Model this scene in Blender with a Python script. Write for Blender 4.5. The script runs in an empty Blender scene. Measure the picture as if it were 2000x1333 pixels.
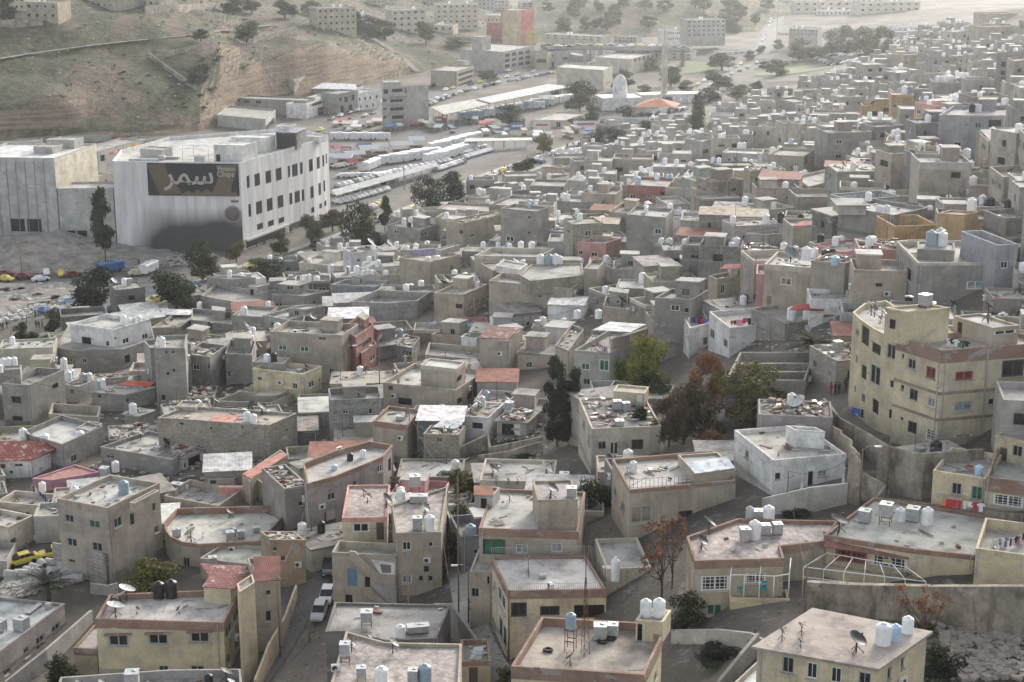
import bpy, math, random
import numpy as np
from mathutils import Vector, Matrix
R = random.Random(11)
rad, pi = math.radians, math.pi
C = bpy.context.scene.collection
F, PITCH, CZ = 3270.0, rad(15.5), 95.0
CP, SP = math.cos(PITCH), math.sin(PITCH)
KS = 700 / 1998.0
OFF = {1: (0, 0), 2: (650, 0), 3: (1300, 0), 4: (0, 433), 5: (650, 433), 6: (1300, 433),
       7: (0, 866), 8: (650, 866), 9: (1300, 866)}
def pix(T, p):
    if T == 0: return p[0], p[1]
    o = OFF[T]; return o[0] + p[0] * KS, o[1] + p[1] * KS
def ray(x, y):
    u = (x - 1000) / F; v = (666.5 - y) / F
    return (u, CP + v * SP, -SP + v * CP)
def at_z(x, y, z):
    d = ray(x, y); t = (z - CZ) / d[2]; return Vector((d[0] * t, d[1] * t, z))
def at_Y(x, y, Y):
    d = ray(x, y); t = Y / d[1]; return Vector((d[0] * t, Y, CZ + d[2] * t))
def proj(p):
    dx, dy, dz = p[0], p[1], p[2] - CZ
    f = dy * CP - dz * SP; u = dy * SP + dz * CP
    return 1000 + F * dx / f, 666.5 - F * u / f
CTRL = []
def ct(y, *a):
    for x, z in a: CTRL.append((x, y, z))
ct(1333, (-200, 8), (60, 8), (400, 9), (560, 11), (900, 16), (1150, 20), (1350, 26), (1500, 31), (1900, 30), (2200, 33))
ct(1180, (-200, 8), (100, 9), (400, 10), (625, 13), (770, 14), (900, 17), (1000, 20), (1150, 23), (1330, 28), (1450, 31), (1700, 27), (1950, 27), (2300, 34))
ct(1060, (-250, 8), (60, 10), (300, 10), (640, 13), (900, 17), (1320, 29), (1550, 32), (1800, 34), (1980, 35))
ct(965, (-250, 8), (100, 10), (400, 11), (645, 13), (900, 17), (1100, 22), (1250, 27), (1580, 32), (1750, 33), (1950, 37), (2300, 42))
ct(870, (-250, 7), (50, 10), (300, 11), (600, 12), (800, 14), (1000, 17), (1150, 21), (1300, 25), (1500, 31), (1700, 33), (1850, 34), (1990, 36))
ct(780, (-250, 3), (50, 8), (300, 10), (600, 12), (800, 14), (1000, 17), (1150, 20), (1350, 26), (1550, 32), (1670, 34), (2300, 44))
ct(700, (-250, 1), (60, 3), (200, 6), (450, 9), (700, 12), (900, 14), (1150, 19), (1300, 23), (1450, 30), (1650, 36))
ct(600, (-250, 0), (60, 1), (200, 2), (450, 8), (700, 12), (900, 15), (1150, 20), (1400, 29), (1600, 37), (1850, 41), (2300, 50))
ct(500, (-300, 0), (60, 0), (300, 0), (560, 1), (700, 4), (850, 8), (1060, 17), (1300, 25), (1600, 38), (1850, 45))
ct(400, (-300, 0), (300, 0), (620, 0), (760, 0), (850, 2), (1000, 9), (1140, 15), (1400, 22), (1650, 34), (1900, 45), (2300, 50))
ct(300, (-300, 0), (300, 0), (650, 0), (900, 0), (1000, 1), (1200, 4), (1400, 12), (1650, 26), (1850, 41), (2000, 46))
ct(240, (0, 0), (400, 0), (800, 0), (1100, 0), (1250, 1), (1350, 5), (1500, 12), (1700, 24), (1900, 41), (2300, 52))
ct(180, (300, 0), (700, 0), (1000, 0), (1300, 0), (1450, 1), (1600, 9), (1750, 24), (1900, 40), (1990, 44))
ct(130, (700, 0), (1000, 0), (1250, 0), (1500, 0), (1650, 3), (1750, 14), (1850, 30), (1980, 42), (2300, 52))
ct(60, (700, 0), (1000, 0), (1400, 0), (1700, 0), (1850, 18), (1980, 42))
ct(15, (600, 0), (1000, 0), (1400, 0), (1700, 0), (1850, 8), (1960, 38))
_cp = np.array([at_z(*c) for c in CTRL])
_d = np.hypot(_cp[:, None, 0] - _cp[None, :, 0], _cp[:, None, 1] - _cp[None, :, 1])
_n = len(_cp)
_M = np.zeros((_n + 1, _n + 1)); _M[:_n, :_n] = _d - np.eye(_n) * 4.0; _M[:_n, _n] = 1; _M[_n, :_n] = 1
_w = np.linalg.solve(_M, np.append(_cp[:, 2], 0))
GX0, GX1, GY0, GY1, GS = -450.0, 620.0, 60.0, 1500.0, 5.0
_gx = np.arange(GX0, GX1 + .1, GS); _gy = np.arange(GY0, GY1 + .1, GS)
HG = np.zeros((len(_gy), len(_gx)))
for _i, _y in enumerate(_gy):
    _r = np.hypot(_gx[:, None] - _cp[None, :, 0], _y - _cp[None, :, 1])
    HG[_i] = _r @ _w[:_n] + _w[_n]
HG = np.clip(HG, -1.0, 60.0)
def hz(x, y):
    fx = min(max((x - GX0) / GS, 0), len(_gx) - 1.001); fy = min(max((y - GY0) / GS, 0), len(_gy) - 1.001)
    i, j = int(fy), int(fx); a, b = fy - i, fx - j
    return float((HG[i, j] * (1 - b) + HG[i, j + 1] * b) * (1 - a) + (HG[i + 1, j] * (1 - b) + HG[i + 1, j + 1] * b) * a)
def ground(x, y, dh=0.0):
    d = ray(x, y); Y = 70.0; last = None
    while Y < 2600:
        t = Y / d[1]; gap = CZ + d[2] * t - hz(d[0] * t, Y) - dh
        if gap < 0:
            if last is None: break
            Y0, g0 = last; Y = Y0 + (Y - Y0) * g0 / (g0 - gap); break
        last = (Y, gap); Y += 1.5
    t = Y / d[1]; return Vector((d[0] * t, Y, CZ + d[2] * t))
MATS = {}
def new_mat(name):
    m = bpy.data.materials.new(name); m.use_nodes = True
    nt = m.node_tree; b = nt.nodes['Principled BSDF']; MATS[name] = m
    return m, nt, b
def nd(nt, t, **k):
    n = nt.nodes.new(t)
    for a, v in k.items():
        if a.startswith('i_'): n.inputs[a[2:].replace('_', ' ')].default_value = v
        else: setattr(n, a, v)
    return n
def lk(nt, a, b): nt.links.new(a, b)
def coords(nt, scale=(1, 1, 1), rnd=True, world=False):
    if world: src = nd(nt, 'ShaderNodeNewGeometry').outputs['Position']
    else: src = nd(nt, 'ShaderNodeTexCoord').outputs['Object']
    if rnd:
        oi = nd(nt, 'ShaderNodeObjectInfo'); mu = nd(nt, 'ShaderNodeMath', operation='MULTIPLY'); mu.inputs[1].default_value = 731.0
        lk(nt, oi.outputs['Random'], mu.inputs[0])
        ad = nd(nt, 'ShaderNodeVectorMath', operation='ADD'); lk(nt, src, ad.inputs[0]); lk(nt, mu.outputs[0], ad.inputs[1]); src = ad.outputs[0]
    mp = nd(nt, 'ShaderNodeMapping'); mp.inputs['Scale'].default_value = scale; lk(nt, src, mp.inputs['Vector'])
    return mp.outputs['Vector']
def noise(nt, vec, scale, detail=4, rough=.6):
    n = nd(nt, 'ShaderNodeTexNoise', i_Scale=scale, i_Detail=detail, i_Roughness=rough); lk(nt, vec, n.inputs['Vector']); return n.outputs['Fac']
def ramp(nt, fac, *st):
    r = nd(nt, 'ShaderNodeValToRGB'); cr = r.color_ramp
    while len(cr.elements) < len(st): cr.elements.new(.5)
    for e, (p, c) in zip(cr.elements, st):
        e.position = p; e.color = (c, c, c, 1) if not hasattr(c, '__len__') else (*c, 1)
    lk(nt, fac, r.inputs[0]); return r.outputs['Color']
def mix(nt, a, b, f, mode='MIX'):
    m = nd(nt, 'ShaderNodeMix', data_type='RGBA', blend_type=mode)
    for sock, v in ((m.inputs[6], a), (m.inputs[7], b), (m.inputs[0], f)):
        if hasattr(v, 'node'): lk(nt, v, sock)
        elif hasattr(v, '__len__'): sock.default_value = (*v, 1)
        else: sock.default_value = v
    return m.outputs[2]
def bump(nt, b, h, s, dist=.05):
    n = nd(nt, 'ShaderNodeBump', i_Strength=s, i_Distance=dist); lk(nt, h, n.inputs['Height']); lk(nt, n.outputs[0], b.inputs['Normal'])
def ocol(nt): return nd(nt, 'ShaderNodeObjectInfo').outputs['Color']
def wall_mat(name, block=False, stone=False, dirt=.38):
    m, nt, b = new_mat(name); v = coords(nt)
    big = noise(nt, v, .35, 5, .6); fine = noise(nt, v, 5, 5, .7)
    st = noise(nt, coords(nt, (1.6, 1.6, .16)), 1.0, 5, .65)
    c = mix(nt, ocol(nt), ramp(nt, big, (.3, .66), (.7, 1.14)), 1.0, 'MULTIPLY')
    c = mix(nt, c, ramp(nt, fine, (.3, .8), (.7, 1.1)), 1.0, 'MULTIPLY')
    c = mix(nt, c, ramp(nt, st, (.34, .55), (.5, 1.0)), dirt, 'MULTIPLY')
    pt = noise(nt, coords(nt, (.5, .5, .8)), 1.1, 3, .5)
    c = mix(nt, c, mix(nt, c, (.36, .34, .32), .55), ramp(nt, pt, (.6, 0.0), (.63, 1.0)))
    if block or stone:
        sx = nd(nt, 'ShaderNodeSeparateXYZ'); lk(nt, nd(nt, 'ShaderNodeTexCoord').outputs['Object'], sx.inputs[0])
        ad = nd(nt, 'ShaderNodeMath', operation='ADD'); lk(nt, sx.outputs[0], ad.inputs[0]); lk(nt, sx.outputs[1], ad.inputs[1])
        cb = nd(nt, 'ShaderNodeCombineXYZ'); lk(nt, ad.outputs[0], cb.inputs[0]); lk(nt, sx.outputs[2], cb.inputs[1])
        br = nd(nt, 'ShaderNodeTexBrick', i_Scale=1.0); br.inputs['Brick Width'].default_value = .42; br.inputs['Row Height'].default_value = .22
        br.inputs['Mortar Size'].default_value = .022; br.inputs['Color1'].default_value = (.68, .68, .68, 1); br.inputs['Color2'].default_value = (1.2, 1.2, 1.2, 1)
        br.inputs['Mortar'].default_value = (.5, .5, .5, 1); lk(nt, cb.outputs[0], br.inputs['Vector'])
        c = mix(nt, c, br.outputs['Color'], .85, 'MULTIPLY'); bump(nt, b, br.outputs['Fac'], -.4, .02)
        fr = []
        for src, per, wd in ((sx.outputs[2], 3.0, .34), (ad.outputs[0], 3.7, .3)):
            mo = nd(nt, 'ShaderNodeMath', operation='PINGPONG'); mo.inputs[1].default_value = per / 2; lk(nt, src, mo.inputs[0])
            ls = nd(nt, 'ShaderNodeMath', operation='LESS_THAN'); ls.inputs[1].default_value = wd / 2; lk(nt, mo.outputs[0], ls.inputs[0]); fr.append(ls.outputs[0])
        mx = nd(nt, 'ShaderNodeMath', operation='MAXIMUM'); lk(nt, fr[0], mx.inputs[0]); lk(nt, fr[1], mx.inputs[1])
        c = mix(nt, c, mix(nt, (.27, .26, .24), ramp(nt, fine, (.3, .8), (.7, 1.15)), 1.0, 'MULTIPLY'), mx.outputs[0])
    else: bump(nt, b, fine, .25, .03)
    lk(nt, c, b.inputs['Base Color']); b.inputs['Roughness'].default_value = .93
wall_mat('plaster'); wall_mat('block', True); wall_mat('clean_plaster', dirt=.22)
def roof_mat(name, tiles=False):
    m, nt, b = new_mat(name); v = coords(nt)
    big = noise(nt, v, .3, 6, .65); med = noise(nt, v, 1.3, 5, .7); fine = noise(nt, v, 9, 4, .7)
    c = mix(nt, ocol(nt), ramp(nt, big, (.34, .5), (.5, .95), (.68, 1.18)), 1.0, 'MULTIPLY')
    c = mix(nt, c, (.56, .545, .51), ramp(nt, med, (.55, 0.0), (.72, .5)))
    c = mix(nt, c, (.15, .14, .125), ramp(nt, noise(nt, v, .8, 5, .75), (.57, 0.0), (.68, .6)))
    c = mix(nt, c, ramp(nt, fine, (.3, .8), (.7, 1.12)), 1.0, 'MULTIPLY')
    if tiles:
        vo = nd(nt, 'ShaderNodeTexVoronoi', i_Scale=2.6, distance='CHEBYCHEV'); lk(nt, v, vo.inputs['Vector'])
        c = mix(nt, c, ramp(nt, nd_r(nt, vo.outputs['Color']), (0.2, .7), (.8, 1.2)), .7, 'MULTIPLY')
    bump(nt, b, med, .4, .05); lk(nt, c, b.inputs['Base Color']); b.inputs['Roughness'].default_value = .95
def nd_r(nt, col):
    s = nd(nt, 'ShaderNodeSeparateColor'); lk(nt, col, s.inputs[0]); return s.outputs[0]
roof_mat('roof_concrete'); roof_mat('roof_patched', True)
def sheet_mat():
    m, nt, b = new_mat('sheet'); v = coords(nt)
    w = nd(nt, 'ShaderNodeTexWave', i_Scale=1.6, wave_profile='SIN'); lk(nt, coords(nt, rnd=False), w.inputs['Vector'])
    c = mix(nt, ocol(nt), (.22, .1, .055), ramp(nt, noise(nt, v, .9, 6, .7), (.52, 0.0), (.68, .75)))
    c = mix(nt, c, ramp(nt, w.outputs['Fac'], (0, .7), (1, 1.1)), .6, 'MULTIPLY')
    c = mix(nt, c, ramp(nt, noise(nt, v, .7, 3, .5), (.35, .7), (.65, 1.15)), 1.0, 'MULTIPLY')
    bump(nt, b, w.outputs['Fac'], .6, .04); lk(nt, c, b.inputs['Base Color']); b.inputs['Roughness'].default_value = .85; b.inputs['Specular IOR Level'].default_value = .25
sheet_mat()
def tile_mat():
    m, nt, b = new_mat('clay_tile'); v = coords(nt, rnd=False)
    br = nd(nt, 'ShaderNodeTexBrick', i_Scale=1.0); br.inputs['Brick Width'].default_value = .6; br.inputs['Row Height'].default_value = .45
    br.inputs['Mortar Size'].default_value = .05
    br.inputs['Color1'].default_value = (.75, .75, .75, 1); br.inputs['Color2'].default_value = (1.25, 1.25, 1.25, 1); br.inputs['Mortar'].default_value = (.4, .4, .4, 1)
    lk(nt, v, br.inputs['Vector']); c = mix(nt, ocol(nt), br.outputs['Color'], .9, 'MULTIPLY')
    c = mix(nt, c, (.55, .5, .47), ramp(nt, noise(nt, coords(nt), .9, 5, .7), (.54, 0.0), (.66, .8)))
    bump(nt, b, br.outputs['Fac'], -.5, .04); lk(nt, c, b.inputs['Base Color']); b.inputs['Roughness'].default_value = .85
tile_mat()
def simple(name, rough=.6, col=None, metal=0, var=.25, scale=3, spec=.5):
    m, nt, b = new_mat(name); base = ocol(nt) if col is None else None
    f = ramp(nt, noise(nt, coords(nt), scale, 4, .65), (.3, 1 - var), (.7, 1 + var * .5))
    lk(nt, mix(nt, base if base else col, f, 1.0, 'MULTIPLY'), b.inputs['Base Color'])
    b.inputs['Roughness'].default_value = rough; b.inputs['Metallic'].default_value = metal; b.inputs['Specular IOR Level'].default_value = spec
simple('plastic', .5, var=.18, scale=2); simple('metal_dark', .6, (.045, .043, .042)); simple('galvanised', .5, (.42, .43, .43), .35, .35, 4)
simple('frame_paint', .5, var=.1); simple('fabric', .9, var=.2, scale=4); simple('paint', .28, var=.06); simple('rubber', .8, (.02, .02, .02))
simple('glass_dark', .3, (.022, .024, .027), spec=.3); simple('rust', .85, (.17, .075, .04), var=.4); simple('wood', .8, (.21, .145, .095), var=.35); simple('dishmat', .55, var=.3, scale=4)
simple('skin', .6, (.45, .28, .2)); simple('bark', .95, (.12, .09, .07), var=.4); simple('asphalt_paint', .7, (.7, .7, .68)); simple('lamp_glass', .15, (.6, .6, .55))
simple('matte', .9, var=.25, scale=2)
for q_, c_ in (('far_a', (.30, .285, .26)), ('far_b', (.40, .37, .32)), ('far_c', (.36, .34, .31)), ('far_roof', (.45, .43, .40))): simple(q_, .92, c_, var=.35, scale=.6)
m, nt, b = new_mat('glass'); lk(nt, mix(nt, ocol(nt), ramp(nt, noise(nt, coords(nt), 1.2, 2), (.35, .6), (.65, 1.4)), 1.0, 'MULTIPLY'), b.inputs['Base Color']); b.inputs['Roughness'].default_value = .3; b.inputs['Specular IOR Level'].default_value = .3
m, nt, b = new_mat('leaf')
c = mix(nt, ocol(nt), ramp(nt, noise(nt, coords(nt), 5, 3, .6), (.3, .45), (.7, 1.5)), 1.0, 'MULTIPLY')
c = mix(nt, c, ramp(nt, noise(nt, coords(nt), 40, 2, .6), (.3, .7), (.7, 1.3)), 1.0, 'MULTIPLY')
lk(nt, c, b.inputs['Base Color']); b.inputs['Roughness'].default_value = .75; b.inputs['Specular IOR Level'].default_value = .25
tr = nd(nt, 'ShaderNodeBsdfTranslucent'); lk(nt, c, tr.inputs[0]); ms = nd(nt, 'ShaderNodeMixShader'); ms.inputs[0].default_value = .3
lk(nt, b.outputs[0], ms.inputs[1]); lk(nt, tr.outputs[0], ms.inputs[2]); lk(nt, ms.outputs[0], nt.nodes['Material Output'].inputs['Surface'])
def terrain_mats():
    m, nt, b = new_mat('ground_dirt'); v = coords(nt, rnd=False, world=True)
    c = ramp(nt, noise(nt, v, .04, 8, .65), (.35, (.06, .053, .046)), (.5, (.115, .1, .082)), (.65, (.19, .165, .14)))
    c = mix(nt, c, (.36, .34, .31), ramp(nt, noise(nt, v, .5, 8, .75), (.56, 0.0), (.7, .8)))
    c = mix(nt, c, (.07, .085, .035), ramp(nt, noise(nt, v, .09, 5, .65), (.6, 0.0), (.72, .75)))
    bump(nt, b, noise(nt, v, 1.2, 6, .7), .7, .25); lk(nt, c, b.inputs['Base Color']); b.inputs['Roughness'].default_value = .97
    m, nt, b = new_mat('hillside'); v = coords(nt, rnd=False, world=True)
    g = noise(nt, v, .035, 9, .7); f = noise(nt, v, .35, 8, .75)
    grass = ramp(nt, f, (.40, (.028, .042, .016)), (.5, (.072, .095, .034)), (.6, (.14, .14, .07)))
    dirt = ramp(nt, f, (.40, (.07, .055, .042)), (.5, (.17, .12, .088)), (.62, (.29, .235, .19)))
    c = mix(nt, grass, dirt, ramp(nt, g, (.5, 0.0), (.58, .9)))
    c = mix(nt, c, (.07, .10, .028), ramp(nt, noise(nt, v, .018, 6, .6), (.56, 0.0), (.66, .75)))
    gul = noise(nt, coords(nt, (.055, .012, .02), False, True), 1.0, 5, .65)
    c = mix(nt, c, mix(nt, dirt, (.24, .17, .12), .4), ramp(nt, gul, (.54, 0.0), (.6, .85)))
    c = mix(nt, c, (.028, .036, .016), ramp(nt, noise(nt, v, .12, 5, .7), (.57, 0.0), (.64, .8)))
    gm = nd(nt, 'ShaderNodeNewGeometry'); sx = nd(nt, 'ShaderNodeSeparateXYZ'); lk(nt, gm.outputs['True Normal'], sx.inputs[0])
    strata = noise(nt, coords(nt, (.06, .06, 1.1), False, True), 1.0, 5, .6)
    rock = mix(nt, ramp(nt, strata, (.35, (.24, .17, .125)), (.5, (.38, .29, .22)), (.65, (.46, .37, .29))), ramp(nt, f, (.3, .65), (.7, 1.15)), 1.0, 'MULTIPLY')
    c = mix(nt, c, rock, ramp(nt, sx.outputs[2], (.74, 1.0), (.84, 0.0)))
    lit = noise(nt, v, 1.5, 3, .8); zone = ramp(nt, noise(nt, v, .02, 4, .6), (.48, 0.0), (.62, 1.0))
    c = mix(nt, c, (.62, .61, .6), mix(nt, ramp(nt, lit, (.6, 0.0), (.63, 1.0)), zone, 1.0, 'MULTIPLY'))
    c = mix(nt, c, (.60, .58, .53), 1.0, 'MULTIPLY')
    bump(nt, b, f, .9, 1.2); lk(nt, c, b.inputs['Base Color']); b.inputs['Roughness'].default_value = .97
    for name, ca, cb in (('asphalt', (.075, .074, .072), (.15, .145, .14)), ('paving', (.25, .24, .22), (.38, .36, .33)), ('grass', (.05, .085, .02), (.11, .14, .04)), ('rubble_ground', (.115, .095, .078), (.37, .34, .305)), ('old_stone', (.11, .095, .08), (.42, .37, .30))):
        m, nt, b = new_mat(name); v = coords(nt, rnd=False, world=True)
        c = mix(nt, ca, cb, ramp(nt, noise(nt, v, .35, 8, .72), (.32, 0.0), (.68, 1.0)))
        if name == 'old_stone':
            c = mix(nt, c, (.09, .08, .07), ramp(nt, noise(nt, coords(nt, (.8, .8, .2), False, True), 1.0, 6, .7), (.52, 0.0), (.66, .8)))
            c = mix(nt, c, (.5, .44, .36), ramp(nt, noise(nt, v, .5, 4, .6), (.6, 0.0), (.7, .7)))
        bump(nt, b, noise(nt, v, 2.5, 6, .75), .5, .08); lk(nt, c, b.inputs['Base Color']); b.inputs['Roughness'].default_value = .9
terrain_mats()
def soot_mat():
    m, nt, b = new_mat('sooty_wall'); o = nd(nt, 'ShaderNodeTexCoord').outputs['Object']; sx = nd(nt, 'ShaderNodeSeparateXYZ'); lk(nt, o, sx.inputs[0])
    c = mix(nt, ocol(nt), ramp(nt, noise(nt, coords(nt, (.5, .5, .06), False), 1.0, 6, .65), (.35, .72), (.65, 1.08)), 1.0, 'MULTIPLY')
    w = nd(nt, 'ShaderNodeTexWave', i_Scale=.22, wave_profile='SAW'); lk(nt, coords(nt, rnd=False), w.inputs['Vector'])
    c = mix(nt, c, ramp(nt, w.outputs['Fac'], (0, .8), (.06, 1.0)), .6, 'MULTIPLY')
    mr = nd(nt, 'ShaderNodeMapRange'); mr.inputs['From Min'].default_value = 12; mr.inputs['From Max'].default_value = 0; lk(nt, sx.outputs[2], mr.inputs[0])
    px_ = nd(nt, 'ShaderNodeMapRange'); px_.inputs['From Min'].default_value = 3; px_.inputs['From Max'].default_value = 12; lk(nt, sx.outputs[0], px_.inputs[0])
    a = nd(nt, 'ShaderNodeMath', operation='MULTIPLY'); lk(nt, mr.outputs[0], a.inputs[0]); lk(nt, px_.outputs[0], a.inputs[1])
    gt = nd(nt, 'ShaderNodeMath', operation='LESS_THAN'); gt.inputs[1].default_value = 33.6; lk(nt, sx.outputs[0], gt.inputs[0]); a0 = a; a = nd(nt, 'ShaderNodeMath', operation='MULTIPLY'); lk(nt, a0.outputs[0], a.inputs[0]); lk(nt, gt.outputs[0], a.inputs[1])
    n2 = noise(nt, coords(nt, (.06, .06, .05), False), 1.0, 5, .5); a2 = nd(nt, 'ShaderNodeMath', operation='MULTIPLY'); lk(nt, a.outputs[0], a2.inputs[0]); lk(nt, ramp(nt, n2, (.3, .6), (.7, 1.5)), a2.inputs[1])
    c = mix(nt, c, (.028, .028, .03), ramp(nt, a2.outputs[0], (.05, 0.0), (.6, .95)))
    lk(nt, c, b.inputs['Base Color']); b.inputs['Roughness'].default_value = .85
soot_mat()
COL = dict(g=(.30, .285, .26), lg=(.42, .405, .375), b=(.34, .32, .29), t=(.43, .37, .29), y=(.60, .52, .36), w=(.72, .71, .69), p=(.60, .33, .29), pp=(.52, .27, .34),
           r=(.35, .17, .145), o=(.47, .32, .16), m=(.33, .295, .275), s=(.41, .36, .295), bg=(.34, .35, .365), br=(.31, .205, .155), k=(.02, .02, .022), c=(.55, .5, .41), dg=(.2, .195, .185))
RC = dict(c=(.35, .335, .305), l=(.465, .45, .415), d=(.27, .255, .235), w=(.58, .58, .565), p=(.41, .36, .325), b=(.38, .34, .29), r=(.5, .2, .15))
class MB:
    def __init__(s): s.v = []; s.f = []; s.m = []; s.smooth = set()
    def face(s, pts, m=0):
        n = len(s.v); s.v += [tuple(p) for p in pts]; s.f.append(tuple(range(n, n + len(pts)))); s.m.append(m)
    def prism(s, poly, z0, z1, m=0, top=True, bot=False, mt=None):
        n = len(poly); lo = [(p[0], p[1], z0) for p in poly]; hi = [(p[0], p[1], z1 if not callable(z1) else z1(p)) for p in poly]
        for i in range(n):
            j = (i + 1) % n; s.face((lo[i], lo[j], hi[j], hi[i]), m)
        if top: s.face(hi, m if mt is None else mt)
        if bot: s.face(lo[::-1], m)
    def box(s, c, d, rot=0, m=0, M=None):
        cr, sr = math.cos(rot), math.sin(rot); hx, hy, hh = d[0] / 2, d[1] / 2, d[2] / 2
        P = []
        for z in (-hh, hh):
            for x, y in ((-hx, -hy), (hx, -hy), (hx, hy), (-hx, hy)):
                q = Vector((x * cr - y * sr, x * sr + y * cr, z))
                if M is not None: q = M @ q
                P.append((c[0] + q[0], c[1] + q[1], c[2] + q[2]))
        for q in ((0, 3, 2, 1), (4, 5, 6, 7), (0, 1, 5, 4), (1, 2, 6, 5), (2, 3, 7, 6), (3, 0, 4, 7)): s.face([P[i] for i in q], m)
    def tube(s, path, r, n=6, m=0, r1=None, cap=True):
        path = [Vector(p) for p in path]; rings = []; k = len(path)
        for i, p in enumerate(path):
            t = (path[min(i + 1, k - 1)] - path[max(i - 1, 0)]).normalized()
            a = t.cross(Vector((0, 0, 1))); a = a.normalized() if a.length > 1e-3 else Vector((1, 0, 0)); bb = t.cross(a)
            rr = r if r1 is None else r + (r1 - r) * i / (k - 1)
            base = len(s.v); rings.append(base)
            for q in range(n):
                an = 2 * pi * q / n; s.v.append(tuple(p + (a * math.cos(an) + bb * math.sin(an)) * rr))
        for i in range(k - 1):
            for q in range(n):
                s.f.append((rings[i] + q, rings[i + 1] + q, rings[i + 1] + (q + 1) % n, rings[i] + (q + 1) % n)); s.m.append(m); s.smooth.add(len(s.f) - 1)
        if cap:
            s.f.append(tuple(rings[0] + q for q in range(n))); s.m.append(m)
            s.f.append(tuple(rings[-1] + n - 1 - q for q in range(n))); s.m.append(m)
    def lathe(s, prof, n=16, m=0, c=(0, 0, 0), M=None, flip=False):
        rings = []
        for r, z in prof:
            base = len(s.v); rings.append(base)
            for q in range(n):
                p = Vector((r * math.cos(2 * pi * q / n), r * math.sin(2 * pi * q / n), z))
                if M is not None: p = M @ p
                s.v.append((c[0] + p[0], c[1] + p[1], c[2] + p[2]))
        for i in range(len(prof) - 1):
            for q in range(n):
                f = (rings[i] + q, rings[i] + (q + 1) % n, rings[i + 1] + (q + 1) % n, rings[i + 1] + q)
                s.f.append(f[::-1] if flip else f); s.m.append(m); s.smooth.add(len(s.f) - 1)
    def mesh(s, name, mats):
        me = bpy.data.meshes.new(name); me.from_pydata(s.v, [], s.f)
        for x in mats: me.materials.append(MATS[x])
        me.polygons.foreach_set('material_index', s.m)
        if s.smooth:
            sm = [i in s.smooth for i in range(len(s.f))]; me.polygons.foreach_set('use_smooth', sm)
        me.update(); return me
    def build(s, name, mats, parent=None, col=None, loc=None):
        if isinstance(mats, str): mats = [mats]
        return link(name, s.mesh(name, mats), parent, col, loc)
def link(name, data, parent=None, col=None, loc=None, rz=None, sc=None):
    o = bpy.data.objects.new(name, data); C.objects.link(o)
    if parent is not None: o.parent = parent
    if col is not None: o.color = (*col, 1)
    if loc is not None: o.location = loc
    if rz is not None: o.rotation_euler = (0, 0, rz)
    if sc is not None: o.scale = sc if hasattr(sc, '__len__') else (sc, sc, sc)
    return o
def tag(o, label=None, cat=None, group=None, kind=None):
    if label: o['label'] = label
    if cat: o['category'] = cat
    if group: o['group'] = group
    if kind: o['kind'] = kind
    return o
def empty(name, loc, rz=0, label=None, cat=None, group=None):
    o = link(name, None, loc=loc, rz=rz); o.empty_display_size = .5
    return tag(o, label, cat, group)
ORD = ['first', 'second', 'third', 'fourth', 'fifth', 'sixth', 'seventh', 'eighth', 'ninth', 'tenth', 'eleventh', 'twelfth', 'thirteenth', 'fourteenth', 'fifteenth', 'sixteenth', 'seventeenth', 'eighteenth', 'nineteenth', 'twentieth', 'twenty-first', 'twenty-second', 'twenty-third', 'twenty-fourth']
NUM = ['zero', 'one', 'two', 'three', 'four', 'five', 'six', 'seven', 'eight', 'nine', 'ten']
def pos_word(i, n):
    if n == 1: return 'single'
    if i == 0: return 'leftmost'
    if i == n - 1: return 'rightmost'
    return 'middle' if n == 3 else ORD[i] + ' from left'
def short(s):
    for a, b in (('round ', ''), ('square galvanised metal', 'galvanised'), ('loose boards and stones lying on', 'debris on'), (' from left', ''), ('wall air', 'air'), ('on low ', 'on '), ('stone-grey', 'grey'), ('on parapeted ', 'on '), ('on flat-roofed ', 'on '), (', on ', ' on ')):
        if len(s.split()) <= 16: break
        s = s.replace(a, b, 1)
    return ' '.join(s.split()[:16])
def jit(c, a=.08):
    k = 1 + R.uniform(-a, a); return tuple(min(1, x * k * (1 + R.uniform(-a, a) * .3)) for x in c)
def inset(poly, d):
    n = len(poly); out = []
    for i in range(n):
        p0, p1, p2 = (Vector(poly[i - 1][:2]), Vector(poly[i][:2]), Vector(poly[(i + 1) % n][:2]))
        e0 = (p1 - p0).normalized(); e1 = (p2 - p1).normalized()
        n0 = Vector((-e0.y, e0.x)); n1 = Vector((-e1.y, e1.x))
        k = 1 + n0.dot(n1)
        out.append(tuple(p1 + (n0 + n1) * (d / max(k, .35))))
    return out
OX0, OX1, OY0, OY1 = -260, 330, 110, 900
OCC = np.zeros((OY1 - OY0, OX1 - OX0), bool)
IM = np.full((334, 500), 1e9)
def poly_mask(poly, xs, ys):
    n = len(poly); ins = np.zeros((len(ys), len(xs)), bool)
    X, Y = np.meshgrid(xs, ys)
    for i in range(n):
        (x1, y1), (x2, y2) = poly[i][:2], poly[(i + 1) % n][:2]
        if y1 == y2: continue
        c = (y1 > Y) != (y2 > Y); ins ^= c & (X < (x2 - x1) * (Y - y1) / (y2 - y1) + x1)
    return ins
def cells(poly, pad, x0, x1, y0, y1):
    xs = [p[0] for p in poly]; ys = [p[1] for p in poly]
    a, b = int(max(x0, min(xs) - pad)), int(min(x1 - 1, max(xs) + pad)) + 1
    c, d = int(max(y0, min(ys) - pad)), int(min(y1 - 1, max(ys) + pad)) + 1
    if b <= a or d <= c: return None
    return a, b, c, d, poly_mask(poly, np.arange(a, b) + .5, np.arange(c, d) + .5)
def occupy(poly):
    q = cells(poly, 1, OX0, OX1, OY0, OY1)
    if q: a, b, c, d, m = q; OCC[c - OY0:d - OY0, a - OX0:b - OX0] |= m
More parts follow.
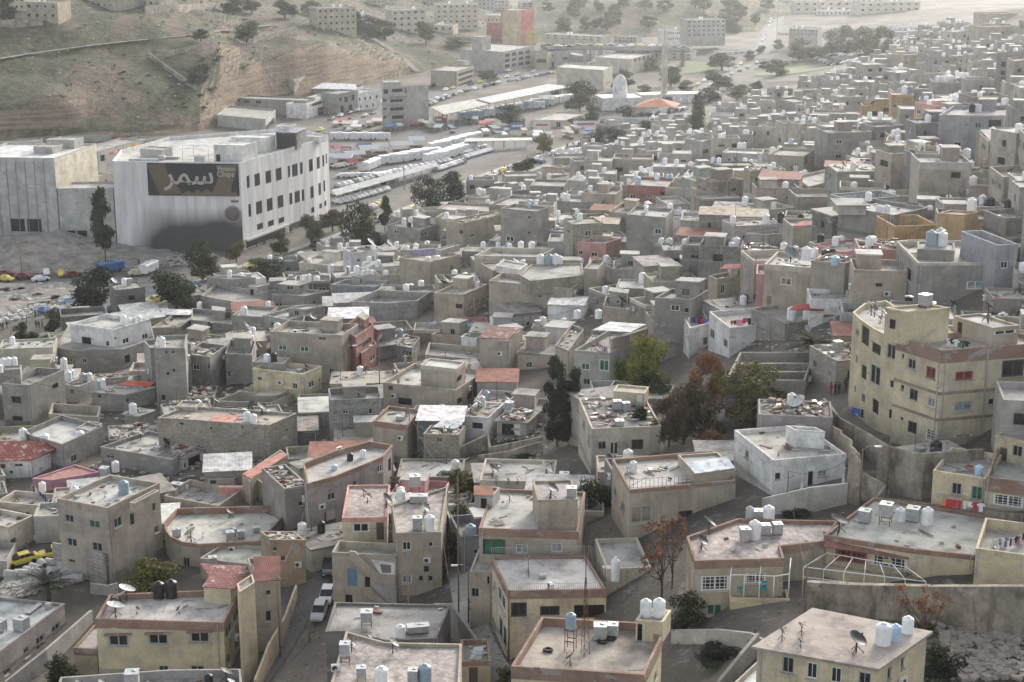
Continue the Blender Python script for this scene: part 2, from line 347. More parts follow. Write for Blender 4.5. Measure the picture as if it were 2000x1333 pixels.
def free(poly):
    q = cells(poly, 1, OX0, OX1, OY0, OY1)
    if not q: return False
    a, b, c, d, m = q
    return m.sum() > 3 and not (OCC[c - OY0:d - OY0, a - OX0:b - OX0] & m).any()
def im_poly(pts): return [(x / 4, y / 4) for x, y in pts]
def im_mark(pts, depth):
    q = cells(im_poly(pts), 1, 0, 500, 0, 334)
    if q: a, b, c, d, m = q; s = IM[c:d, a:b]; s[m] = np.minimum(s[m], depth)
def im_hidden(pts, depth):
    q = cells(im_poly(pts), 1, 0, 500, 0, 334)
    if not q: return (0, 0, 0)
    a, b, c, d, m = q; s = IM[c:d, a:b]
    return int((m & (s < 1e8) & (s > depth)).sum()), int(m.sum()), int((m & (s < depth)).sum())
def win_mesh(kind, flat):
    f = MB(); t = .09
    f.box((-.5 + t / 2, 0, 0), (t, .08, 1)); f.box((.5 - t / 2, 0, 0), (t, .08, 1))
    f.box((0, 0, .5 - t / 2), (1 - 2 * t, .08, t)); f.box((0, 0, -.5 + t / 2), (1 - 2 * t, .08, t))
    if kind != 'single': f.box((0, 0, 0), (.06, .07, 1 - 2 * t))
    if kind == 'grille':
        for k in range(1, 4): f.box((0, -.05, -.5 + k / 4), (1, .03, .035))
        for k in range(1, 6): f.box((-.5 + k / 6, -.05, 0), (.025, .02, 1))
    g = f if flat else MB()
    g.face(((-.5, .045, -.5), (.5, .045, -.5), (.5, .045, .5), (-.5, .045, .5)), 1 if flat else 0)
    return (f.mesh('window', ['frame_paint', 'glass_dark']), None) if flat else (f.mesh('window', ['frame_paint']), g.mesh('pane', ['glass']))
WM = {(k, fl): win_mesh(k, fl) for k in ('pair', 'single', 'grille') for fl in (False, True)}
def door_mesh():
    f = MB(); f.box((0, 0, 0), (1, .1, 1)); f.box((0, -.055, .25), (.7, .03, .35)); f.box((0, -.055, -.22), (.7, .03, .4)); f.box((.38, -.09, 0), (.05, .06, .08)); return f.mesh('door', ['frame_paint'])
DM = door_mesh()
def sill_mesh():
    f = MB(); f.box((0, -.1, 0), (1, .32, .1)); return f.mesh('sill', ['plaster'])
SM = sill_mesh()
GLASS = dict(n=(.03, .033, .036), g=(.035, .13, .085), r=(.16, .045, .04), l=(.25, .3, .32), c=(.22, .19, .15))
FR = dict(w=(.68, .68, .66), k=(.07, .065, .06), a=(.36, .36, .36), r=(.3, .12, .1))
def put_window(parent, p, rz, w, h, style, flat, sill=False):
    if 'D' in style or 'V' in style:
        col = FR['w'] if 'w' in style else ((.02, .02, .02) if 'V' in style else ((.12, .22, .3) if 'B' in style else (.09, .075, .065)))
        o = link('door' if 'D' in style else 'opening_shade_pane', DM if 'D' in style else WM[('single', False)][1], parent, col, p, rz, (w, 1, h)); return o  # V: near-black pane closes the hole, the interior's shade painted as its colour
    kind = 'grille' if 'G' in style else ('single' if '1' in style or w < .75 else 'pair')
    fc = next((FR[c] for c in style if c in FR), FR['a']); gc = next((GLASS[c] for c in style if c in GLASS), GLASS['n'])
    a, g = WM[(kind, flat)]
    o = link('window', a, parent, fc if not flat else fc, p, rz, (w, 1, h))
    if g is not None:
        q = link('pane', g, o, gc)
        if sill: link('sill', SM, o, (.5, .46, .38), (0, -.02, -.5 - .05 / h), 0, (1.15, 1, 1 / h * 1.0))
    return o
class Hs: pass
HOUSES = []
def wall_mesh(poly, z0, z1, holes, o, rot):
    """outer wall quads with real openings; poly in world, result in house space"""
    mb = MB(); n = len(poly); cr, sr = math.cos(-rot), math.sin(-rot)
    def L(x, y, z): x -= o[0]; y -= o[1]; return (x * cr - y * sr, x * sr + y * cr, z - o[2])
    for i in range(n):
        p = Vector(poly[i][:2]); q = Vector(poly[(i + 1) % n][:2]); l = (q - p).length
        if l < .05: continue
        d = (q - p) / l; inn = Vector((-d.y, d.x)); hs = holes.get(i, [])
        us = sorted({0, l} | {h[0] for h in hs} | {h[1] for h in hs}); zs = sorted({z0, z1} | {h[2] for h in hs} | {h[3] for h in hs})
        def P(u, z, dp=0.0):
            w = p + d * u + inn * dp; return L(w.x, w.y, z)
        for a in range(len(us) - 1):
            for b in range(len(zs) - 1):
                um, zm = (us[a] + us[a + 1]) / 2, (zs[b] + zs[b + 1]) / 2
                if any(h[0] < um < h[1] and h[2] < zm < h[3] for h in hs): continue
                mb.face((P(us[a], zs[b]), P(us[a + 1], zs[b]), P(us[a + 1], zs[b + 1]), P(us[a], zs[b + 1])))
        for u0, u1, a, b in [h[:4] for h in hs]:
            D = .2
            mb.face((P(u0, a), P(u0, b), P(u0, b, D), P(u0, a, D))); mb.face((P(u1, a), P(u1, a, D), P(u1, b, D), P(u1, b)))
            mb.face((P(u0, a), P(u0, a, D), P(u1, a, D), P(u1, a))); mb.face((P(u0, b), P(u1, b), P(u1, b, D), P(u0, b, D)))
    return mb
def solid(parent, prefix, poly, z0, zt, o, rot, col, wm='plaster', par=.6, band=0, bcol=None, roof='c', rm='roof_concrete', holes=None, over=0, names=('wall', 'parapet', 'roof'), nest=False):
    """walls + parapet ring (or overhanging slab) + roof of one volume; returns roof level"""
    cr, sr = math.cos(-rot), math.sin(-rot)
    def L(p): x, y = p[0] - o[0], p[1] - o[1]; return (x * cr - y * sr, x * sr + y * cr)
    lp = [L(p) for p in poly]; holes = holes or {}
    ring = band if band else max(.18, par * .5)
    if over: ring = .22
    w = wall_mesh(poly, z0, zt - ring, holes, o, rot).build(names[0] if not prefix else prefix, wm, parent, col)
    host = w if nest else parent
    zt_l = zt - o[2]
    if over:
        r = MB(); r.prism(inset(lp, -over), zt_l - ring, zt_l, bot=True); r.build(names[2], rm, host, jit(RC[roof] if isinstance(roof, str) else roof)); return zt
    out, inn = inset(lp, -.03), inset(lp, .2)
    pm = MB(); n = len(lp); za, zr = zt_l - ring, zt_l - par; zi = min(za, zr)
    for i in range(n):
        j = (i + 1) % n
        pm.face(((*out[i], za), (*out[j], za), (*out[j], zt_l), (*out[i], zt_l)))
        pm.face(((*out[i], zt_l), (*out[j], zt_l), (*inn[j], zt_l), (*inn[i], zt_l)))
        pm.face(((*inn[i], zt_l), (*inn[j], zt_l), (*inn[j], zi - .1), (*inn[i], zi - .1)))
        pm.face(((*out[i], za), (*lp[i], za), (*lp[j], za), (*out[j], za)))
    pm.build(names[1], wm, host, bcol or col)
    r = MB(); r.face([(*p, zr) for p in inset(lp, .1)]); r.build(names[2], rm, host, jit(RC[roof] if isinstance(roof, str) else roof, .1))
    return zt - par
def quad_from(T, pts, b, k, dep, Y=None, zb=None):
    pp = [pix(T, p) for p in pts]; n = len(pp)
    if k is None: k = max(range(n), key=lambda i: pp[i][1]) if n == 3 else (1 if n > 3 else max((0, 1), key=lambda i: pp[i][1]))
    rx, ry = pp[k]
    if b < 0 and zb is None:
        P = ground(rx, ry, -b); zt = P.z; base = Vector((P.x, P.y, zt + b))
    elif b < 0:
        zt = zb - b; P = at_z(rx, ry, zt); base = Vector((P.x, P.y, zb))
    else:
        by = b if T == 0 else pix(T, (0, b))[1]
        base = at_Y(rx, by, Y) if Y else (at_z(rx, by, zb) if zb is not None else ground(rx, by))
        zt = at_Y(rx, ry, base.y).z
    W = [at_z(x, y, zt) for x, y in pp]
    if n == 2:
        d = (W[1] - W[0]); d.z = 0; d.normalize(); nn = Vector((-d.y, d.x, 0)); W += [W[1] + nn * dep, W[0] + nn * dep]
    elif n == 3: W.append(W[0] + W[2] - W[1])
    area = sum(W[i].x * W[(i + 1) % len(W)].y - W[(i + 1) % len(W)].x * W[i].y for i in range(len(W)))
    if area < 0: W = W[::-1]
    for i in range(len(W)):
        e = (W[i] - W[i - 1]).length
        if e < .8 or e > 34: print('WARN edge %.1f' % e, T, pts)
    return W, base, zt
def find_holes(W, z0, z1, wins, T):
    """window rectangles drawn in picture pixels -> openings on the visible walls"""
    res = []
    for w in wins:
        x0, y0, x1, y1 = w[:4]; st = w[4] if len(w) > 4 else 'n'
        (ax, ay), (bx, by) = pix(T, (x0, y0)), pix(T, (x1, y1)); best = None
        for i in range(len(W)):
            p, q = W[i], W[(i + 1) % len(W)]; d = Vector((q.x - p.x, q.y - p.y)); l = d.length
            if l < .3: continue
            d /= l; nrm = Vector((d.y, -d.x))
            if nrm.dot(Vector((p.x, p.y))) > -.5: continue
            def hit(x, y):
                r = ray(x, y); den = r[0] * nrm.x + r[1] * nrm.y
                if abs(den) < 1e-6: return None
                t = (nrm.x * p.x + nrm.y * p.y) / den
                return ((r[0] * t - p.x) * d.x + (r[1] * t - p.y) * d.y, CZ + r[2] * t, t)
            c = hit((ax + bx) / 2, (ay + by) / 2)
            if not c or c[2] < 0 or not (0 < c[0] < l) or not (z0 - 1 < c[1] < z1 + .5): continue
            if best is None or c[2] < best[0]:
                u0, u1 = hit(ax, (ay + by) / 2)[0], hit(bx, (ay + by) / 2)[0]; za, zb_ = hit((ax + bx) / 2, by)[1], hit((ax + bx) / 2, ay)[1]
                best = (c[2], i, min(u0, u1), max(u0, u1), za, zb_, l)
        if best is None: continue
        _, i, u0, u1, za, zb_, l = best
        if u1 - u0 < .35: m = (u0 + u1) / 2; u0, u1 = m - .2, m + .2
        u0 = max(.12, u0); u1 = min(l - .12, u1); zb_ = min(zb_, z1 - .12)
        if u1 - u0 > .25 and zb_ - za > .3: res.append((i, u0, u1, za, zb_, st))
    return res
def fit_holes(res, extra=()):
    holes = {}; keep = []
    for r in res:
        i, u0, u1, za, zb_, st = r
        if any(not (u1 < h[0] - .05 or u0 > h[1] + .05 or zb_ < h[2] - .05 or za > h[3] + .05) for h in holes.get(i, [])): continue
        holes.setdefault(i, []).append((u0, u1, za, zb_)); keep.append(r)
    return holes, keep
def auto_holes(W, z0, z1, storey=3.0, p=.7):
    res = []
    for i in range(len(W)):
        a, b = W[i], W[(i + 1) % len(W)]; d = Vector((b.x - a.x, b.y - a.y)); l = d.length
        if l < 2: continue
        d /= l
        if Vector((d.y, -d.x)).dot(Vector((a.x, a.y)).normalized()) > -.15: continue
        nf = max(1, int((z1 - z0) / storey))
        for fl in range(nf):
            zc = z1 - 1.5 - fl * storey
            if zc - .7 < z0: continue
            k = max(1, int(l / 3.6))
            for q in range(k):
                if R.random() < p:
                    u = l * (q + .5) / k + R.uniform(-.4, .4); w = R.choice((.6, .9, 1.1, 1.4, 1.7)); h = min(R.choice((.5, 1.0, 1.1, 1.2)), w * 1.3 + .2)
                    if u - w / 2 > .3 and u + w / 2 < l - .3: res.append((i, u - w / 2, u + w / 2, zc - h / 2, zc + h / 2, R.choice(('n', 'n', 'nw', 'nk', 'V', 'lw', 'G', 'gw'))))
    return res
def hang(parent, o, rot, W, keep, flat, sill, origin=None):
    cr, sr = math.cos(-rot), math.sin(-rot)
    for i, u0, u1, za, zb_, st in keep:
        p, q = W[i], W[(i + 1) % len(W)]; d = Vector((q.x - p.x, q.y - p.y)).normalized(); inn = Vector((-d.y, d.x))
        c = Vector((p.x, p.y)) + d * ((u0 + u1) / 2) + inn * .1; x, y = c.x - o[0], c.y - o[1]
        put_window(parent, (x * cr - y * sr, x * sr + y * cr, (za + zb_) / 2 - o[2]), math.atan2(d.y, d.x) - rot, u1 - u0, zb_ - za, st, flat, sill)
def house(label, T, pts, b, col='g', dep=9, k=None, Y=None, par=.6, band=0, bcol=None, roof='c', rm='roof_concrete', wm='plaster', w=None, over=0, name='house', cat='house', auto=None, group=None, mark=True, mono=0, flat=None, wT=None):
    W, base, zt = quad_from(T, pts, b, k, dep, Y)
    h = Hs(); h.label = label; h.T = T; h.W = W; h.zt = zt; h.D = base.y; h.base = base
    lo = min([hz(p.x, p.y) for p in W] + [base.z]) - 1.5 if not Y else base.z - 5
    d = W[1] - W[0]; rot = math.atan2(d.y, d.x); o = (W[0].x, W[0].y, base.z)
    h.o, h.rot = o, rot
    if name == 'house':
        for q in ('hut', 'shop', 'shed', 'garage', 'villa', 'cottage', 'tenement', 'store', 'kiosk', 'compound', 'terrace'):
            if q in label.split()[:5]: name = cat = q; break
    h.root = empty(name, o, rot, label, cat, group or 'houses of the hillside district')
    cc = COL[col] if isinstance(col, str) else col; h.col = jit(cc, .06)
    far = base.y > 300 if flat is None else flat; h.far = far
    ring = band if band else (.22 if over else max(.18, par * .5))
    res = find_holes(W, base.z, zt - ring, w or [], wT or T)
    if w is None or auto: res += auto_holes(W, base.z, zt - ring, p=auto or .6)
    holes, keep = fit_holes(res)
    h.zr = solid(h.root, None, W, lo, zt, o, rot, h.col, wm, par, band, COL[bcol] if bcol else None, roof, rm, holes, over)
    hang(h.root, o, rot, W, keep, far, base.y < 215)
    h.items = []; h.cols = []; h.keep = keep
    if mono:
        cr, sr = math.cos(-rot), math.sin(-rot)
    occupy(W); HOUSES.append(h)
    im = [proj(p) for p in W] + [proj(Vector((p.x, p.y, base.z))) for p in W[:3]]
    if mark:
        for i in range(len(W)):
            p, q = W[i], W[(i + 1) % len(W)]
            im_mark([proj(p), proj(q), proj((q.x, q.y, base.z)), proj((p.x, p.y, base.z))], base.y)
        im_mark([proj(p) for p in W], base.y)
    h.px = (sum(p[0] for p in im[:len(W)]) / len(W), sum(p[1] for p in im[:len(W)]) / len(W))
    return h
def local(h, p):
    x, y = p[0] - h.o[0], p[1] - h.o[1]; c, s = math.cos(-h.rot), math.sin(-h.rot); return (x * c - y * s, x * s + y * c, p[2] - h.o[2])
def room(h, pts, b, col='g', dep=3, name='roof_room', T=None, zb=None, k=None, par=.25, roof='c', rm='roof_concrete', w=None, over=0, wm='plaster', band=0, bcol=None, gnd=False):
    """a further volume of the same house: a roof room, an upper storey, or (gnd) a wing standing on the ground"""
    T = h.T if T is None else T
    zbb = None if gnd else (h.zr if zb is None else zb)
    W, base, zt = quad_from(T, pts, b, k, dep, None, zbb)
    lo = base.z - (1.5 if gnd else 0)
    d = W[1] - W[0]; rot = math.atan2(d.y, d.x)
    cc = jit(COL[col] if isinstance(col, str) else col, .05)
    ring = band if band else (.22 if over else max(.18, par * .5))
    holes, keep = fit_holes(find_holes(W, base.z, zt - ring, w or [], T))
    Wl = W; o2 = h.o
    before = set(h.root.children)
    zr = solid(h.root, name, Wl, lo, zt, o2, h.rot, cc, wm, par, band, COL[bcol] if bcol else None, roof, rm, holes, over, names=('wall', 'parapet', 'roof'), nest=True)
    part = [c for c in h.root.children if c not in before][0]
    hang(part, h.o, h.rot, W, keep, True, False)
    if gnd: occupy(W)
    for i in range(len(W)):
        p, q = W[i], W[(i + 1) % len(W)]
        im_mark([proj(p), proj(q), proj((q.x, q.y, base.z)), proj((p.x, p.y, base.z))], base.y)
    r = Hs(); r.label, r.T, r.W, r.zt, r.zr, r.o, r.rot, r.root, r.D, r.items, r.part, r.px, r.base = h.label, T, W, zt, zr, h.o, h.rot, h.root, base.y, h.items, part, h.px, base
    return r
def sheet(h, pts, rise=0.0, col=(.42, .42, .42), mat='sheet', name='sheet_roof', z=None, tilt=0, posts=False, T=None):
    """a corrugated / tiled sheet roof over part of a house: pixel outline unprojected on a plane z (default just above the wall tops), far edge raised by rise"""
    T = h.T if T is None else T
    zz = (h.zt + .12 if z is None else z)
    P = [at_z(*pix(T, p), zz) for p in pts]
    y0, y1 = min(p.y for p in P), max(p.y for p in P)
    if rise:
        P = [at_z(*pix(T, p), zz + rise * (q.y - y0) / max(.1, y1 - y0)) for p, q in zip(pts, P)]
    lp = [Vector(local(h, p)) for p in P]
    a = sum(lp[i].x * lp[(i + 1) % len(lp)].y - lp[(i + 1) % len(lp)].x * lp[i].y for i in range(len(lp)))
    if a < 0: lp = lp[::-1]
    mb = MB(); n = len(lp); lo = [p - Vector((0, 0, .09)) for p in lp]
    mb.face(lp); mb.face(lo[::-1])
    for i in range(n): mb.face((lo[i], lo[(i + 1) % n], lp[(i + 1) % n], lp[i]))
    o = mb.build(name, mat, h.root, jit(col, .05))
    if posts:
        for p in lo:
            m2 = MB(); gz = h.zr - h.o[2]; m2.tube([(p.x, p.y, gz), (p.x, p.y, p.z)], .05, 5); m2.build('post', 'galvanised', h.root)
    return o
def tank_meshes():
    b = MB(); pr = [(0, 0), (.5, 0)]
    for k in range(8):
        z = .06 + k * .1; pr += [(.5, z), (.475, z + .03), (.475, z + .06), (.5, z + .09)]
    pr += [(.5, .86), (.42, .93), (.22, .985), (.2, 1.0), (0, 1.0)]
    b.lathe(pr, 18); l = MB(); l.lathe([(.19, .985), (.19, 1.045), (.1, 1.07), (0, 1.07)], 12)
    return b.mesh('body', ['plastic']), l.mesh('lid', ['plastic'])
TB, TL = tank_meshes()
def join(*ms):
    m = MB()
    for x in ms:
        n = len(m.v); m.v += x.v; m.f += [tuple(i + n for i in f) for f in x.f]; m.m += x.m; m.smooth |= {i + len(m.f) - len(x.f) for i in x.smooth}
    return m
TANKC = dict(w=(.78, .78, .77), k=(.018, .018, .02), b=(.27, .34, .40), l=(.42, .56, .68), g=(.05, .2, .12), s=(.4, .41, .41), r=(.3, .07, .06))
TANKN = dict(w='white', k='black', b='blue grey', l='pale blue', g='green', s='grey', r='dark red')
def roof_point(h, x, y, T=None, z=None):
    return at_z(*pix(h.T if T is None else T, (x, y)), h.zr if z is None else z)
def stand_mesh():
    m = MB()
    for sx in (-.42, .42):
        for sy in (-.42, .42): m.box((sx, sy, .5), (.06, .06, 1))
    m.box((0, 0, .98), (1.0, 1.0, .05)); m.box((0, -.42, .45), (.84, .04, .05)); m.box((0, .42, .45), (.84, .04, .05))
    return m.mesh('stand', ['rust'])
STAND = stand_mesh()
FAR_T = MB()
def tank(h, x, y, w, c='w', up=0, T=None, asp=None, z=None):
    p = roof_point(h, x, y, T, z); D = math.hypot(p.y, CZ - p.z)
    dia = min(max(w * KS * D / F, .85), 1.9) if w > 0 else -w
    ht = dia * (asp or R.choice((1.25, 1.35, 1.45)))
    if getattr(h, 'small', 0) == 2 or getattr(h, 'small', 0) and (D > 330 or R.random() < .15):
        FAR_T.lathe([(dia / 2, 0), (dia / 2, ht * .86), (dia * .2, ht * .98), (0, ht)], 10, c=tuple(p)); return
    o = empty('water_tank', (p.x, p.y, p.z), R.uniform(0, 6)); o['_k'] = c
    cc = jit(TANKC[c], .05)
    link('body', TB, o, cc, (0, 0, up), 0, (dia, dia, ht))
    link('lid', TL, o, cc if c != 'w' else jit((.7, .7, .7)), (0, 0, up), 0, (dia, dia, ht))
    if up: link('stand', STAND, o, None, (0, 0, 0), 0, (dia, dia, up))
    h.items.append((proj(p)[0], o, TANKN[c] + ' round water tank', 'water tank')); return o
def cube_meshes():
    b = MB(); b.box((0, 0, .5), (1, 1, 1)); 
    for z in (.33, .66): b.box((0, 0, z), (1.025, 1.025, .03))
    l = MB(); l.box((0, 0, 1.03), (1.06, 1.06, .06)); l.lathe([(.2, 1.06), (.2, 1.1), (0, 1.1)], 10, c=(.15, .1, 0))
    return b.mesh('body', ['galvanised']), l.mesh('lid', ['galvanised'])
CBM, CLM = cube_meshes()
def cube(h, x, y, w, up=.35, asp=1.0, wide=1.0, T=None, red=False):
    p = roof_point(h, x, y, T); D = math.hypot(p.y, CZ - p.z); s = min(max(w * KS * D / F, .7), 2.8)
    o = empty('metal_tank', tuple(p), h.rot + R.uniform(-.1, .1))
    sx, sy, sz = (s / 1.15, s / 1.15, s / 1.15 * asp) if wide == 1.0 else (s, s / wide, s / wide * asp)
    link('body', CBM, o, None, (0, 0, up), 0, (sx, sy, sz)); link('lid', CLM, o, None, (0, 0, up), 0, (sx, sy, sz))
    if up: link('stand', STAND, o, None, (0, 0, 0), 0, (sx, sy, up))
    h.items.append((proj(p)[0], o, 'square galvanised metal tank', 'water tank')); return o
def ac_meshes():
    b = MB(); b.box((0, 0, .34), (.85, .34, .6)); b.box((0, 0, .02), (.6, .3, .04))
    g = MB(); g.lathe([(.24, 0), (.24, .03), (.18, .03), (.18, .012), (0, .012)], 14, M=Matrix.Rotation(pi / 2, 3, 'X'), c=(-.12, -.172, .34))
    return b.mesh('body', ['plastic']), g.mesh('fan_grille', ['metal_dark'])
ACB, ACG = ac_meshes()
def ac(h, x, y, T=None, z=None):
    p = roof_point(h, x, y, T, z); o = empty('air_conditioner', tuple(p), h.rot + R.uniform(-.2, .2))
    link('body', ACB, o, (.72, .72, .70)); link('fan_grille', ACG, o)
    h.items.append((proj(p)[0], o, 'white air conditioner unit', 'air conditioner')); return o
def dish_meshes():
    r = MB(); n = 20
    pr = [(0.02, .0), (.15, .012), (.3, .05), (.42, .1), (.5, .145)]; r.lathe(pr, n); r.lathe([(a, z + .012) for a, z in pr], n, flip=True)
    r.lathe([(.5, .145), (.515, .15), (.5, .157)], n)
    a = MB()
    for q in range(3):
        an = 2 * pi * q / 3; a.tube([(.47 * math.cos(an), .47 * math.sin(an), .14), (0, 0, .46)], .012, 4)
    a.lathe([(0, .4), (.05, .4), (.05, .52), (0, .52)], 8)
    m = MB(); m.tube([(0, 0, 0), (0, 0, 1)], .045, 6)
    for q in range(3):
        an = 2 * pi * q / 3 + .4; m.tube([(0, 0, .55), (.38 * math.cos(an), .38 * math.sin(an), 0)], .028, 4)
    return r.mesh('reflector', ['dishmat']), a.mesh('feed_arm', ['metal_dark']), m.mesh('mast', ['metal_dark'])
DR, DA, DMST = dish_meshes()
DISHC = dict(k=(.03, .03, .032), g=(.2, .21, .22), l=(.5, .51, .51), r=(.16, .06, .045))
DISHN = dict(k='black', g='grey', l='pale', r='rusty red')
def dish(h, x, y, w, c='k', az=None, T=None, el=None, hgt=None, z=None):
    """x, y: pixel of the mast foot's roof point; w: reflector width in tile pixels"""
    p = roof_point(h, x, y, T, z); D = math.hypot(p.y, CZ - p.z); s = min(max(w * KS * D / F, .6), 2.9)
    o = empty('satellite_dish', tuple(p)); a = (R.choice((-.5, -.3, .1, .3, -2.6)) if az is None else az) + R.uniform(-.15, .15)
    mh = (hgt if hgt else .35 + s * .45); e = rad(R.uniform(38, 62) if el is None else el)
    link('mast', DMST, o, None, (0, 0, 0), a, (s, s, mh))
    rt = Matrix.Rotation(a, 4, 'Z') @ Matrix.Rotation(pi / 2 - e, 4, 'Y')
    for nm, me, cc in (('reflector', DR, DISHC[c]), ('feed_arm', DA, None)):
        q = link(nm, me, o, cc); q.rotation_euler = rt.to_euler(); q.location = (0, 0, mh); q.scale = (s, s, s)
    h.items.append((proj(p)[0], o, DISHN[c] + ' satellite dish', 'satellite dish')); return o
def finish_items():
    """every thing on a roof gets its own label: what it is, its place among its like, and the house that carries it"""
    for h in HOUSES:
        by = {}
        for it in sorted(h.items, key=lambda t: t[0]): by.setdefault(it[2], []).append(it)
        for k, its in by.items():
            for i, it in enumerate(its):
                o = it[1]
                if '_k' in o: del o['_k']
                n = len(its); where = (pos_word(i, n) + ' on ') if n > 1 else 'on '
                lab = f"{k}, {where}{h.label}"
                tag(o, short(lab), it[3], f'{it[3]}s on the roofs')

def decal(h, name, T, pts, mat, col, face=0, proud=.05, W=None, parent=None):
    """a flat relief piece lying on one wall; its outline given in picture pixels is carried onto the wall plane"""
    W = W or h.W; p, q = W[face], W[(face + 1) % len(W)]; d = Vector((q.x - p.x, q.y - p.y)).normalized(); nr = Vector((d.y, -d.x)); P = []
    for pt_ in pts:
        r_ = ray(*pix(T, pt_)); t = (nr.x * p.x + nr.y * p.y) / (r_[0] * nr.x + r_[1] * nr.y); P.append(Vector((r_[0] * t, r_[1] * t, CZ + r_[2] * t)))
    n3 = Vector((nr.x, nr.y, 0)) * proud; A = [Vector(local(h, v + n3)) for v in P]; B = [Vector(local(h, v)) for v in P]; m = MB(); m.face(A)
    for i in range(len(A)): m.face((B[i], B[(i + 1) % len(A)], A[(i + 1) % len(A)], A[i]))
    return m.build(name, mat, parent or h.root, COL[col] if isinstance(col, str) else col)
h = house('cream two-storey house with brown band and mesh dishes', 7, [(533, 978), (1245, 1000), (1345, 812), (612, 842)], 1320, 'y', k=1, band=1.1, bcol='br', par=.7, roof='l', wm='clean_plaster',
          w=[(602, 1070, 718, 1130), (825, 1065, 940, 1120), (1058, 1052, 1170, 1110), (885, 1240, 940, 1290), (1062, 1240, 1140, 1300), (1300, 915, 1335, 985), (1255, 1000, 1295, 1070), (1312, 1090, 1330, 1145), (1262, 1175, 1285, 1240)])
tank(h, 888, 862, 64, 'k'); tank(h, 958, 858, 68, 'k'); dish(h, 645, 968, 96, 'l', .4, el=75); dish(h, 672, 905, 88, 'l', 2.6, el=60); dish(h, 708, 872, 92, 'l', .2, el=70); dish(h, 765, 955, 34, 'r', 0, el=30); dish(h, 998, 955, 38, 'k', 3.0, el=30)
for q in ((585, 735, 1060), (808, 952, 1054), (1042, 1188, 1044)): decal(h, 'window_hood', 7, [(q[0], q[2] + 8), (q[1], q[2] + 4), (q[1], q[2] - 4), (q[0], q[2])], 'plaster', 'br', 0, .45)
r = room(h, [(1135, 800), (1285, 815), (1400, 735)], 905, 'y', wm='clean_plaster')
sheet(h, [(1128, 800), (1302, 812), (1408, 722), (1412, 690), (1112, 668), (1165, 735)], .4, (.27, .10, .09), 'clay_tile', 'tiled_roof', z=r.zt + .1)
room(h, [(1335, 830), (1420, 775), (1405, 730)], 1290, 'y', name='stair_tower', gnd=True, k=1, wm='clean_plaster')
room(h, [(412, 1140), (538, 1148)], 1290, 'y', dep=6, name='balcony_wing', gnd=True, band=.9, bcol='br', wm='clean_plaster')
h = house('tall ochre-tan house with rusty sheet roof', 7, [(1420, 775), (1562, 760)], 1180, 't', dep=7, roof='p', w=[(1482, 820, 1510, 845), (1480, 930, 1512, 995)])
sheet(h, [(1420, 772), (1560, 760), (1565, 628), (1412, 632)], .5, (.2, .08, .07))
h = house('grey-rimmed flat roof at bottom edge with black drum', 7, [(280, 1470), (1360, 1470), (1340, 1258), (945, 1262), (338, 1304)], -5, 'lg', k=1, par=.9, roof='c', w=[])
cube(h, 742, 1400, 84, 1.1); tank(h, 1165, 1345, 48, 'k'); dish(h, 1262, 1330, 80, 'k', .3); dish(h, 1290, 1370, 50, 'l', .3); dish(h, 440, 1390, 60, 'g', .4); dish(h, 570, 1385, 60, 'g', .1)
h = house('mauve flat-roofed house at bottom left corner', 7, [(-260, 1350), (358, 893), (0, 857), (-560, 1200)], 1012, 'm', k=1, roof='w', par=.4, w=[(288, 1008, 336, 1082), (200, 1072, 250, 1145), (133, 1135, 162, 1195), (20, 1240, 60, 1290)])
cube(h, 122, 1040, 74, .1); cube(h, 272, 925, 34, .1); cube(h, 190, 935, 180, .25, .25, 5); cube(h, 5, 1050, 60, .3)
h = house('grey-tan three-storey house with outside stairs', 7, [(318, 308), (600, 360), (888, 222)], 790, 's', band=1.0, bcol='s', par=.7, roof='l',
          w=[(362, 398, 412, 440), (495, 430, 560, 472, 'g'), (373, 530, 430, 575), (512, 553, 572, 603), (382, 648, 418, 664), (635, 412, 682, 468), (725, 390, 750, 455, 'V'), (850, 330, 868, 380), (862, 460, 885, 500)])
tank(h, 692, 282, 58, 'b', asp=1.3); dish(h, 585, 305, 22, 'r', 0); cube(h, 430, 305, 20, 0, .5)
room(h, [(603, 540), (708, 555), (868, 445)], 720, 's', name='entrance_wing', gnd=True, band=.5, bcol='br', w=[(640, 650, 705, 740, 'V')])
room(h, [(722, 330), (748, 335), (888, 262)], -1.2, 's', name='stair_wall')
h = house('low beige house beside the yellow taxi', 7, [(-140, 430), (45, 468), (184, 402)], 622, 'c', roof='l', w=[(60, 530, 90, 590, 'D')])
h = house('low flat-roofed house behind the bright washing', 7, [(-20, 325), (232, 348), (332, 285)], 440, 'c', roof='l', par=.8, w=[(140, 385, 165, 410)])
tank(h, 237, 268, 40, 'w'); h_wash1 = h
h = house('small hut fronted by rows of bright clothes', 7, [(186, 408), (327, 402)], 560, 'lg', dep=5, roof='b', w=[]); h_stall = h
h = house('round-fronted old house with whitewashed roof patch', 7, [(915, 440), (925, 488), (950, 520), (1010, 550), (1112, 562), (1448, 545), (1640, 345), (985, 362)], 690, 's', k=4, par=.9, band=.5, bcol='br', roof='l', w=[(1010, 635, 1058, 690)])
dish(h, 1065, 545, 75, 'l', 2.5, el=40); cube(h, 985, 520, 48, .1); dish(h, 1130, 530, 26, 'g', .3); dish(h, 1285, 415, 50, 'r', -.6); tank(h, 1295, 520, 46, 'b', asp=1.1); cube(h, 1345, 530, 42, .2); cube(h, 1430, 495, 40, .2, .6); cube(h, 1285, 555, 50, .5)
room(h, [(1115, 640), (1420, 680), (1556, 590)], 760, 's', name='lower_wing', gnd=True, k=1, roof='l', par=.5)
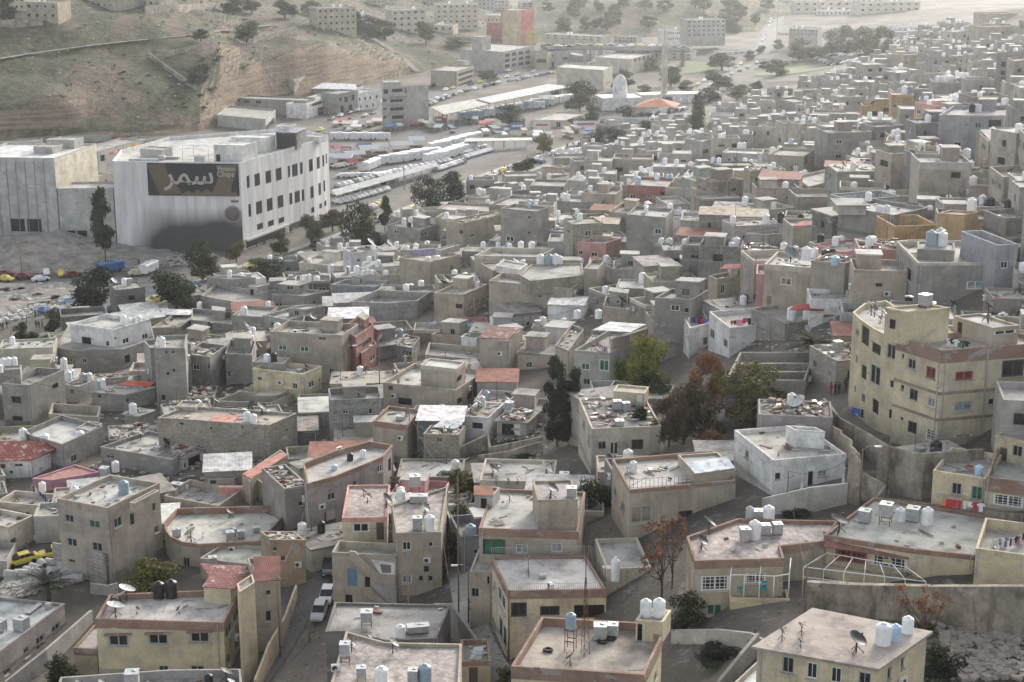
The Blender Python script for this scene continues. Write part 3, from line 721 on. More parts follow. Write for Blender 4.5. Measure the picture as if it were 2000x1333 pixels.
hh = HOUSES[-1]; tank(h, 1195, 640, 56, 'k', z=h.zr - 3); cube(h, 1188, 690, 52, .3)
h = house('narrow dark tan house topped with loose sheet rubble', 7, [(1450, 490), (1640, 492), (1702, 540)], 745, (.38, .30, .21), k=1, roof='b', w=[(1520, 580, 1545, 600), (1520, 630, 1595, 655)]); h.rub = 1
h = house('mauve curved house with black tank on terrace', 0, [(600, 945), (655, 930), (710, 908), (748, 892), (767, 869), (722, 862), (655, 880), (592, 905)], 1040, 'm', k=1, band=.6, bcol='br', roof='l', par=.8, w=[(640, 962, 660, 976), (737, 908, 748, 922, 'w'), (758, 895, 764, 922, 'V'), (634, 998, 660, 1026, 'D'), (690, 940, 697, 948)])
tank(h, 684, 900, 19, 'k', T=0); tank(h, 709, 895, 18, 'w', T=0); tank(h, 653, 918, 18, 'l', T=0, asp=.8); ac(h, 663, 882, 0)
h = house('mauve-grey windowless house left of curved terrace', 0, [(556, 955), (603, 947)], 1038, 'm', dep=9, roof='d', w=[(583, 980, 592, 988), (606, 1010, 617, 1032, 'V')]); h.rub = 1
h = house('long tan shed with pinkish sheet roof', 7, [(1350, 178), (1393, 210), (1605, 66)], 345, 't', roof='p', w=[])
sheet(h, [(1350, 170), (1400, 200), (1606, 62), (1560, 52)], .3, (.52, .26, .22))
h = house('sandstone yard house with pink lattice wall', 7, [(915, 292), (1215, 350), (1352, 255)], 420, 's', roof='l', par=1.0, band=.9, bcol='s', w=[])
room(h, [(1155, 195), (1305, 200)], 268, 'b', dep=4, w=[(1172, 200, 1205, 268, 'V')]); cube(h, 990, 270, 70, .1, 1.0, 1.6); ac(h, 1035, 255)
room(h, [(1220, 245), (1352, 245)], 300, 'p', dep=.6, name='lattice_wall')
h = house('white house with red tiled roof and pink wall', 7, [(-60, 100), (168, 100), (345, 30)], 205, 'w', roof='r', w=[(78, 95, 128, 130), (0, 90, 30, 140, 'r'), (305, 130, 328, 155)])
sheet(h, [(-70, 100), (170, 96), (350, 10), (230, -12), (-70, -12)], 1.5, (.27, .08, .06), 'clay_tile', 'tiled_roof')
h = house('low pink-walled store under red painted roof', 7, [(180, 196), (290, 205), (555, 160), (420, 118)], 262, 'pp', k=0, roof=(.42, .2, .165), par=.2, w=[(305, 130, 325, 152)])
cube(h, 583, 185, 54, .1); tank(h, 645, 158, 42, 'w')
h = house('grey terrace house behind the red tiles', 4, [(115, 1175), (345, 1242), (572, 1140)], 1390, 'g', roof='l', par=.8, w=[(395, 1300, 430, 1340), (290, 1265, 310, 1290)])
tank(h, 130, 1215, 44, 'w'); tank(h, 250, 1230, 52, 'w', asp=.9); tank(h, 447, 1212, 50, 'w', asp=.9); dish(h, 160, 1215, 45, 'k', .2)
room(h, [(425, 1150), (500, 1165), (570, 1125)], 1190, 'lg', dep=3)
h = house('grey block house on left edge with four tanks', 4, [(8, 902), (165, 912), (357, 822)], 1140, 'g', par=1.1, roof='d', w=[(60, 975, 118, 1012, 'k'), (70, 1085, 128, 1118, 'k'), (292, 903, 326, 928, 'k'), (300, 1008, 330, 1030, 'k')])
r = room(h, [(-90, 835), (112, 822), (120, 800)], 905, 'g', k=1)
for x, y in ((0, 842), (20, 812), (47, 808), (80, 800)): tank(r, x, y, 36, 'w')
ac(h, 45, 905)
h = house('curved-corner grey house with white upper storey', 4, [(305, 700), (420, 722), (520, 712), (690, 712), (860, 650), (835, 545), (392, 565)], 838, 'g', k=2, roof='c', par=.7, w=[(370, 758, 403, 782, 'gw'), (460, 765, 485, 790, 'w'), (690, 745, 725, 790, 'V')])
r = room(h, [(390, 568), (632, 602), (835, 545)], 705, 'w', name='upper_storey', k=1, par=.8, roof='l', w=[(456, 645, 508, 700, 'V'), (683, 650, 720, 680, 'w'), (792, 625, 825, 655, 'w'), (590, 668, 608, 695), (636, 645, 650, 657)])
for x, y in ((690, 575), (720, 582), (775, 575)): tank(r, x, y, 37, 'w')
h = house('tall narrow grey house with one white tank', 4, [(858, 708), (1028, 702)], 1040, 'g', dep=8, roof='c', w=[(918, 718, 933, 738), (958, 718, 975, 738), (928, 838, 945, 858), (960, 820, 978, 840), (900, 962, 925, 1000)])
tank(h, 902, 706, 44, 'w')
h = house('grey two-storey house with white-framed window pair', 4, [(1024, 737), (1170, 754), (1263, 690)], 940, 'g', par=.9, roof='d', w=[(1026, 800, 1050, 850), (1075, 795, 1112, 828, 'w'), (1155, 800, 1168, 820), (1085, 900, 1122, 928, 'gw'), (1150, 905, 1168, 922)])
h.rub = 1
h = house('stacked grey house with dark upper windows', 4, [(1508, 612), (1905, 634), (1998, 572)], 890, 's', par=.9, roof='c', w=[(1550, 690, 1600, 718, 'gw'), (1672, 698, 1722, 728, 'gw'), (1775, 645, 1818, 660), (1835, 820, 1860, 850), (1910, 705, 1930, 728, 'gw')])
tank(h, 1820, 592, 42, 'w'); tank(h, 1870, 592, 38, 'g', asp=.9); ac(h, 1650, 625); dish(h, 1705, 610, 35, 'k', .5)
h = house('red painted three-storey house with balconies', 5, [(48, 592), (128, 645), (226, 572)], 872, 'r', par=.8, roof='c', w=[(52, 700, 76, 728, 'gw'), (210, 740, 243, 775, 'w'), (130, 690, 160, 700, 'V'), (165, 660, 215, 690, 'V')])
room(h, [(132, 712), (160, 735), (242, 680)], 860, 'r', name='balcony_wing', gnd=True, w=[(208, 745, 240, 775, 'w')])
h = house('half cream half block house with black tank', 4, [(1408, 818), (1690, 850), (1792, 806)], 1000, 'y', par=.8, roof='c', w=[(1630, 900, 1658, 935, 'w'), (1720, 888, 1755, 925, 'w'), (1435, 865, 1460, 888, 'w'), (1778, 872, 1788, 890)])
r = room(h, [(1408, 782), (1580, 792)], 835, 'b', dep=5, wm='block'); tank(r, 1487, 782, 34, 'w'); tank(r, 1528, 782, 36, 'k'); dish(h, 1705, 838, 50, 'k', .2); cube(h, 1670, 838, 30, .05, .5)
h = house('wide block-walled house with torn red roof sheet', 4, [(878, 1092), (1500, 1135), (1655, 1068)], 1335, 's', wm='block', par=.4, roof='b', w=[(1000, 1120, 1025, 1135), (1170, 1145, 1182, 1165, 'w'), (1345, 1140, 1358, 1155), (1595, 1155, 1608, 1170), (1280, 1280, 1300, 1310)])
room(h, [(980, 1030), (1093, 1035)], 1060, 's', dep=3); tank(h, 1378, 1115, 40, 'w'); tank(h, 1413, 1122, 40, 'w'); dish(h, 1205, 1035, 48, 'k', .3); dish(h, 1460, 1075, 66, 'k', -.2); cube(h, 1045, 1092, 30, 0, .3)
sheet(h, [(1160, 1108), (1290, 1125), (1335, 1085), (1215, 1072)], .1, (.6, .3, .24), z=h.zr + .15)
h = house('white-trimmed shop with rubble heaped on roof', 7, [(895, 62), (1020, 80), (1156, 18)], 150, 'w', roof='b', par=.3, over=.35, w=[(1050, 70, 1120, 140, 'V'), (1020, 110, 1040, 140), (1132, 65, 1152, 130)]); h.rub = 1
h = house('low pale terrace house with two tilted dishes', 4, [(560, 1255), (670, 1275), (960, 1330), (1085, 1220), (830, 1165)], 1420, 'g', k=2, par=.6, roof='l', w=[(590, 1305, 640, 1318)])
dish(h, 785, 1215, 48, 'k', .2); dish(h, 925, 1265, 52, 'k', -.1); cube(h, 885, 1275, 50, 0, .5)
h = house('low grey house with bright orange roof sheets', 4, [(508, 948), (700, 962), (866, 922)], 1060, 'g', par=.25, over=.2, roof='c', w=[(545, 965, 565, 985), (705, 985, 720, 1010)])
tank(h, 542, 935, 36, 's'); tank(h, 568, 928, 44, 'w'); sheet(h, [(655, 908), (835, 920), (865, 893), (720, 885)], .1, (.68, .16, .09))
h = house('small grey house with three tanks by the wall', 4, [(355, 908), (440, 920), (530, 880)], 1010, 'lg', par=.4, roof='c', w=[(388, 930, 410, 965, 'w')])
tank(h, 383, 890, 40, 'w'); tank(h, 463, 895, 38, 's'); tank(h, 498, 890, 38, 'w')
house('low yard walls left of the small tower', 4, [(272, 1072), (545, 1090), (560, 1030)], 1140, 's', par=1.3, band=1.0, bcol='s', roof='d', w=[])
h = house('small square tower house under one white tank', 4, [(690, 1068), (772, 1082), (856, 1052)], 1155, 'g', over=.25, roof='c', w=[]); tank(h, 742, 1066, 44, 'w')
h = house('low rubble-roofed store beside tall narrow house', 4, [(1018, 985), (1190, 982)], 1030, 'dg', dep=7, roof='d', w=[]); h.rub = 1
house('roofless grey yard walls below cream half-house', 4, [(1200, 1000), (1510, 1012), (1636, 960)], 1060, 's', par=1.5, band=1.2, bcol='s', roof='d', w=[])
h = house('pale block house right of the round tree', 4, [(1152, 308), (1284, 322), (1425, 312)], 440, 'lg', wm='block', par=.4, roof='l', w=[])
tank(h, 1280, 312, 28, 'w', asp=1.5); room(h, [(1385, 360), (1436, 364), (1512, 345)], 440, 'lg', gnd=True, w=[(1395, 378, 1415, 432, 'V')])
house('walled grey terrace in front of pale block house', 4, [(1118, 412), (1440, 472), (1522, 402)], 500, 'lg', par=1.0, band=.8, bcol='lg', roof='c', w=[], wm='block')
h = house('grey house with flat slab hut on roof', 4, [(1516, 405), (1702, 415), (1838, 385)], 480, 'g', par=.6, roof='l', w=[(1535, 455, 1575, 475, 'w'), (1745, 440, 1760, 460)])
r = room(h, [(1556, 347), (1666, 354), (1722, 335)], 408, 'g', over=.3, w=[(1597, 355, 1635, 380), (1672, 352, 1692, 372)]); tank(r, 1703, 328, 24, 'w'); tank(r, 1724, 326, 24, 'w')
h = house('long low pale house at roadside bend', 4, [(1665, 228), (1900, 248), (2000, 205)], 292, 'c', par=.6, roof='l', w=[]); tank(h, 1845, 288, 34, 'w'); tank(h, 1722, 228, 28, 'w', asp=.8)
house('blue-grey walled house behind the white tank', 4, [(1842, 348), (1960, 345), (2060, 320)], 425, 'bg', par=1.0, roof='c', w=[(1955, 395, 1975, 412)])
h = house('whitish house with rubble-covered hut above', 4, [(1468, 522), (1610, 548), (1802, 492)], 620, 'lg', wm='block', par=.7, roof='l', w=[(1510, 560, 1532, 585)])
r = room(h, [(1608, 482), (1700, 490), (1810, 470)], 535, 'lg', wm='block', roof='b', w=[(1640, 497, 1666, 525)]); r.rub = 1; HR = [r]
h = house('white-roofed shed by the road tree', 4, [(842, 592), (1000, 588), (1138, 500)], 640, 's', roof='c', w=[(1080, 520, 1100, 540)])
sheet(h, [(800, 520), (1055, 520), (1100, 492), (850, 484)], .2, (.75, .75, .74)); tank(h, 1113, 490, 32, 'w')
house('low block terrace left of lone white tank', 4, [(1065, 548), (1292, 572), (1292, 505)], 605, 'b', k=1, par=1.0, wm='block', roof='c', w=[])
h = house('plain grey house under lone white tank', 4, [(1292, 522), (1470, 532)], 612, 'g', dep=8, roof='c', w=[]); tank(h, 1362, 520, 38, 'w'); tank(h, 1496, 478, 28, 'w')
h = house('small house roofed in brown scrap boards', 4, [(985, 660), (1165, 690), (1250, 640)], 722, 's', roof='b', w=[]); h.rub = 2; tank(h, 1172, 600, 28, 'k')
h = house('grey house with white washing on its terrace', 4, [(1255, 735), (1405, 742), (1425, 665)], 905, 'g', par=.9, roof='d', w=[(1270, 830, 1285, 868)]); tank(h, 1395, 690, 42, 'w'); dish(h, 1445, 720, 40, 'k', .3); dish(h, 1375, 605, 42, 'k', -.2)
h = house('grey roadside house with white-framed window', 5, [(305, 18), (485, 45), (582, 15)], 142, 'g', roof='c', w=[(340, 48, 370, 68, 'w'), (490, 60, 530, 80, 'w'), (255, 120, 285, 138)]); tank(h, 396, 12, 26, 'w'); tank(h, 434, 12, 26, 'w'); tank(h, 425, 35, 24, 'k')
house('low grey annex on the road corner', 5, [(225, 82), (305, 66)], 145, 'lg', dep=9, roof='c', w=[(255, 120, 285, 138)])
h = house('tan house with pink washing on balcony', 0, [(871, 432), (905, 436), (1000, 415)], 487, 't', roof='b', k=1, w=[(917, 457, 928, 463, 'gw'), (898, 450, 908, 458, 'k')]); h.rub = 1
h = house('tall plain concrete block with two tanks', 0, [(978, 407), (1048, 413), (1072, 404)], 486, 'g', roof='c', w=[(1030, 422, 1038, 428), (988, 462, 1004, 472, 'w'), (1030, 452, 1036, 458)]); tank(h, 1034, 406, 12, 'l', T=0); tank(h, 1047, 405, 12, 'w', T=0)
h = house('cream-parapet house with two twin tanks', 5, [(790, 188), (1140, 198), (1232, 152)], 300, 't', band=.8, bcol='c', par=1.0, roof='l', w=[(828, 252, 872, 275, 'k')]); tank(h, 1048, 156, 34, 'w'); tank(h, 1108, 156, 36, 'w')
h = house('tan block with lilac roof wall', 5, [(370, 200), (545, 226), (712, 182)], 352, 't', roof='b', w=[(655, 245, 672, 270)]); room(h, [(418, 160), (570, 150)], 195, (.4, .34, .48), dep=.4, name='roof_wall'); r = room(h, [(572, 152), (600, 160), (708, 130)], 195, 'lg', roof='b'); r.rub = 1; HR.append(r); tank(h, 530, 215, 34, 'w', asp=.6); tank(h, 582, 212, 34, 'w', asp=.7)
h = house('big grey house with row of four tanks', 5, [(870, 330), (1335, 374), (1400, 326)], 500, 's', par=1.0, roof='l', w=[(890, 492, 928, 512, 'w'), (1145, 412, 1160, 422)])
r = room(h, [(1045, 300), (1100, 330), (1395, 300), (1390, 235), (1105, 240)], -2.6, 's', name='upper_storey', k=1, wm='block'); tank(r, 1157, 242, 44, 'w'); tank(r, 1205, 242, 40, 'b', asp=1.5); tank(r, 1240, 242, 40, 'w', asp=1.5); tank(r, 1265, 242, 34, 'w', asp=1.5)
room(h, [(910, 243), (1040, 268), (1085, 236)], 308, 'w'); dish(h, 968, 245, 30, 'k', 0); dish(h, 1018, 250, 24, 'k', .4); ac(h, 1272, 372)
h = house('tan two-storey house with side window row', 5, [(565, 396), (728, 407), (862, 348)], 552, 't', roof='c', par=.7, w=[(685, 460, 722, 485, 'k'), (762, 450, 786, 478, 'w'), (802, 432, 820, 460, 'w'), (834, 420, 852, 446, 'w'), (770, 525, 790, 550), (812, 505, 830, 530)]); dish(h, 620, 375, 50, 'k', .8); tank(h, 805, 370, 26, 'w'); tank(h, 492, 358, 34, 'w', asp=.9)
house('white-block compound with canted walls', 5, [(96, 445), (310, 455), (470, 440), (542, 395), (250, 380)], 575, 'lg', k=1, par=1.5, band=1.3, bcol='lg', wm='block', roof='d', w=[])
h = house('blue-grey block house with hut and three tanks', 5, [(-5, 352), (240, 362), (316, 330)], 425, 'bg', wm='block', par=.8, roof='c', w=[(140, 395, 160, 410, 'w')]); r = room(h, [(105, 302), (150, 308), (236, 290)], 352, 'lg', w=[(150, 318, 170, 350, 'w')]); tank(r, 168, 302, 24, 'w'); tank(r, 192, 300, 24, 'w'); tank(r, 216, 298, 24, 'w')
h = house('salmon pink house beside grey twin', 5, [(1362, 114), (1522, 120), (1607, 92)], 230, 'p', roof='c', w=[(1370, 160, 1395, 188, 'gw'), (1440, 172, 1475, 195, 'gw')]); r = room(h, [(1440, 78), (1550, 82)], 110, 's', dep=4, roof='b'); r.rub = 1; HR.append(r)
h = house('grey twin of the salmon house', 5, [(1198, 110), (1360, 113)], 205, 'bg', dep=8, roof='c', w=[(1285, 170, 1318, 192, 'gw')]); tank(h, 1282, 108, 27, 'w'); tank(h, 1310, 106, 24, 'l', asp=1.8); tank(h, 1340, 108, 32, 'w')
h = house('bare grey house with white-framed window', 0, [(1224, 419), (1300, 425), (1316, 408)], 496, 'g', roof='c', w=[(1278, 447, 1292, 458, 'w'), (1215, 440, 1222, 452)]); tank(h, 1262, 416, 11, 'w', T=0)
h = house('low house of grey blocks with scrap roof', 5, [(1560, 264), (1745, 268)], 348, 'b', dep=7, roof='b', w=[]); h.rub = 1; tank(h, 1622, 245, 36, 'w', asp=.6)
house('plain dark wall house between two yards', 5, [(1400, 262), (1475, 266)], 432, 's', dep=8, roof='c', w=[])
h = house('white hut under white and red roof sheets', 5, [(1198, 462), (1402, 470)], 532, 'w', dep=7, roof='w', w=[]); sheet(h, [(1195, 462), (1405, 468), (1420, 425), (1210, 425)], .3, (.74, .72, .71))
h = house('grey house with huge dark tilted dish', 5, [(1505, 472), (1757, 504), (1770, 445)], 575, 's', k=1, par=.8, roof='c', w=[]); dish(h, 1612, 478, 62, 'k', .3); tank(h, 1480, 540, 40, 'w'); tank(h, 1362, 540, 40, 'w', asp=1.2)
h = house('grey house with green windows and white awning', 5, [(1345, 717), (1545, 733), (1757, 605)], 935, 'lg', k=1, par=.8, roof='c', w=[(1385, 790, 1432, 828, 'gw'), (1485, 770, 1552, 835, 'gw'), (1395, 875, 1435, 910)]); h_awn = h
sheet(h, [(1445, 605), (1660, 615), (1748, 572), (1545, 558)], .2, (.66, .67, .66), z=h.zt + 2.6, posts=True)
room(h, [(1548, 655), (1560, 660), (1757, 595)], -2.2, 's', name='side_wall')
h = house('plain house under brown speckled sheet roof', 5, [(818, 652), (975, 664), (1046, 605)], 866, 's', roof='p', w=[])
sheet(h, [(812, 648), (978, 655), (1050, 592), (862, 578)], .8, (.24, .12, .10), 'clay_tile', 'tiled_roof')
h = house('tall bright white hut with lean-to below', 5, [(1183, 582), (1300, 592), (1345, 560)], 700, 'w', roof='l', over=.25, w=[])
house('grey side block behind bright white hut', 5, [(1240, 690), (1312, 720), (1400, 600)], 870, 's', k=1, roof='c', w=[])
h = house('tan-grey corner house with stub columns', 5, [(280, 897), (690, 938), (850, 828)], 1072, 's', roof='l', par=.7, w=[(365, 985, 440, 1022, 'V'), (310, 915, 335, 940, 'k'), (310, 1012, 335, 1035), (692, 980, 722, 1015, 'k'), (748, 950, 777, 988, 'k'), (802, 925, 842, 958, 'k')])
room(h, [(490, 800), (690, 822), (738, 782)], 940, 's', name='upper_storey', band=.6, bcol='c', roof='l', w=[(690, 860, 718, 892, 'k')])
h.cols = [(365, 905), (405, 800), (460, 780), (760, 845)]
h = house('tan house with brown band and bent mast', 5, [(222, 1110), (412, 1135), (497, 1050)], 1340, 't', band=.9, bcol='br', par=.5, roof='c', w=[(465, 1150, 480, 1180)]); cube(h, 380, 1105, 50, .05, .5); dish(h, 410, 1090, 44, 'k', .5)
h = house('white cottage with brown shuttered window', 5, [(715, 1082), (868, 1094), (957, 1012)], 1232, 'w', par=.25, roof='b', w=[(778, 1122, 836, 1155, 'k'), (755, 1208, 805, 1230, 'k')]); tank(h, 830, 1028, 42, 'w'); dish(h, 812, 1050, 64, 'k', .1); dish(h, 768, 1060, 36, 'k', .2)
h = house('rubble-roofed garage with dark car inside', 5, [(915, 1106), (1080, 1118), (1142, 1062)], 1205, 's', over=.3, roof='d', w=[(942, 1128, 1008, 1200, 'V'), (1010, 1130, 1045, 1195, 'Dw')]); h.rub = 1; cube(h, 985, 1060, 50, .3)
h = house('old grey block house with corner white sheet', 5, [(505, 1182), (700, 1188), (737, 1140)], 1340, 's', wm='block', roof='b', w=[(575, 1195, 612, 1230, 'G')]); sheet(h, [(555, 1145), (690, 1155), (737, 1108), (620, 1100)], .3, (.6, .62, .63)); h.rub = 1
h = house('tan walled terrace with laundry and white box', 5, [(550, 628), (715, 640), (815, 600)], 695, 't', par=.8, roof='l', w=[]); room(h, [(715, 642), (800, 650)], -2.4, 'w', dep=2.5, name='stair_hut', zb=h.zr - .6); tank(h, 768, 625, 44, 'b', asp=1.2)
house('low walled terrace behind the corner house', 5, [(515, 742), (815, 768), (830, 700)], 806, 's', k=1, par=1.0, roof='c', w=[(735, 770, 762, 800, 'w')])
h = house('rubble-roofed shop row with black painted sign', 5, [(355, 690), (440, 705), (485, 645)], 795, 'dg', k=1, roof='d', w=[]); h.rub = 1; h_sign = h
h = house('old cream house with scrap-strewn roof', 5, [(1372, 985), (1444, 1155), (1830, 1140)], 1412, 'c', k=1, par=.25, roof='d', rm='roof_patched', w=[(1478, 1225, 1525, 1272), (1550, 1225, 1565, 1302, 'w'), (1570, 1225, 1588, 1302, 'w'), (1665, 1215, 1732, 1270, 'k'), (1395, 1110, 1405, 1150), (1420, 1190, 1432, 1240)]); h.rub = 1
room(h, [(1563, 945), (1740, 958)], 1032, 'y', dep=3, roof='b', w=[(1695, 955, 1724, 1032, 'Dw')]); cube(h, 1585, 1055, 52, .3); cube(h, 1634, 1062, 48, .3); cube(h, 1597, 1140, 56, .1, .6)
h = house('tan house with red eave and rooftop dish cluster', 8, [(355, 500), (604, 494), (640, 240), (330, 345)], 885, 't', k=0, par=.3, rm='roof_patched', roof='p', w=[(388, 548, 436, 598, 'w'), (535, 550, 556, 578, 'w'), (508, 685, 536, 718, 'k'), (385, 735, 440, 782, 'Gw'), (480, 738, 505, 770), (530, 738, 558, 770)])
tank(h, 540, 482, 62, 'w'); cube(h, 472, 485, 60, .15, 1.3); tank(h, 380, 325, 54, 'w'); cube(h, 480, 330, 96, .1, .7, 1.8); cube(h, 458, 262, 66, .6); dish(h, 195, 335, 50, 'r', -.2); dish(h, 300, 360, 74, 'k', -.3); dish(h, 172, 300, 44, 'k', .4); dish(h, 515, 400, 62, 'g', -.4); dish(h, 340, 258, 66, 'k', .6)
h1 = h
room(h, [(52, 415), (300, 412)], 600, 'y', dep=11, name='garden_wing', zb=h.base.z + 3.2, par=.3, roof='p', rm='roof_patched', w=[(110, 448, 203, 495, 'gw'), (243, 433, 285, 540, 'D')], band=.55, bcol='p')
rt = room(h, [(-5, 608), (352, 626)], 895, 't', dep=3.5, name='terrace', gnd=True, par=.9, roof='c', w=[(80, 700, 136, 796, 'DB'), (180, 745, 208, 835, 'V'), (70, 845, 110, 890, 'V')])
decal(rt, 'stair_landing', 8, [(215, 648), (345, 668), (345, 735), (262, 728)], 'plaster', 'w', 0, .03); decal(rt, 'stair_recess_shade', 8, [(262, 672), (325, 680), (325, 722), (275, 722)], 'matte', (.2, .19, .17), 0, .06)  # second piece is flat on the wall, recess shade painted in as dark colour
decal(rt, 'stair_parapet', 8, [(95, 598), (125, 600), (262, 728), (352, 736), (352, 784), (248, 778), (95, 640)], 'plaster', 't', 0, .3); decal(rt, 'stair_parapet', 8, [(178, 800), (215, 800), (305, 892), (252, 892), (178, 838)], 'plaster', 't', 0, .32); decal(rt, 'whitewash', 8, [(215, 745), (345, 790), (345, 885), (300, 880), (215, 795)], 'plaster', 'lg', 0, .03)
h = house('tan house crowned by one big black dish', 8, [(815, 472), (1366, 494)], 740, 't', dep=12, k=1, band=.9, bcol='br', par=.4, roof='l', w=[(835, 535, 962, 620, 'gk'), (1020, 565, 1088, 612, 'lw'), (1218, 558, 1278, 608, 'lw')])
r = room(h, [(1142, 318), (1366, 312)], 490, 't', dep=6, name='upper_storey'); dish(r, 1215, 308, 88, 'k', -.2, el=60); cube(r, 1332, 300, 62, .05)
r = room(h, [(790, 288), (890, 298)], 362, 'lg', dep=3, w=[(825, 295, 858, 365, 'V')]); sheet(h, [(786, 290), (895, 292), (892, 238), (786, 235)], .2, (.3, .15, .1), z=r.zt + .08); dish(h, 985, 330, 46, 'k', .2)
room(h, [(765, 712), (880, 718)], 1000, 't', dep=6, name='lower_tower', gnd=True, w=[(862, 740, 880, 790), (768, 805, 815, 860, 'l')])
h = house('old flat house with three dishes behind parapet', 8, [(820, 205), (1232, 215)], 285, 'c', dep=8, roof='l', par=.4, w=[]); dish(h, 893, 190, 68, 'k', -.2); dish(h, 1190, 190, 86, 'l', -.1); dish(h, 910, 230, 36, 'k', .3); dish(h, 975, 230, 26, 'k', .5); dish(h, 1030, 230, 36, 'l', .2); cube(h, 1290, 225, 60, .2)
h = house('flat cream house with long railings round roof', 8, [(885, 635), (975, 824), (1525, 815)], 1212, 'y', k=1, band=.9, bcol='br', par=.25, roof='l', w=[(993, 888, 1082, 968, 'k'), (1155, 908, 1265, 960, 'k'), (1345, 902, 1515, 975, 'V'), (898, 770, 905, 810), (915, 825, 962, 905, 'w'), (920, 985, 970, 1115, 'w')]); h_rail = h
tank(h, 1575, 765, 50, 'w', asp=2.6); cube(h, 1526, 740, 44, .1, 1.2, red=True); cube(h, 1170, 752, 34, .1, .5); dish(h, 1090, 745, 24, 'g', 2.8, hgt=2.0); ac(h, 1215, 812)
room(h, [(1528, 700), (1772, 690)], 850, 'c', dep=8, name='side_wing', gnd=True, par=.5, roof='c')
h = house('bottom flat-roofed house with white-doored stair tower', 8, [(995, 1242), (1735, 1290), (1835, 1080), (1690, 998), (1165, 968)], -9, 'y', k=1, band=1.1, bcol='br', par=.75, roof='b', w=[(1790, 1280, 1805, 1320)])
r = room(h, [(1690, 985), (1842, 996), (1885, 930)], 1112, 'y', name='stair_tower', k=1, w=[(1700, 1008, 1722, 1112, 'V'), (1722, 1010, 1755, 1114, 'Dw')], roof='d'); tank(r, 1745, 962, 66, 'w', asp=1.45); tank(r, 1818, 964, 70, 'w', asp=1.45)
tank(h, 1325, 1150, 60, 'b', up=1.9); cube(h, 1490, 1090, 78, .1, 1.1); cube(h, 1560, 1075, 66, .1, 1.1); dish(h, 1322, 1240, 62, 'g', 2.6); h_mast = h
h = house('wide tiled roof at bottom with blue tank', 8, [(-60, 1500), (700, 1500), (718, 1118), (400, 1112), (290, 1108), (75, 1048)], -7.0, 't', k=1, par=.3, roof='p', rm='roof_patched', w=[])
tank(h, 272, 1345, 76, 'w'); tank(h, 515, 1330, 74, 'b'); cube(h, 448, 1335, 62, .2, 1.2); cube(h, 70, 1235, 64, 1.0, 1.2); dish(h, 335, 1165, 74, 'g', .1); dish(h, 105, 1160, 66, 'k', .2); ac(h, 18, 1270); cube(h, 160, 1320, 60, .4)
h = house('dusty grey roof behind wide tiled roof', 8, [(-40, 1050), (60, 1045), (300, 1100), (575, 1085), (655, 900), (12, 886)], -5.5, 'dg', k=3, par=.3, roof='c', w=[])
tank(h, 377, 1088, 58, 'w'); cube(h, 190, 1015, 74, .6, .8); cube(h, 475, 1055, 118, .15, .6, 2); dish(h, 195, 1115, 56, 'k', .3); dish(h, 250, 1110, 34, 'k', .5)
h = house('brown kiosk with corrugated sheet on top', 8, [(722, 1218), (880, 1214)], 1420, 't', dep=5, band=.5, bcol='br', roof='d', w=[(760, 1250, 808, 1400, 'Dr')]); sheet(h, [(760, 1205), (825, 1208), (842, 1135), (790, 1135)], .3, (.42, .45, .44))
h = house('tan house with tilted white sheet and rusty rail', 0, [(1196, 897), (1230, 957), (1437, 938)], 1062, 't', k=1, band=.45, bcol='br', par=.5, roof='l', w=[(1325, 998, 1353, 1016, 'k'), (1390, 993, 1418, 1010, 'G'), (1231, 988, 1275, 1022, 'c'), (1212, 982, 1220, 1000), (1199, 955, 1204, 972)])
tank(h, 1237, 922, 22, 'w', T=0); cube(h, 1270, 922, 38, .1, .6, 1.7, T=0); dish(h, 1225, 925, 17, 'k', .3, T=0); h_rust = h
r = room(h, [(1357, 924), (1437, 918)], 944, 't', T=0, dep=6); sheet(h, [(1338, 903), (1358, 925), (1436, 914), (1420, 892)], .35, (.68, .74, .78), z=r.zt + .1, T=0)
h = house('house with turquoise chairs on glazed porch', 9, [(118, 520), (165, 655), (660, 640), (640, 572), (885, 545), (960, 432), (400, 420)], 1010, 't', k=1, band=.85, bcol='br', par=.4, rm='roof_patched', roof='p', w=[(195, 740, 356, 822, 'Gw'), (228, 898, 316, 960, 'g'), (445, 725, 560, 780, 'Gw')]); h_porch = h
tank(h, 495, 530, 68, 'w', asp=1.5); tank(h, 573, 432, 66, 'w', asp=1.3); cube(h, 443, 548, 66, .35); cube(h, 557, 510, 56, .1, 1.1); cube(h, 622, 505, 58, .1, 1.1); tank(h, 468, 428, 38, 's', asp=1.6); dish(h, 240, 500, 88, 'k', .0); dish(h, 200, 595, 76, 'k', -.3); cube(h, 515, 420, 62, .1, .8)
room(h, [(360, 862), (690, 870)], 1000, 'y', dep=2.2, name='porch_base', zb=h.base.z + .5, par=.9, roof='c')
h = house('long roofed house with striped brown awning', 9, [(885, 512), (1375, 588), (1718, 625), (1990, 430), (1160, 300)], 760, 'y', k=1, band=.5, bcol='br', par=.35, roof='l', w=[(945, 590, 1125, 665, 'Gr'), (1145, 620, 1350, 695, 'Gw')]); h_aw = h
tank(h, 1308, 432, 58, 'w'); tank(h, 1458, 452, 66, 'w'); cube(h, 1108, 438, 72, .1); cube(h, 1225, 450, 78, .9); cube(h, 1377, 430, 78, .1); dish(h, 965, 500, 108, 'k', -.2, el=70)
sheet(h, [(880, 575), (1355, 645), (1360, 600), (895, 540)], .5, (.29, .15, .12), z=h.zt - .95, name='awning')
h = house('blank cream wall house with laundry roof', 9, [(1730, 585), (2060, 630)], 795, 'y', dep=8, roof='l', par=1.1, w=[]); h_l86 = h
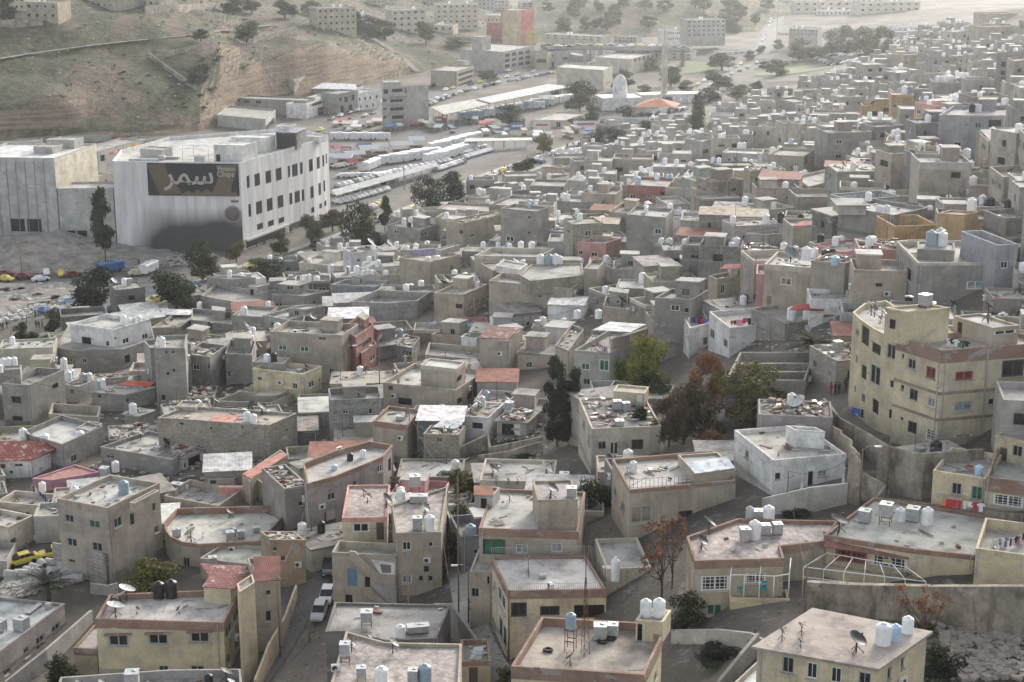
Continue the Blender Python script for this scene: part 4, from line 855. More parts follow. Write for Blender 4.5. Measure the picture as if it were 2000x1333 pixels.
h = house('bottom right house with four roof dishes', 9, [(512, 1130), (1178, 1248), (1458, 1052), (828, 928)], -7.5, 'y', k=1, over=.3, roof='b', w=[(650, 1190, 715, 1285), (788, 1222, 845, 1315, 'w'), (922, 1248, 980, 1340, 'w'), (1075, 1278, 1145, 1345), (1238, 1250, 1258, 1320), (1312, 1195, 1330, 1255)])
tank(h, 1210, 1118, 88, 'w', asp=1.35); tank(h, 1280, 1100, 62, 'l', asp=1.5); tank(h, 1348, 1055, 66, 'w', asp=1.4); dish(h, 648, 1098, 62, 'k', .0); dish(h, 757, 1070, 60, 'k', .2); dish(h, 750, 1145, 34, 'k', .3); dish(h, 1062, 1165, 110, 'k', -.4)
house('pale terrace edge at bottom right', 9, [(290, 1420), (960, 1420), (600, 1268), (560, 1170)], -3.5, 'c', k=0, roof='w', par=.5, w=[])
h = house('white villa with columned porch', 0, [(1435, 840), (1510, 899), (1652, 887)], 968, 'w', k=1, par=.5, band=.8, bcol='w', roof='l', w=[(1514, 924, 1524, 936, 'k'), (1597, 919, 1616, 931, 'Gw'), (1578, 920, 1588, 951, 'V'), (1455, 880, 1462, 895)]); h_villa = h
room(h, [(672, 1137), (722, 1162), (888, 1172)], 1258, 'w', T=6, k=1, roof='l')
h = house('yellow apartment block stepped up the slope', 6, [(1288, 642), (1543, 718), (2160, 672)], 1284, 'y', k=1, band=1.5, bcol='br', par=.5, roof='c', wm='clean_plaster', name='apartment_block', cat='apartment block',
          w=[(1615, 835, 1715, 885, 'r'), (1610, 1003, 1710, 1055, 'l'), (1607, 1185, 1708, 1235, 'Gw'), (1800, 990, 1828, 1020, 'k'), (1800, 1170, 1825, 1195, 'k'), (1875, 772, 1998, 865, 'k'), (1905, 940, 1925, 975), (1905, 1000, 1925, 1080), (1452, 810, 1505, 875, 'r'), (1455, 980, 1502, 1035, 'Gw'), (1448, 1155, 1502, 1225, 'Gw'), (1360, 935, 1405, 995, 'k'), (1350, 1115, 1400, 1180, 'k'), (1315, 735, 1330, 765), (1310, 910, 1330, 940), (1308, 1090, 1325, 1110), (1350, 765, 1395, 825, 'n')])
h_apt = h; h.flat = False
tank(h, 1392, 668, 56, 'k', asp=1.0)
room(h, [(1045, 505), (1085, 545), (1150, 590), (1215, 625), (1292, 652), (1420, 560), (1230, 440), (1110, 455)], 1192, 'y', gnd=True, k=4, name='curved_wing', wm='clean_plaster', roof='c', par=.6, w=[(1090, 580, 1135, 690, 'V'), (1150, 680, 1200, 740, 'k'), (1060, 600, 1078, 640), (1058, 745, 1075, 795), (1250, 885, 1280, 930), (1050, 920, 1070, 960, 'l'), (1130, 800, 1222, 920, 'c'), (1090, 800, 1120, 880, 'V'), (1232, 680, 1282, 770, 'c'), (1090, 960, 1112, 1010), (1150, 1000, 1215, 1080, 'V'), (1245, 1050, 1278, 1100, 'k')])
r = room(h, [(1225, 478), (1345, 502), (1585, 480)], 690, 'y', name='upper_storey', k=1, wm='clean_plaster', roof='b', w=[(1248, 545, 1282, 600, 'k')]); cube(r, 1445, 478, 66, .3); dish(r, 1595, 500, 60, 'k', .2); tank(r, 1355, 440, 52, 'k', asp=.5)
r2 = room(h, [(1608, 525), (1822, 592), (1970, 577)], 700, 't', k=1, roof='l', w=[(1625, 560, 1652, 650, 'V'), (1830, 608, 1955, 628, 'w')]); dish(r2, 1795, 560, 84, 'k', .1, hgt=1.8); dish(r2, 1900, 565, 36, 'l', .3)
for q in ((1145, 520, 70, 'g'), (1165, 530, 60, 'k'), (1205, 545, 60, 'l'), (1195, 575, 40, 'k')): dish(h, q[0], q[1], q[2], q[3], -.2, z=h.zt + 2.5)
h = house('grey-fronted house with five rooftop tanks', 6, [(1288, 108), (1408, 230), (1848, 228)], 512, 'g', k=1, par=.7, band=.4, bcol='c', roof='l', w=[(1678, 332, 1775, 378, 'lw'), (1675, 478, 1742, 512, 'l'), (1300, 210, 1320, 260, 'w'), (1345, 260, 1370, 330, 'k')])
r = room(h, [(1405, 152), (1612, 162)], 222, 'g', dep=5); tank(r, 1480, 135, 64, 'b', asp=1.3); tank(r, 1540, 135, 60, 'w', asp=1.3); tank(r, 1530, 118, 60, 's', asp=1.3); tank(h, 1768, 222, 62, 'w', asp=1.1); tank(h, 1790, 212, 50, 'w', asp=1.2); dish(h, 1735, 145, 30, 'l', .3); dish(h, 1788, 145, 40, 'l', .3)
room(h, [(1848, 132), (1965, 125)], 400, 'bg', gnd=True, dep=9, name='grey_annex', par=.9, w=[(1868, 222, 1908, 262, 'w')])
h = house('white house with two rooftop clotheslines', 6, [(244, 502), (358, 592), (667, 562)], 758, 'w', k=1, par=.7, roof='l', w=[(247, 600, 272, 652), (322, 655, 345, 700), (556, 655, 616, 696, 'k')]); h_cl = h
tank(h, 572, 562, 54, 'w', asp=1.6); dish(h, 268, 505, 26, 'l', .4)
h = house('grey retaining-wall house under dark red canopy', 6, [(667, 567), (1050, 522)], 660, 'g', dep=9, k=0, par=.4, roof='c', w=[]); tank(h, 700, 548, 50, 'w'); tank(h, 788, 545, 50, 'w')
sheet(h, [(690, 490), (880, 495), (905, 462), (730, 458)], .2, (.33, .05, .06), z=h.zt + 2.3, posts=True, name='canopy'); sheet(h, [(880, 530), (1010, 510), (1010, 490), (890, 495)], .2, (.22, .06, .07), z=h.zt + 1.5, name='canopy')
house('long white wall house behind red canopy', 6, [(808, 432), (1036, 437)], 496, 'w', dep=6, roof='l', w=[(968, 470, 990, 492)])
h = house('roofless grey ruin with open rooms', 6, [(335, 885), (776, 885), (832, 728)], 1000, 'dg', par=2.4, band=2.0, bcol='g', roof='d', k=1, w=[(740, 880, 758, 910)], name='ruin', cat='ruin'); h_ruin = h
h = house('broad cream-parapet house with giant dark dish', 6, [(552, 237), (805, 257)], 478, 's', dep=9, k=1, band=.8, bcol='c', par=.6, roof='l', w=[(640, 313, 702, 356, 'cw'), (565, 410, 590, 470, 'c')])
dish(h, 697, 225, 82, 'g', -1.2, el=50)
h = house('streaked tall house with row of white tanks', 6, [(812, 217), (1004, 232), (1096, 192)], 432, 's', k=1, par=.5, roof='b', w=[(1030, 320, 1050, 360)]); h.rub = 1
tank(h, 783, 214, 54, 'w'); tank(h, 830, 202, 42, 'w'); tank(h, 890, 192, 46, 'k', asp=.8); tank(h, 945, 245, 50, 'l', asp=1.0)
h = house('narrow brown house with white slit window', 6, [(238, 302), (290, 322), (475, 285)], 462, 't', k=1, roof='p', w=[(308, 348, 332, 404, 'w')]); tank(h, 362, 300, 30, 'w'); tank(h, 384, 296, 30, 'w'); sheet(h, [(300, 265), (430, 262), (470, 235), (330, 238)], .2, (.26, .08, .08), z=h.zt + 1.2)
h = house('tall grey house with three stacked left windows', 6, [(-60, 425), (148, 435), (238, 382)], 705, 'g', k=1, roof='c', w=[(28, 465, 78, 498, 'w'), (20, 665, 50, 692, 'w'), (22, 735, 62, 765, 'w'), (105, 480, 130, 510)]); dish(h, 100, 415, 54, 'k', 2.4)
h = house('narrow white house hung with washing above trees', 6, [(95, 515), (135, 595), (246, 565)], 765, 'w', k=1, roof='l', w=[(210, 645, 235, 690)]); h_nw = h
h = house('yellow house with green shutter and laundry front', 9, [(1492, 152), (1785, 197)], 350, 'y', dep=8, k=1, roof='c', w=[(1595, 220, 1650, 288), (1703, 238, 1768, 318, 'g')]); h_gs = h; tank(h, 1745, 190, 36, 'l')
h = house('yellow house with tall gridded porch window', 9, [(1787, 187), (2110, 228)], 385, 'y', dep=10, k=0, band=1.5, bcol='br', par=1.2, roof='c', w=[(1825, 222, 1998, 352, 'Gw'), (1820, 280, 1872, 365, 'V')]); room(h, [(1838, -45), (2110, 18)], 150, 'y', dep=6, name='upper_storey', w=[(1932, 12, 1990, 76), (1862, 25, 1902, 128, 'D')])
def fh(label, T, pts, b, col='g', tanks=(), **k):
    h = house(label, T, pts, b, col, **k)
    for t in tanks: tank(h, t[0], t[1], t[2], t[3] if len(t) > 3 else 'w', asp=1.25)
    return h
fh('brick red house with yellow side and corner tanks', 2, [(1638, 1032), (1862, 1042), (1908, 996)], 1175, 'r', [(1808, 1005, 30), (1865, 1000, 22, 'l'), (1885, 998, 22, 'l'), (1700, 1030, 34, 'l')], w=[(1655, 1085, 1690, 1108, 'gw'), (1750, 1090, 1782, 1102, 'gw'), (1825, 1070, 1850, 1090, 'k')])
h = HOUSES[-1]
fh('grey box house right of the dark roadside tree', 2, [(1100, 1035), (1290, 1040)], 1105, 'g', [(1150, 1000, 30, 's'), (1205, 1000, 26)], dep=10, w=[(1270, 1040, 1285, 1060)])
fh('long grey wall house beside the market road', 2, [(965, 985), (1310, 975)], 1028, 's', dep=8, w=[])
fh('flat grey house at market road corner', 2, [(1235, 882), (1440, 880)], 930, 's', [(1275, 865, 34), (1322, 862, 26)], dep=8, w=[(1390, 935, 1415, 955)])
fh('grey house with thin dark window by cypress road', 2, [(1562, 886), (1782, 890)], 1002, 's', [(1820, 880, 24)], dep=9, par=.8, w=[(1575, 935, 1617, 960, 'k'), (1585, 875, 1610, 895, 'k')])
fh('pale corner house with black barrel by market', 2, [(1390, 812), (1555, 822)], 885, 'lg', [(1450, 800, 22), (1520, 812, 26, 'k')], dep=8, w=[])
fh('low tan house left of the brick red house', 2, [(1385, 1075), (1575, 1085)], 1165, 't', [(1435, 1070, 28), (1385, 1010, 26), (1440, 1020, 26), (1555, 1060, 30)], dep=8, w=[])
fh('grey house with white tank cluster and slab roof', 2, [(1250, 1120), (1490, 1135)], 1190, 'g', [(1285, 1118, 34), (1310, 1118, 28)], dep=7, roof='w', w=[(1260, 1180, 1280, 1200)])
fh('grey house with dark dish near roadside', 2, [(730, 1095), (860, 1105), (1000, 1080)], 1170, 's', [(815, 1092, 34), (840, 1088, 26)], w=[(740, 1110, 755, 1125), (940, 1120, 955, 1145)])
dish(HOUSES[-1], 930, 1085, 28, 'k', .2)
fh('two-tank house on the tree-lined bend', 2, [(580, 1165), (870, 1180)], 1245, 's', dep=10, roof='b', w=[(595, 1210, 615, 1230, 'w'), (600, 1270, 622, 1290, 'w')])
fh('grey rooftop terrace house behind concrete block', 2, [(870, 1140), (1050, 1150), (1170, 1100)], 1250, 'g', [(1095, 1150, 30, 'l'), (1135, 1148, 28)], w=[(1050, 1210, 1066, 1230), (1085, 1290, 1100, 1300)])
fh('large grey house with cluttered roof terrace', 2, [(1538, 1180), (1790, 1200), (1858, 1150)], 1300, 's', [(1745, 1185, 32)], par=.8, w=[(1605, 1228, 1628, 1245, 'w'), (1797, 1280, 1832, 1305, 'w')])
fh('cream sunlit edge house right of brick red house', 2, [(1862, 1140), (1998, 1135)], 1235, 'lg', dep=9, w=[])
fh('ochre yellow house with twin grey tanks', 3, [(1100, 590), (1262, 592)], 655, 'o', dep=6, w=[(1215, 602, 1247, 624, 'k'), (1150, 622, 1178, 652, 'V')])
r = room(HOUSES[-1], [(1262, 530), (1385, 532)], 640, 'o', dep=7, name='tower_wing', gnd=True, w=[(1268, 583, 1285, 600)]); tank(r, 1330, 523, 32, 'w'); tank(r, 1362, 523, 30, 'b'); dish(HOUSES[-1], 1155, 600, 36, 'k', 2.4)
fh('plain grey house right of ochre house', 3, [(1392, 496), (1492, 500)], 600, 'g', dep=8, w=[(1436, 530, 1462, 548, 'w'), (1440, 580, 1470, 595)])
fh('grey house with four white tanks in line', 3, [(1492, 460), (1640, 462)], 562, 'g', [(1515, 458, 27), (1541, 458, 27), (1567, 456, 26), (1594, 455, 26)], dep=8, w=[])
fh('slate grey new house with two black tanks', 3, [(1525, 642), (1888, 645), (1955, 592)], 830, 'bg', [(1708, 625, 36, 'k'), (1745, 622, 34), (1800, 600, 30)], k=1, par=.7, w=[(1725, 685, 1760, 716), (1670, 690, 1684, 704), (1605, 792, 1650, 824, 'w'), (1800, 670, 1870, 712, 'V')])
fh('stained grey house with frilled dirty parapet', 3, [(1420, 905), (1708, 908)], 1092, 's', [(1678, 882, 42), (1535, 868, 34)], dep=9, band=1.2, bcol='lg', w=[(1590, 960, 1646, 996, 'k')])
fh('grey twin wall left of stained parapet house', 3, [(1262, 882), (1418, 880)], 1085, 'g', [(1310, 830, 34), (1272, 825, 26)], dep=8, w=[])
fh('tall narrow grey house with balcony slits', 3, [(1172, 835), (1262, 860)], 1090, 's', dep=9, w=[(1195, 895, 1240, 930, 'V'), (1200, 1030, 1255, 1070, 'V')])
fh('blank concrete house with two small windows', 3, [(905, 742), (1152, 736)], 935, 'g', [(1080, 720, 30), (1115, 715, 34)], dep=9, w=[(950, 780, 985, 805, 'w'), (945, 862, 982, 886)])
fh('house under bright white metal roof', 3, [(565, 778), (835, 772)], 842, 'bg', dep=8, w=[(735, 795, 765, 820)]); sheet(HOUSES[-1], [(560, 770), (838, 768), (842, 748), (640, 748)], .3, (.76, .8, .8))
fh('grey house with torn awning over dark window', 3, [(572, 862), (770, 872), (832, 832)], 990, 's', [(700, 812, 30, 'l')], w=[(706, 850, 740, 878, 'k'), (775, 870, 795, 920, 'V')])
fh('grey parapet house with one central white tank', 3, [(720, 985), (800, 1040), (1008, 990)], 1080, 's', [(912, 978, 36)], k=1, band=.5, bcol='c', w=[(757, 1010, 797, 1055, 'V')])
fh('pale house with whitewashed lower wall', 3, [(106, 770), (205, 792), (262, 772)], 932, 'lg', [(165, 758, 26), (185, 756, 22)], w=[(208, 835, 238, 856, 'k'), (203, 895, 230, 912, 'c')])
fh('pale house with twin tall white tanks', 3, [(318, 850), (560, 862)], 932, 'lg', [(412, 828, 26), (438, 826, 26)], dep=8, roof='w', w=[(345, 885, 362, 900), (500, 890, 520, 910)])
fh('dark walled terrace house right of centre', 3, [(735, 1098), (1065, 1095)], 1192, 's', dep=9, par=.9, w=[])
h = fh('grey house with wide overhanging cream slab', 3, [(965, 1148), (1272, 1200)], 1345, 'g', [(1190, 1195, 40), (1232, 1194, 40)], dep=9, roof='l', w=[]); r = room(h, [(968, 1142), (1120, 1142)], 1200, 'lg', dep=5, over=.5); tank(r, 1130, 1120, 38, 'w')
h = fh('orange stucco house with roofless front room', 3, [(1278, 1262), (1515, 1255)], 1400, 'o', dep=8, par=1.6, w=[]); r = room(h, [(1515, 1190), (1672, 1200), (1745, 1180)], 1345, 'o', name='tower_wing', gnd=True, k=1); tank(r, 1705, 1182, 54, 'w', asp=1.4)
h = fh('weathered house under long grey sheet roof', 3, [(1752, 745), (1802, 788), (2080, 778)], 1000, 's', k=1, w=[(1805, 785, 1905, 850, 'V'), (1760, 800, 1785, 840)]); sheet(h, [(1752, 722), (1805, 782), (2080, 775), (2060, 722)], .2, (.33, .33, .32))
fh('crumbling tan house with white laundry terrace', 3, [(1808, 930), (1885, 988), (2060, 978)], 1160, 's', k=1, par=1.0, w=[(1815, 1000, 1840, 1040), (1850, 1020, 1870, 1060)]); dish(HOUSES[-1], 1925, 985, 50, 'k', 2.6)
fh('right edge house with square blue cistern', 3, [(1775, 1172), (1890, 1218), (2060, 1205)], 1320, 'g', k=1, par=.8, w=[]); tank(HOUSES[-1], 1905, 1165, 38, 'k')
fh('hilltop tan house with antenna terrace', 3, [(1768, 78), (1960, 76)], 150, 's', dep=10, w=[(1820, 128, 1838, 140, 'k')])
fh('stepped stone house below the hilltop', 3, [(1755, 150), (1975, 148)], 262, 's', dep=10, w=[(1870, 175, 1890, 195)])
fh('tall stone tenement at right edge', 3, [(1905, 322), (1942, 342), (2100, 325)], 585, 's', k=1, w=[(1960, 380, 1985, 410), (1960, 450, 1985, 480), (1915, 360, 1930, 390), (1915, 430, 1930, 460)])
fh('slim grey tenement with dark recessed balconies', 3, [(1848, 292), (1905, 300)], 545, 'g', dep=8, w=[(1868, 345, 1895, 375, 'V'), (1868, 430, 1895, 460, 'V'), (1868, 395, 1898, 420, 'V')])
fh('grey-tan house above the valley underpass', 3, [(1330, 308), (1482, 302)], 415, 's', [(1370, 290, 24), (1395, 290, 22)], dep=8, w=[(1340, 340, 1350, 360), (1450, 320, 1470, 335)])
fh('cream house half plastered near hilltop', 3, [(1487, 365), (1592, 380)], 445, 'lg', dep=8, w=[(1510, 395, 1530, 415)])
fh('wide plain tan house near hilltop', 3, [(1592, 368), (1770, 366)], 450, 's', dep=9, w=[(1690, 345, 1715, 362)])
fh('bluish flat house on hilltop skyline', 3, [(1430, 225), (1532, 222)], 275, 'bg', dep=8, w=[])
fh('low grey house with dish under hilltop', 3, [(1200, 470), (1335, 472)], 562, 'g', dep=8, w=[(1215, 500, 1235, 515)])
fh('two-storey grey house with green window pair', 3, [(612, 552), (716, 572), (812, 560)], 648, 'g', k=1, w=[(678, 570, 706, 585, 'gw'), (630, 590, 645, 605)])
fh('long grey house with two green windows', 3, [(818, 632), (1098, 640)], 692, 's', [(980, 610, 26), (890, 690, 26, 'k')], dep=8, w=[(848, 658, 872, 672, 'gw'), (940, 660, 972, 675, 'gw')])
fh('grey gable block near the palm road', 3, [(732, 500), (872, 502)], 562, 'g', [(670, 540, 24)], dep=8, w=[])
fh('tall thin white wall house', 3, [(910, 452), (975, 455)], 500, 'w', dep=5, w=[])
fh('long white house left of orange washing', 3, [(247, 642), (382, 644)], 700, 'w', [(268, 628, 24), (325, 626, 20)], dep=7, w=[])
fh('grey house with white balcony rail', 3, [(82, 1228), (208, 1232)], 1350, 'lg', [(262, 1225, 38)], dep=8, w=[(130, 1265, 158, 1292, 'k'), (110, 1330, 160, 1345, 'k')])
h = fh('grey house beneath red metal roof', 3, [(712, 1265), (968, 1260)], 1400, 's', dep=7, w=[]); sheet(h, [(708, 1262), (968, 1250), (960, 1228), (760, 1232)], .2, (.36, .13, .12))
fh('white-walled house with fenced roof terrace', 3, [(447, 1300), (570, 1310), (750, 1290)], 1400, 'lg', [(535, 1230, 34, 'l')], k=1, w=[(652, 1220, 748, 1270, 'V')])
def vh(label, T, pts, b, col, Y=None, name='building', cat='building', grp='buildings beyond the market valley', **k):
    return house(label, T, pts, b, col, Y=Y, name=name, cat=cat, group=grp, flat=True, mark=False, **k)
up = [(1375, 980, 1392, 1050), (1418, 968, 1450, 1038), (1480, 952, 1512, 1023), (1537, 937, 1570, 1008), (1605, 925, 1618, 990), (1628, 915, 1660, 985), (1672, 905, 1688, 973), (1722, 888, 1745, 958), (1765, 876, 1783, 943), (1797, 864, 1808, 930), (1816, 856, 1823, 915),
      (1385, 1138, 1400, 1210), (1427, 1122, 1462, 1195), (1487, 1106, 1520, 1178), (1547, 1090, 1580, 1160), (1613, 1076, 1630, 1142), (1642, 1066, 1672, 1132), (1682, 1057, 1697, 1122), (1730, 1038, 1755, 1106), (1775, 1021, 1790, 1090), (1803, 1006, 1813, 1070),
      (1433, 1246, 1467, 1281), (1493, 1230, 1527, 1262), (1553, 1214, 1585, 1244), (1735, 1156, 1758, 1186), (1780, 1136, 1795, 1164), (1808, 1120, 1820, 1150)]
h = house('huge pale factory with soot-stained billboard wall', 0, [(219, 315), (469, 318), (556, 292), (610, 276), (641, 264), (560, 250), (330, 268), (236, 293)], 490, (.74, .73, .70), k=1, par=.9, roof='l', wm='sooty_wall', w=[q + ('k',) for q in up], wT=1, name='factory', cat='factory', group='factory buildings', flat=True)
hf = h
def facade(h, face, u0, v0, u1, v1, proud=.06):
    """four corners (house space) of a panel on wall number face; u, v as fractions of the wall"""
    p, q = h.W[face], h.W[(face + 1) % len(h.W)]; d = Vector((q.x - p.x, q.y - p.y)); nrm = Vector((d.y, -d.x)).normalized() * proud
    z0, z1 = h.base.z, h.zt
    return [Vector(local(h, (p.x + d.x * u + nrm.x, p.y + d.y * u + nrm.y, z0 + (z1 - z0) * v))) for u, v in ((u0, v0), (u1, v0), (u1, v1), (u0, v1))]
def panel(h, name, face, u0, v0, u1, v1, mat, col, proud=.06, thick=.05, parent=None):
    P = facade(h, face, u0, v0, u1, v1, proud); B = facade(h, face, u0, v0, u1, v1, proud - thick)
    m = MB(); m.face(P)
    for i in range(4): m.face((B[i], B[(i + 1) % 4], P[(i + 1) % 4], P[i]))
    return m.build(name, mat, parent or h.root, col)
def text_on(h, body, face, u, v, size, col, proud, name='lettering', parent=None, depth=.02):
    cu = bpy.data.curves.new('lettering', 'FONT'); cu.body = body; cu.size = size; cu.align_x = 'CENTER'; cu.align_y = 'CENTER'; cu.extrude = depth; cu.offset = size * .012
    tmp = bpy.data.objects.new('lettering', cu); C.objects.link(tmp); dg = bpy.context.evaluated_depsgraph_get()
    me = bpy.data.meshes.new_from_object(tmp.evaluated_get(dg)); bpy.data.objects.remove(tmp); me.materials.clear(); me.materials.append(MATS['frame_paint'])
    a, b = facade(h, face, u, v, u + .01, v, proud)[:2]; d = (b - a).normalized()
    o = link(name, me, parent or h.root, col); M = Matrix((( d.x, 0, d.y, a.x), (d.y, 0, -d.x, a.y), (0, 1, 0, a.z), (0, 0, 0, 1))); o.matrix_local = M; return o
bb = panel(hf, 'billboard', 0, .272, .62, .985, .985, 'matte', (.02, .022, .028), .25, .2)
def blob(h, pts, col, name, parent, proud=.3, mat='matte'):
    m = MB(); m.face([facade(h, 0, u, v, u + .01, v, proud)[0] for u, v in pts]); return m.build(name, mat, parent, col)
gold = (.13, .09, .062)
blob(hf, [(.275, .97), (.41, .98), (.435, .85), (.49, .75), (.54, .64), (.36, .63), (.30, .85)], gold, 'printed_bag', bb)
blob(hf, [(.52, .625), (.98, .625), (.955, .67), (.91, .65), (.88, .69), (.85, .65), (.80, .70), (.77, .66), (.73, .70), (.69, .66), (.66, .70), (.63, .65), (.58, .68), (.55, .65)], (.16, .115, .075), 'printed_heap', bb, .31)
blob(hf, [(.81, .97), (.975, .975), (.965, .88), (.93, .75), (.92, .64), (.76, .64), (.80, .74), (.835, .86)], (.15, .105, .072), 'printed_bag', bb, .32)
text_on(hf, '\uFEAE\uFEE4\uFEB3', 0, .60, .85, 7.5, (.42, .39, .33), .33, parent=bb)
text_on(hf, 'Potato', 0, .893, .93, 1.7, (.40, .36, .31), .36, parent=bb); text_on(hf, 'Chips', 0, .885, .868, 2.0, (.40, .36, .31), .36, parent=bb)
pc = facade(hf, 0, .925, .42, .93, .42, .12)[0]; m = MB(); m.lathe([(0, .12), (1.9, .12), (1.9, 0)], 26, M=Matrix.Rotation(pi / 2, 3, 'X'), c=pc); em = m.build('emblem', 'matte', hf.root, (.16, .13, .12))
m = MB(); m.lathe([(1.9, .16), (2.25, .16), (2.25, 0)], 26, M=Matrix.Rotation(pi / 2, 3, 'X'), c=pc); m.build('ring', 'matte', em, (.33, .3, .28))
panel(hf, 'plaque', 0, .915, .55, .975, .575, 'matte', (.2, .12, .11), .1)
def rbox(h, pts, b, col, name='roof_box', dep=6, T=1, **k): return room(h, pts, b, col, dep, name, T=T, **k)
rbox(hf, [(1190, 808), (1350, 812), (1432, 790)], 905, 'w', k=1, roof='w', w=[(1205, 862, 1228, 905, 'V')])
r = rbox(hf, [(1288, 765), (1480, 770), (1535, 752)], 850, 'w', k=1, roof='w')
r = rbox(hf, [(1536, 738), (1655, 742), (1706, 718)], 835, 'dg', k=1, name='lift_tower', roof='d', w=[(1545, 745, 1650, 830, 'V')])
sheet(hf, [(1530, 735), (1655, 740), (1710, 715), (1590, 705)], .8, (.5, .52, .53), z=r.zt + .1, T=1)
rbox(hf, [(1540, 700), (1610, 705)], 735, 'w', dep=4, zb=r.zt)
sheet(hf, [(1015, 812), (1160, 815), (1195, 795), (1075, 785)], .2, (.5, .52, .54), z=hf.zr + 4, T=1, posts=True, name='canopy')
for i in range(6): cube(hf, 735 + i * 26, 900, 30, .1, .45, T=1)
for i in range(3): cube(hf, 940 + i * 25, 888, 26, .1, .5, T=1)
cube(hf, 1115, 905, 62, .1, .6, T=1); cube(hf, 905, 893, 36, .1, .7, T=1); rbox(hf, [(780, 830), (905, 838)], 885, 'lg', dep=5)
rbox(hf, [(1700, 760), (1780, 765)], 800, 'w', dep=5, zb=hf.zr)
for i in (1, 2): panel(hf, 'arcade_front', i, .05, .015, .95, .10, 'matte', (.06, .06, .065), .05)
panel(hf, 'street_canopy', 1, .02, .105, .98, .125, 'matte', (.5, .48, .44), 1.2, 1.2)
h = house('grey ribbed warehouse with cream upper wing', 1, [(-220, 875), (300, 882), (535, 802)], 1385, (.52, .51, .49), k=1, par=.5, roof='w', wm='plaster', w=[(315, 912, 335, 937, 'w'), (358, 902, 376, 925, 'w'), (390, 895, 408, 920, 'w'), (440, 880, 462, 907, 'w'), (397, 985, 416, 1008, 'w'), (447, 970, 468, 993, 'w'), (40, 1215, 250, 1300, 'c')], name='factory', cat='factory', group='factory buildings', flat=True)
for i in range(9): panel(h, 'rib', 0, .08 + i * .1, .0, .085 + i * .1, .96, 'plaster', (.40, .39, .375), .25, .25)
rbox(h, [(185, 818), (290, 822)], 860, 'lg'); rbox(h, [(285, 778), (412, 782)], 832, 'lg'); panel(h, 'side_cladding', 1, .0, .3, 1, .985, 'clean_plaster', (.68, .62, .5), .08)
h = house('low grey link between warehouse and factory', 1, [(320, 1052), (628, 1048)], 1390, (.5, .49, .47), dep=10, roof='l', w=[(355, 1280, 500, 1360, 'l'), (640, 1240, 730, 1320)], name='factory', cat='factory', group='factory buildings', flat=True)
h = vh('white wing with square windows beside factory', 1, [(540, 985), (625, 965)], 1045, 'c', dep=8, w=[(548, 1010, 562, 1030), (585, 1002, 600, 1022)], Y=515)
h = vh('valley shop row with orange and yellow signs', 1, [(545, 845), (785, 775)], 905, 'lg', dep=8, Y=550, w=[(560, 865, 585, 900, 'V'), (615, 800, 628, 820), (640, 795, 652, 815), (705, 785, 718, 805), (740, 778, 752, 798), (690, 835, 705, 870, 'V')])
panel(h, 'shop_sign', 0, .25, .42, .5, .62, 'frame_paint', (.55, .12, .05), .2); panel(h, 'shop_sign', 0, .66, .50, .92, .7, 'frame_paint', (.65, .45, .05), .2)
text_on(h, '\uFEEB\uFEE4\uFEDF\uFE8D', 0, .37, .52, 1.5, (.8, .8, .75), .3); text_on(h, '\uFE8E\uFEB8\uFEE4\uFED7', 0, .79, .6, 1.4, (.5, .06, .04), .3)
vh('low white annex right of valley shop row', 1, [(790, 785), (870, 768)], 812, 'lg', dep=8, Y=590, w=[(800, 795, 812, 806), (828, 788, 840, 798), (850, 783, 862, 793)])
vh('long low concrete shed beneath the cliff', 1, [(385, 760), (620, 752)], 800, 'lg', dep=8, Y=618, w=[])
vh('low flat workshop at left under cliff', 1, [(-60, 800), (230, 790)], 850, 'lg', dep=10, Y=600, w=[])
vh('grey workshop with orange tarp by cliff foot', 1, [(60, 830), (170, 825)], 870, 's', dep=7, Y=590, w=[])
vh('pale two-storey house at cliff foot', 1, [(1210, 640), (1480, 665), (1535, 612)], 725, 'lg', k=1, Y=648, w=[(1238, 630, 1258, 645), (1300, 630, 1318, 648), (1348, 640, 1362, 655), (1480, 680, 1530, 720, 'V'), (1490, 640, 1505, 655)])
vh('long grey terrace building below quarry face', 1, [(1298, 546), (1705, 562)], 650, 'g', dep=10, Y=690, w=[(1305, 555, 1335, 572, 'k'), (1360, 560, 1390, 575, 'k'), (1425, 562, 1455, 578, 'k')])
vh('ruined grey house tucked against quarry wall', 1, [(1538, 432), (1640, 445), (1735, 412)], 505, 's', k=1, Y=735, w=[(1635, 455, 1650, 485), (1665, 450, 1690, 480)])
h = vh('white shop building with red signs', 1, [(1708, 582), (1878, 530)], 665, 'w', dep=9, Y=682, w=[(1728, 562, 1868, 578), (1770, 590, 1872, 640, 'V')])
panel(h, 'shop_sign', 0, .35, .22, 1, .36, 'frame_paint', (.5, .07, .05), .3)
vh('balconied grey building beside white shops', 1, [(1882, 525), (1998, 505)], 645, 'g', dep=9, Y=694, w=[(1890, 545, 1905, 570, 'V'), (1920, 540, 1940, 570, 'V'), (1960, 530, 1975, 560, 'V'), (1900, 590, 1915, 630, 'V'), (1945, 585, 1965, 620, 'V')])
h = vh('pale metal hangar roof behind white shops', 1, [(1740, 490), (1990, 495)], 545, 'lg', dep=12, Y=745, w=[]); sheet(h, [(1735, 495), (1990, 500), (1985, 470), (1800, 462)], 1, (.6, .65, .68), T=1)
vh('small white three-storey building', 2, [(132, 522), (268, 502)], 618, 'w', dep=10, Y=705, w=[(145, 545, 155, 565), (175, 540, 185, 560), (205, 536, 215, 556), (240, 530, 250, 550), (150, 590, 160, 605), (185, 585, 195, 600), (220, 578, 230, 595)])
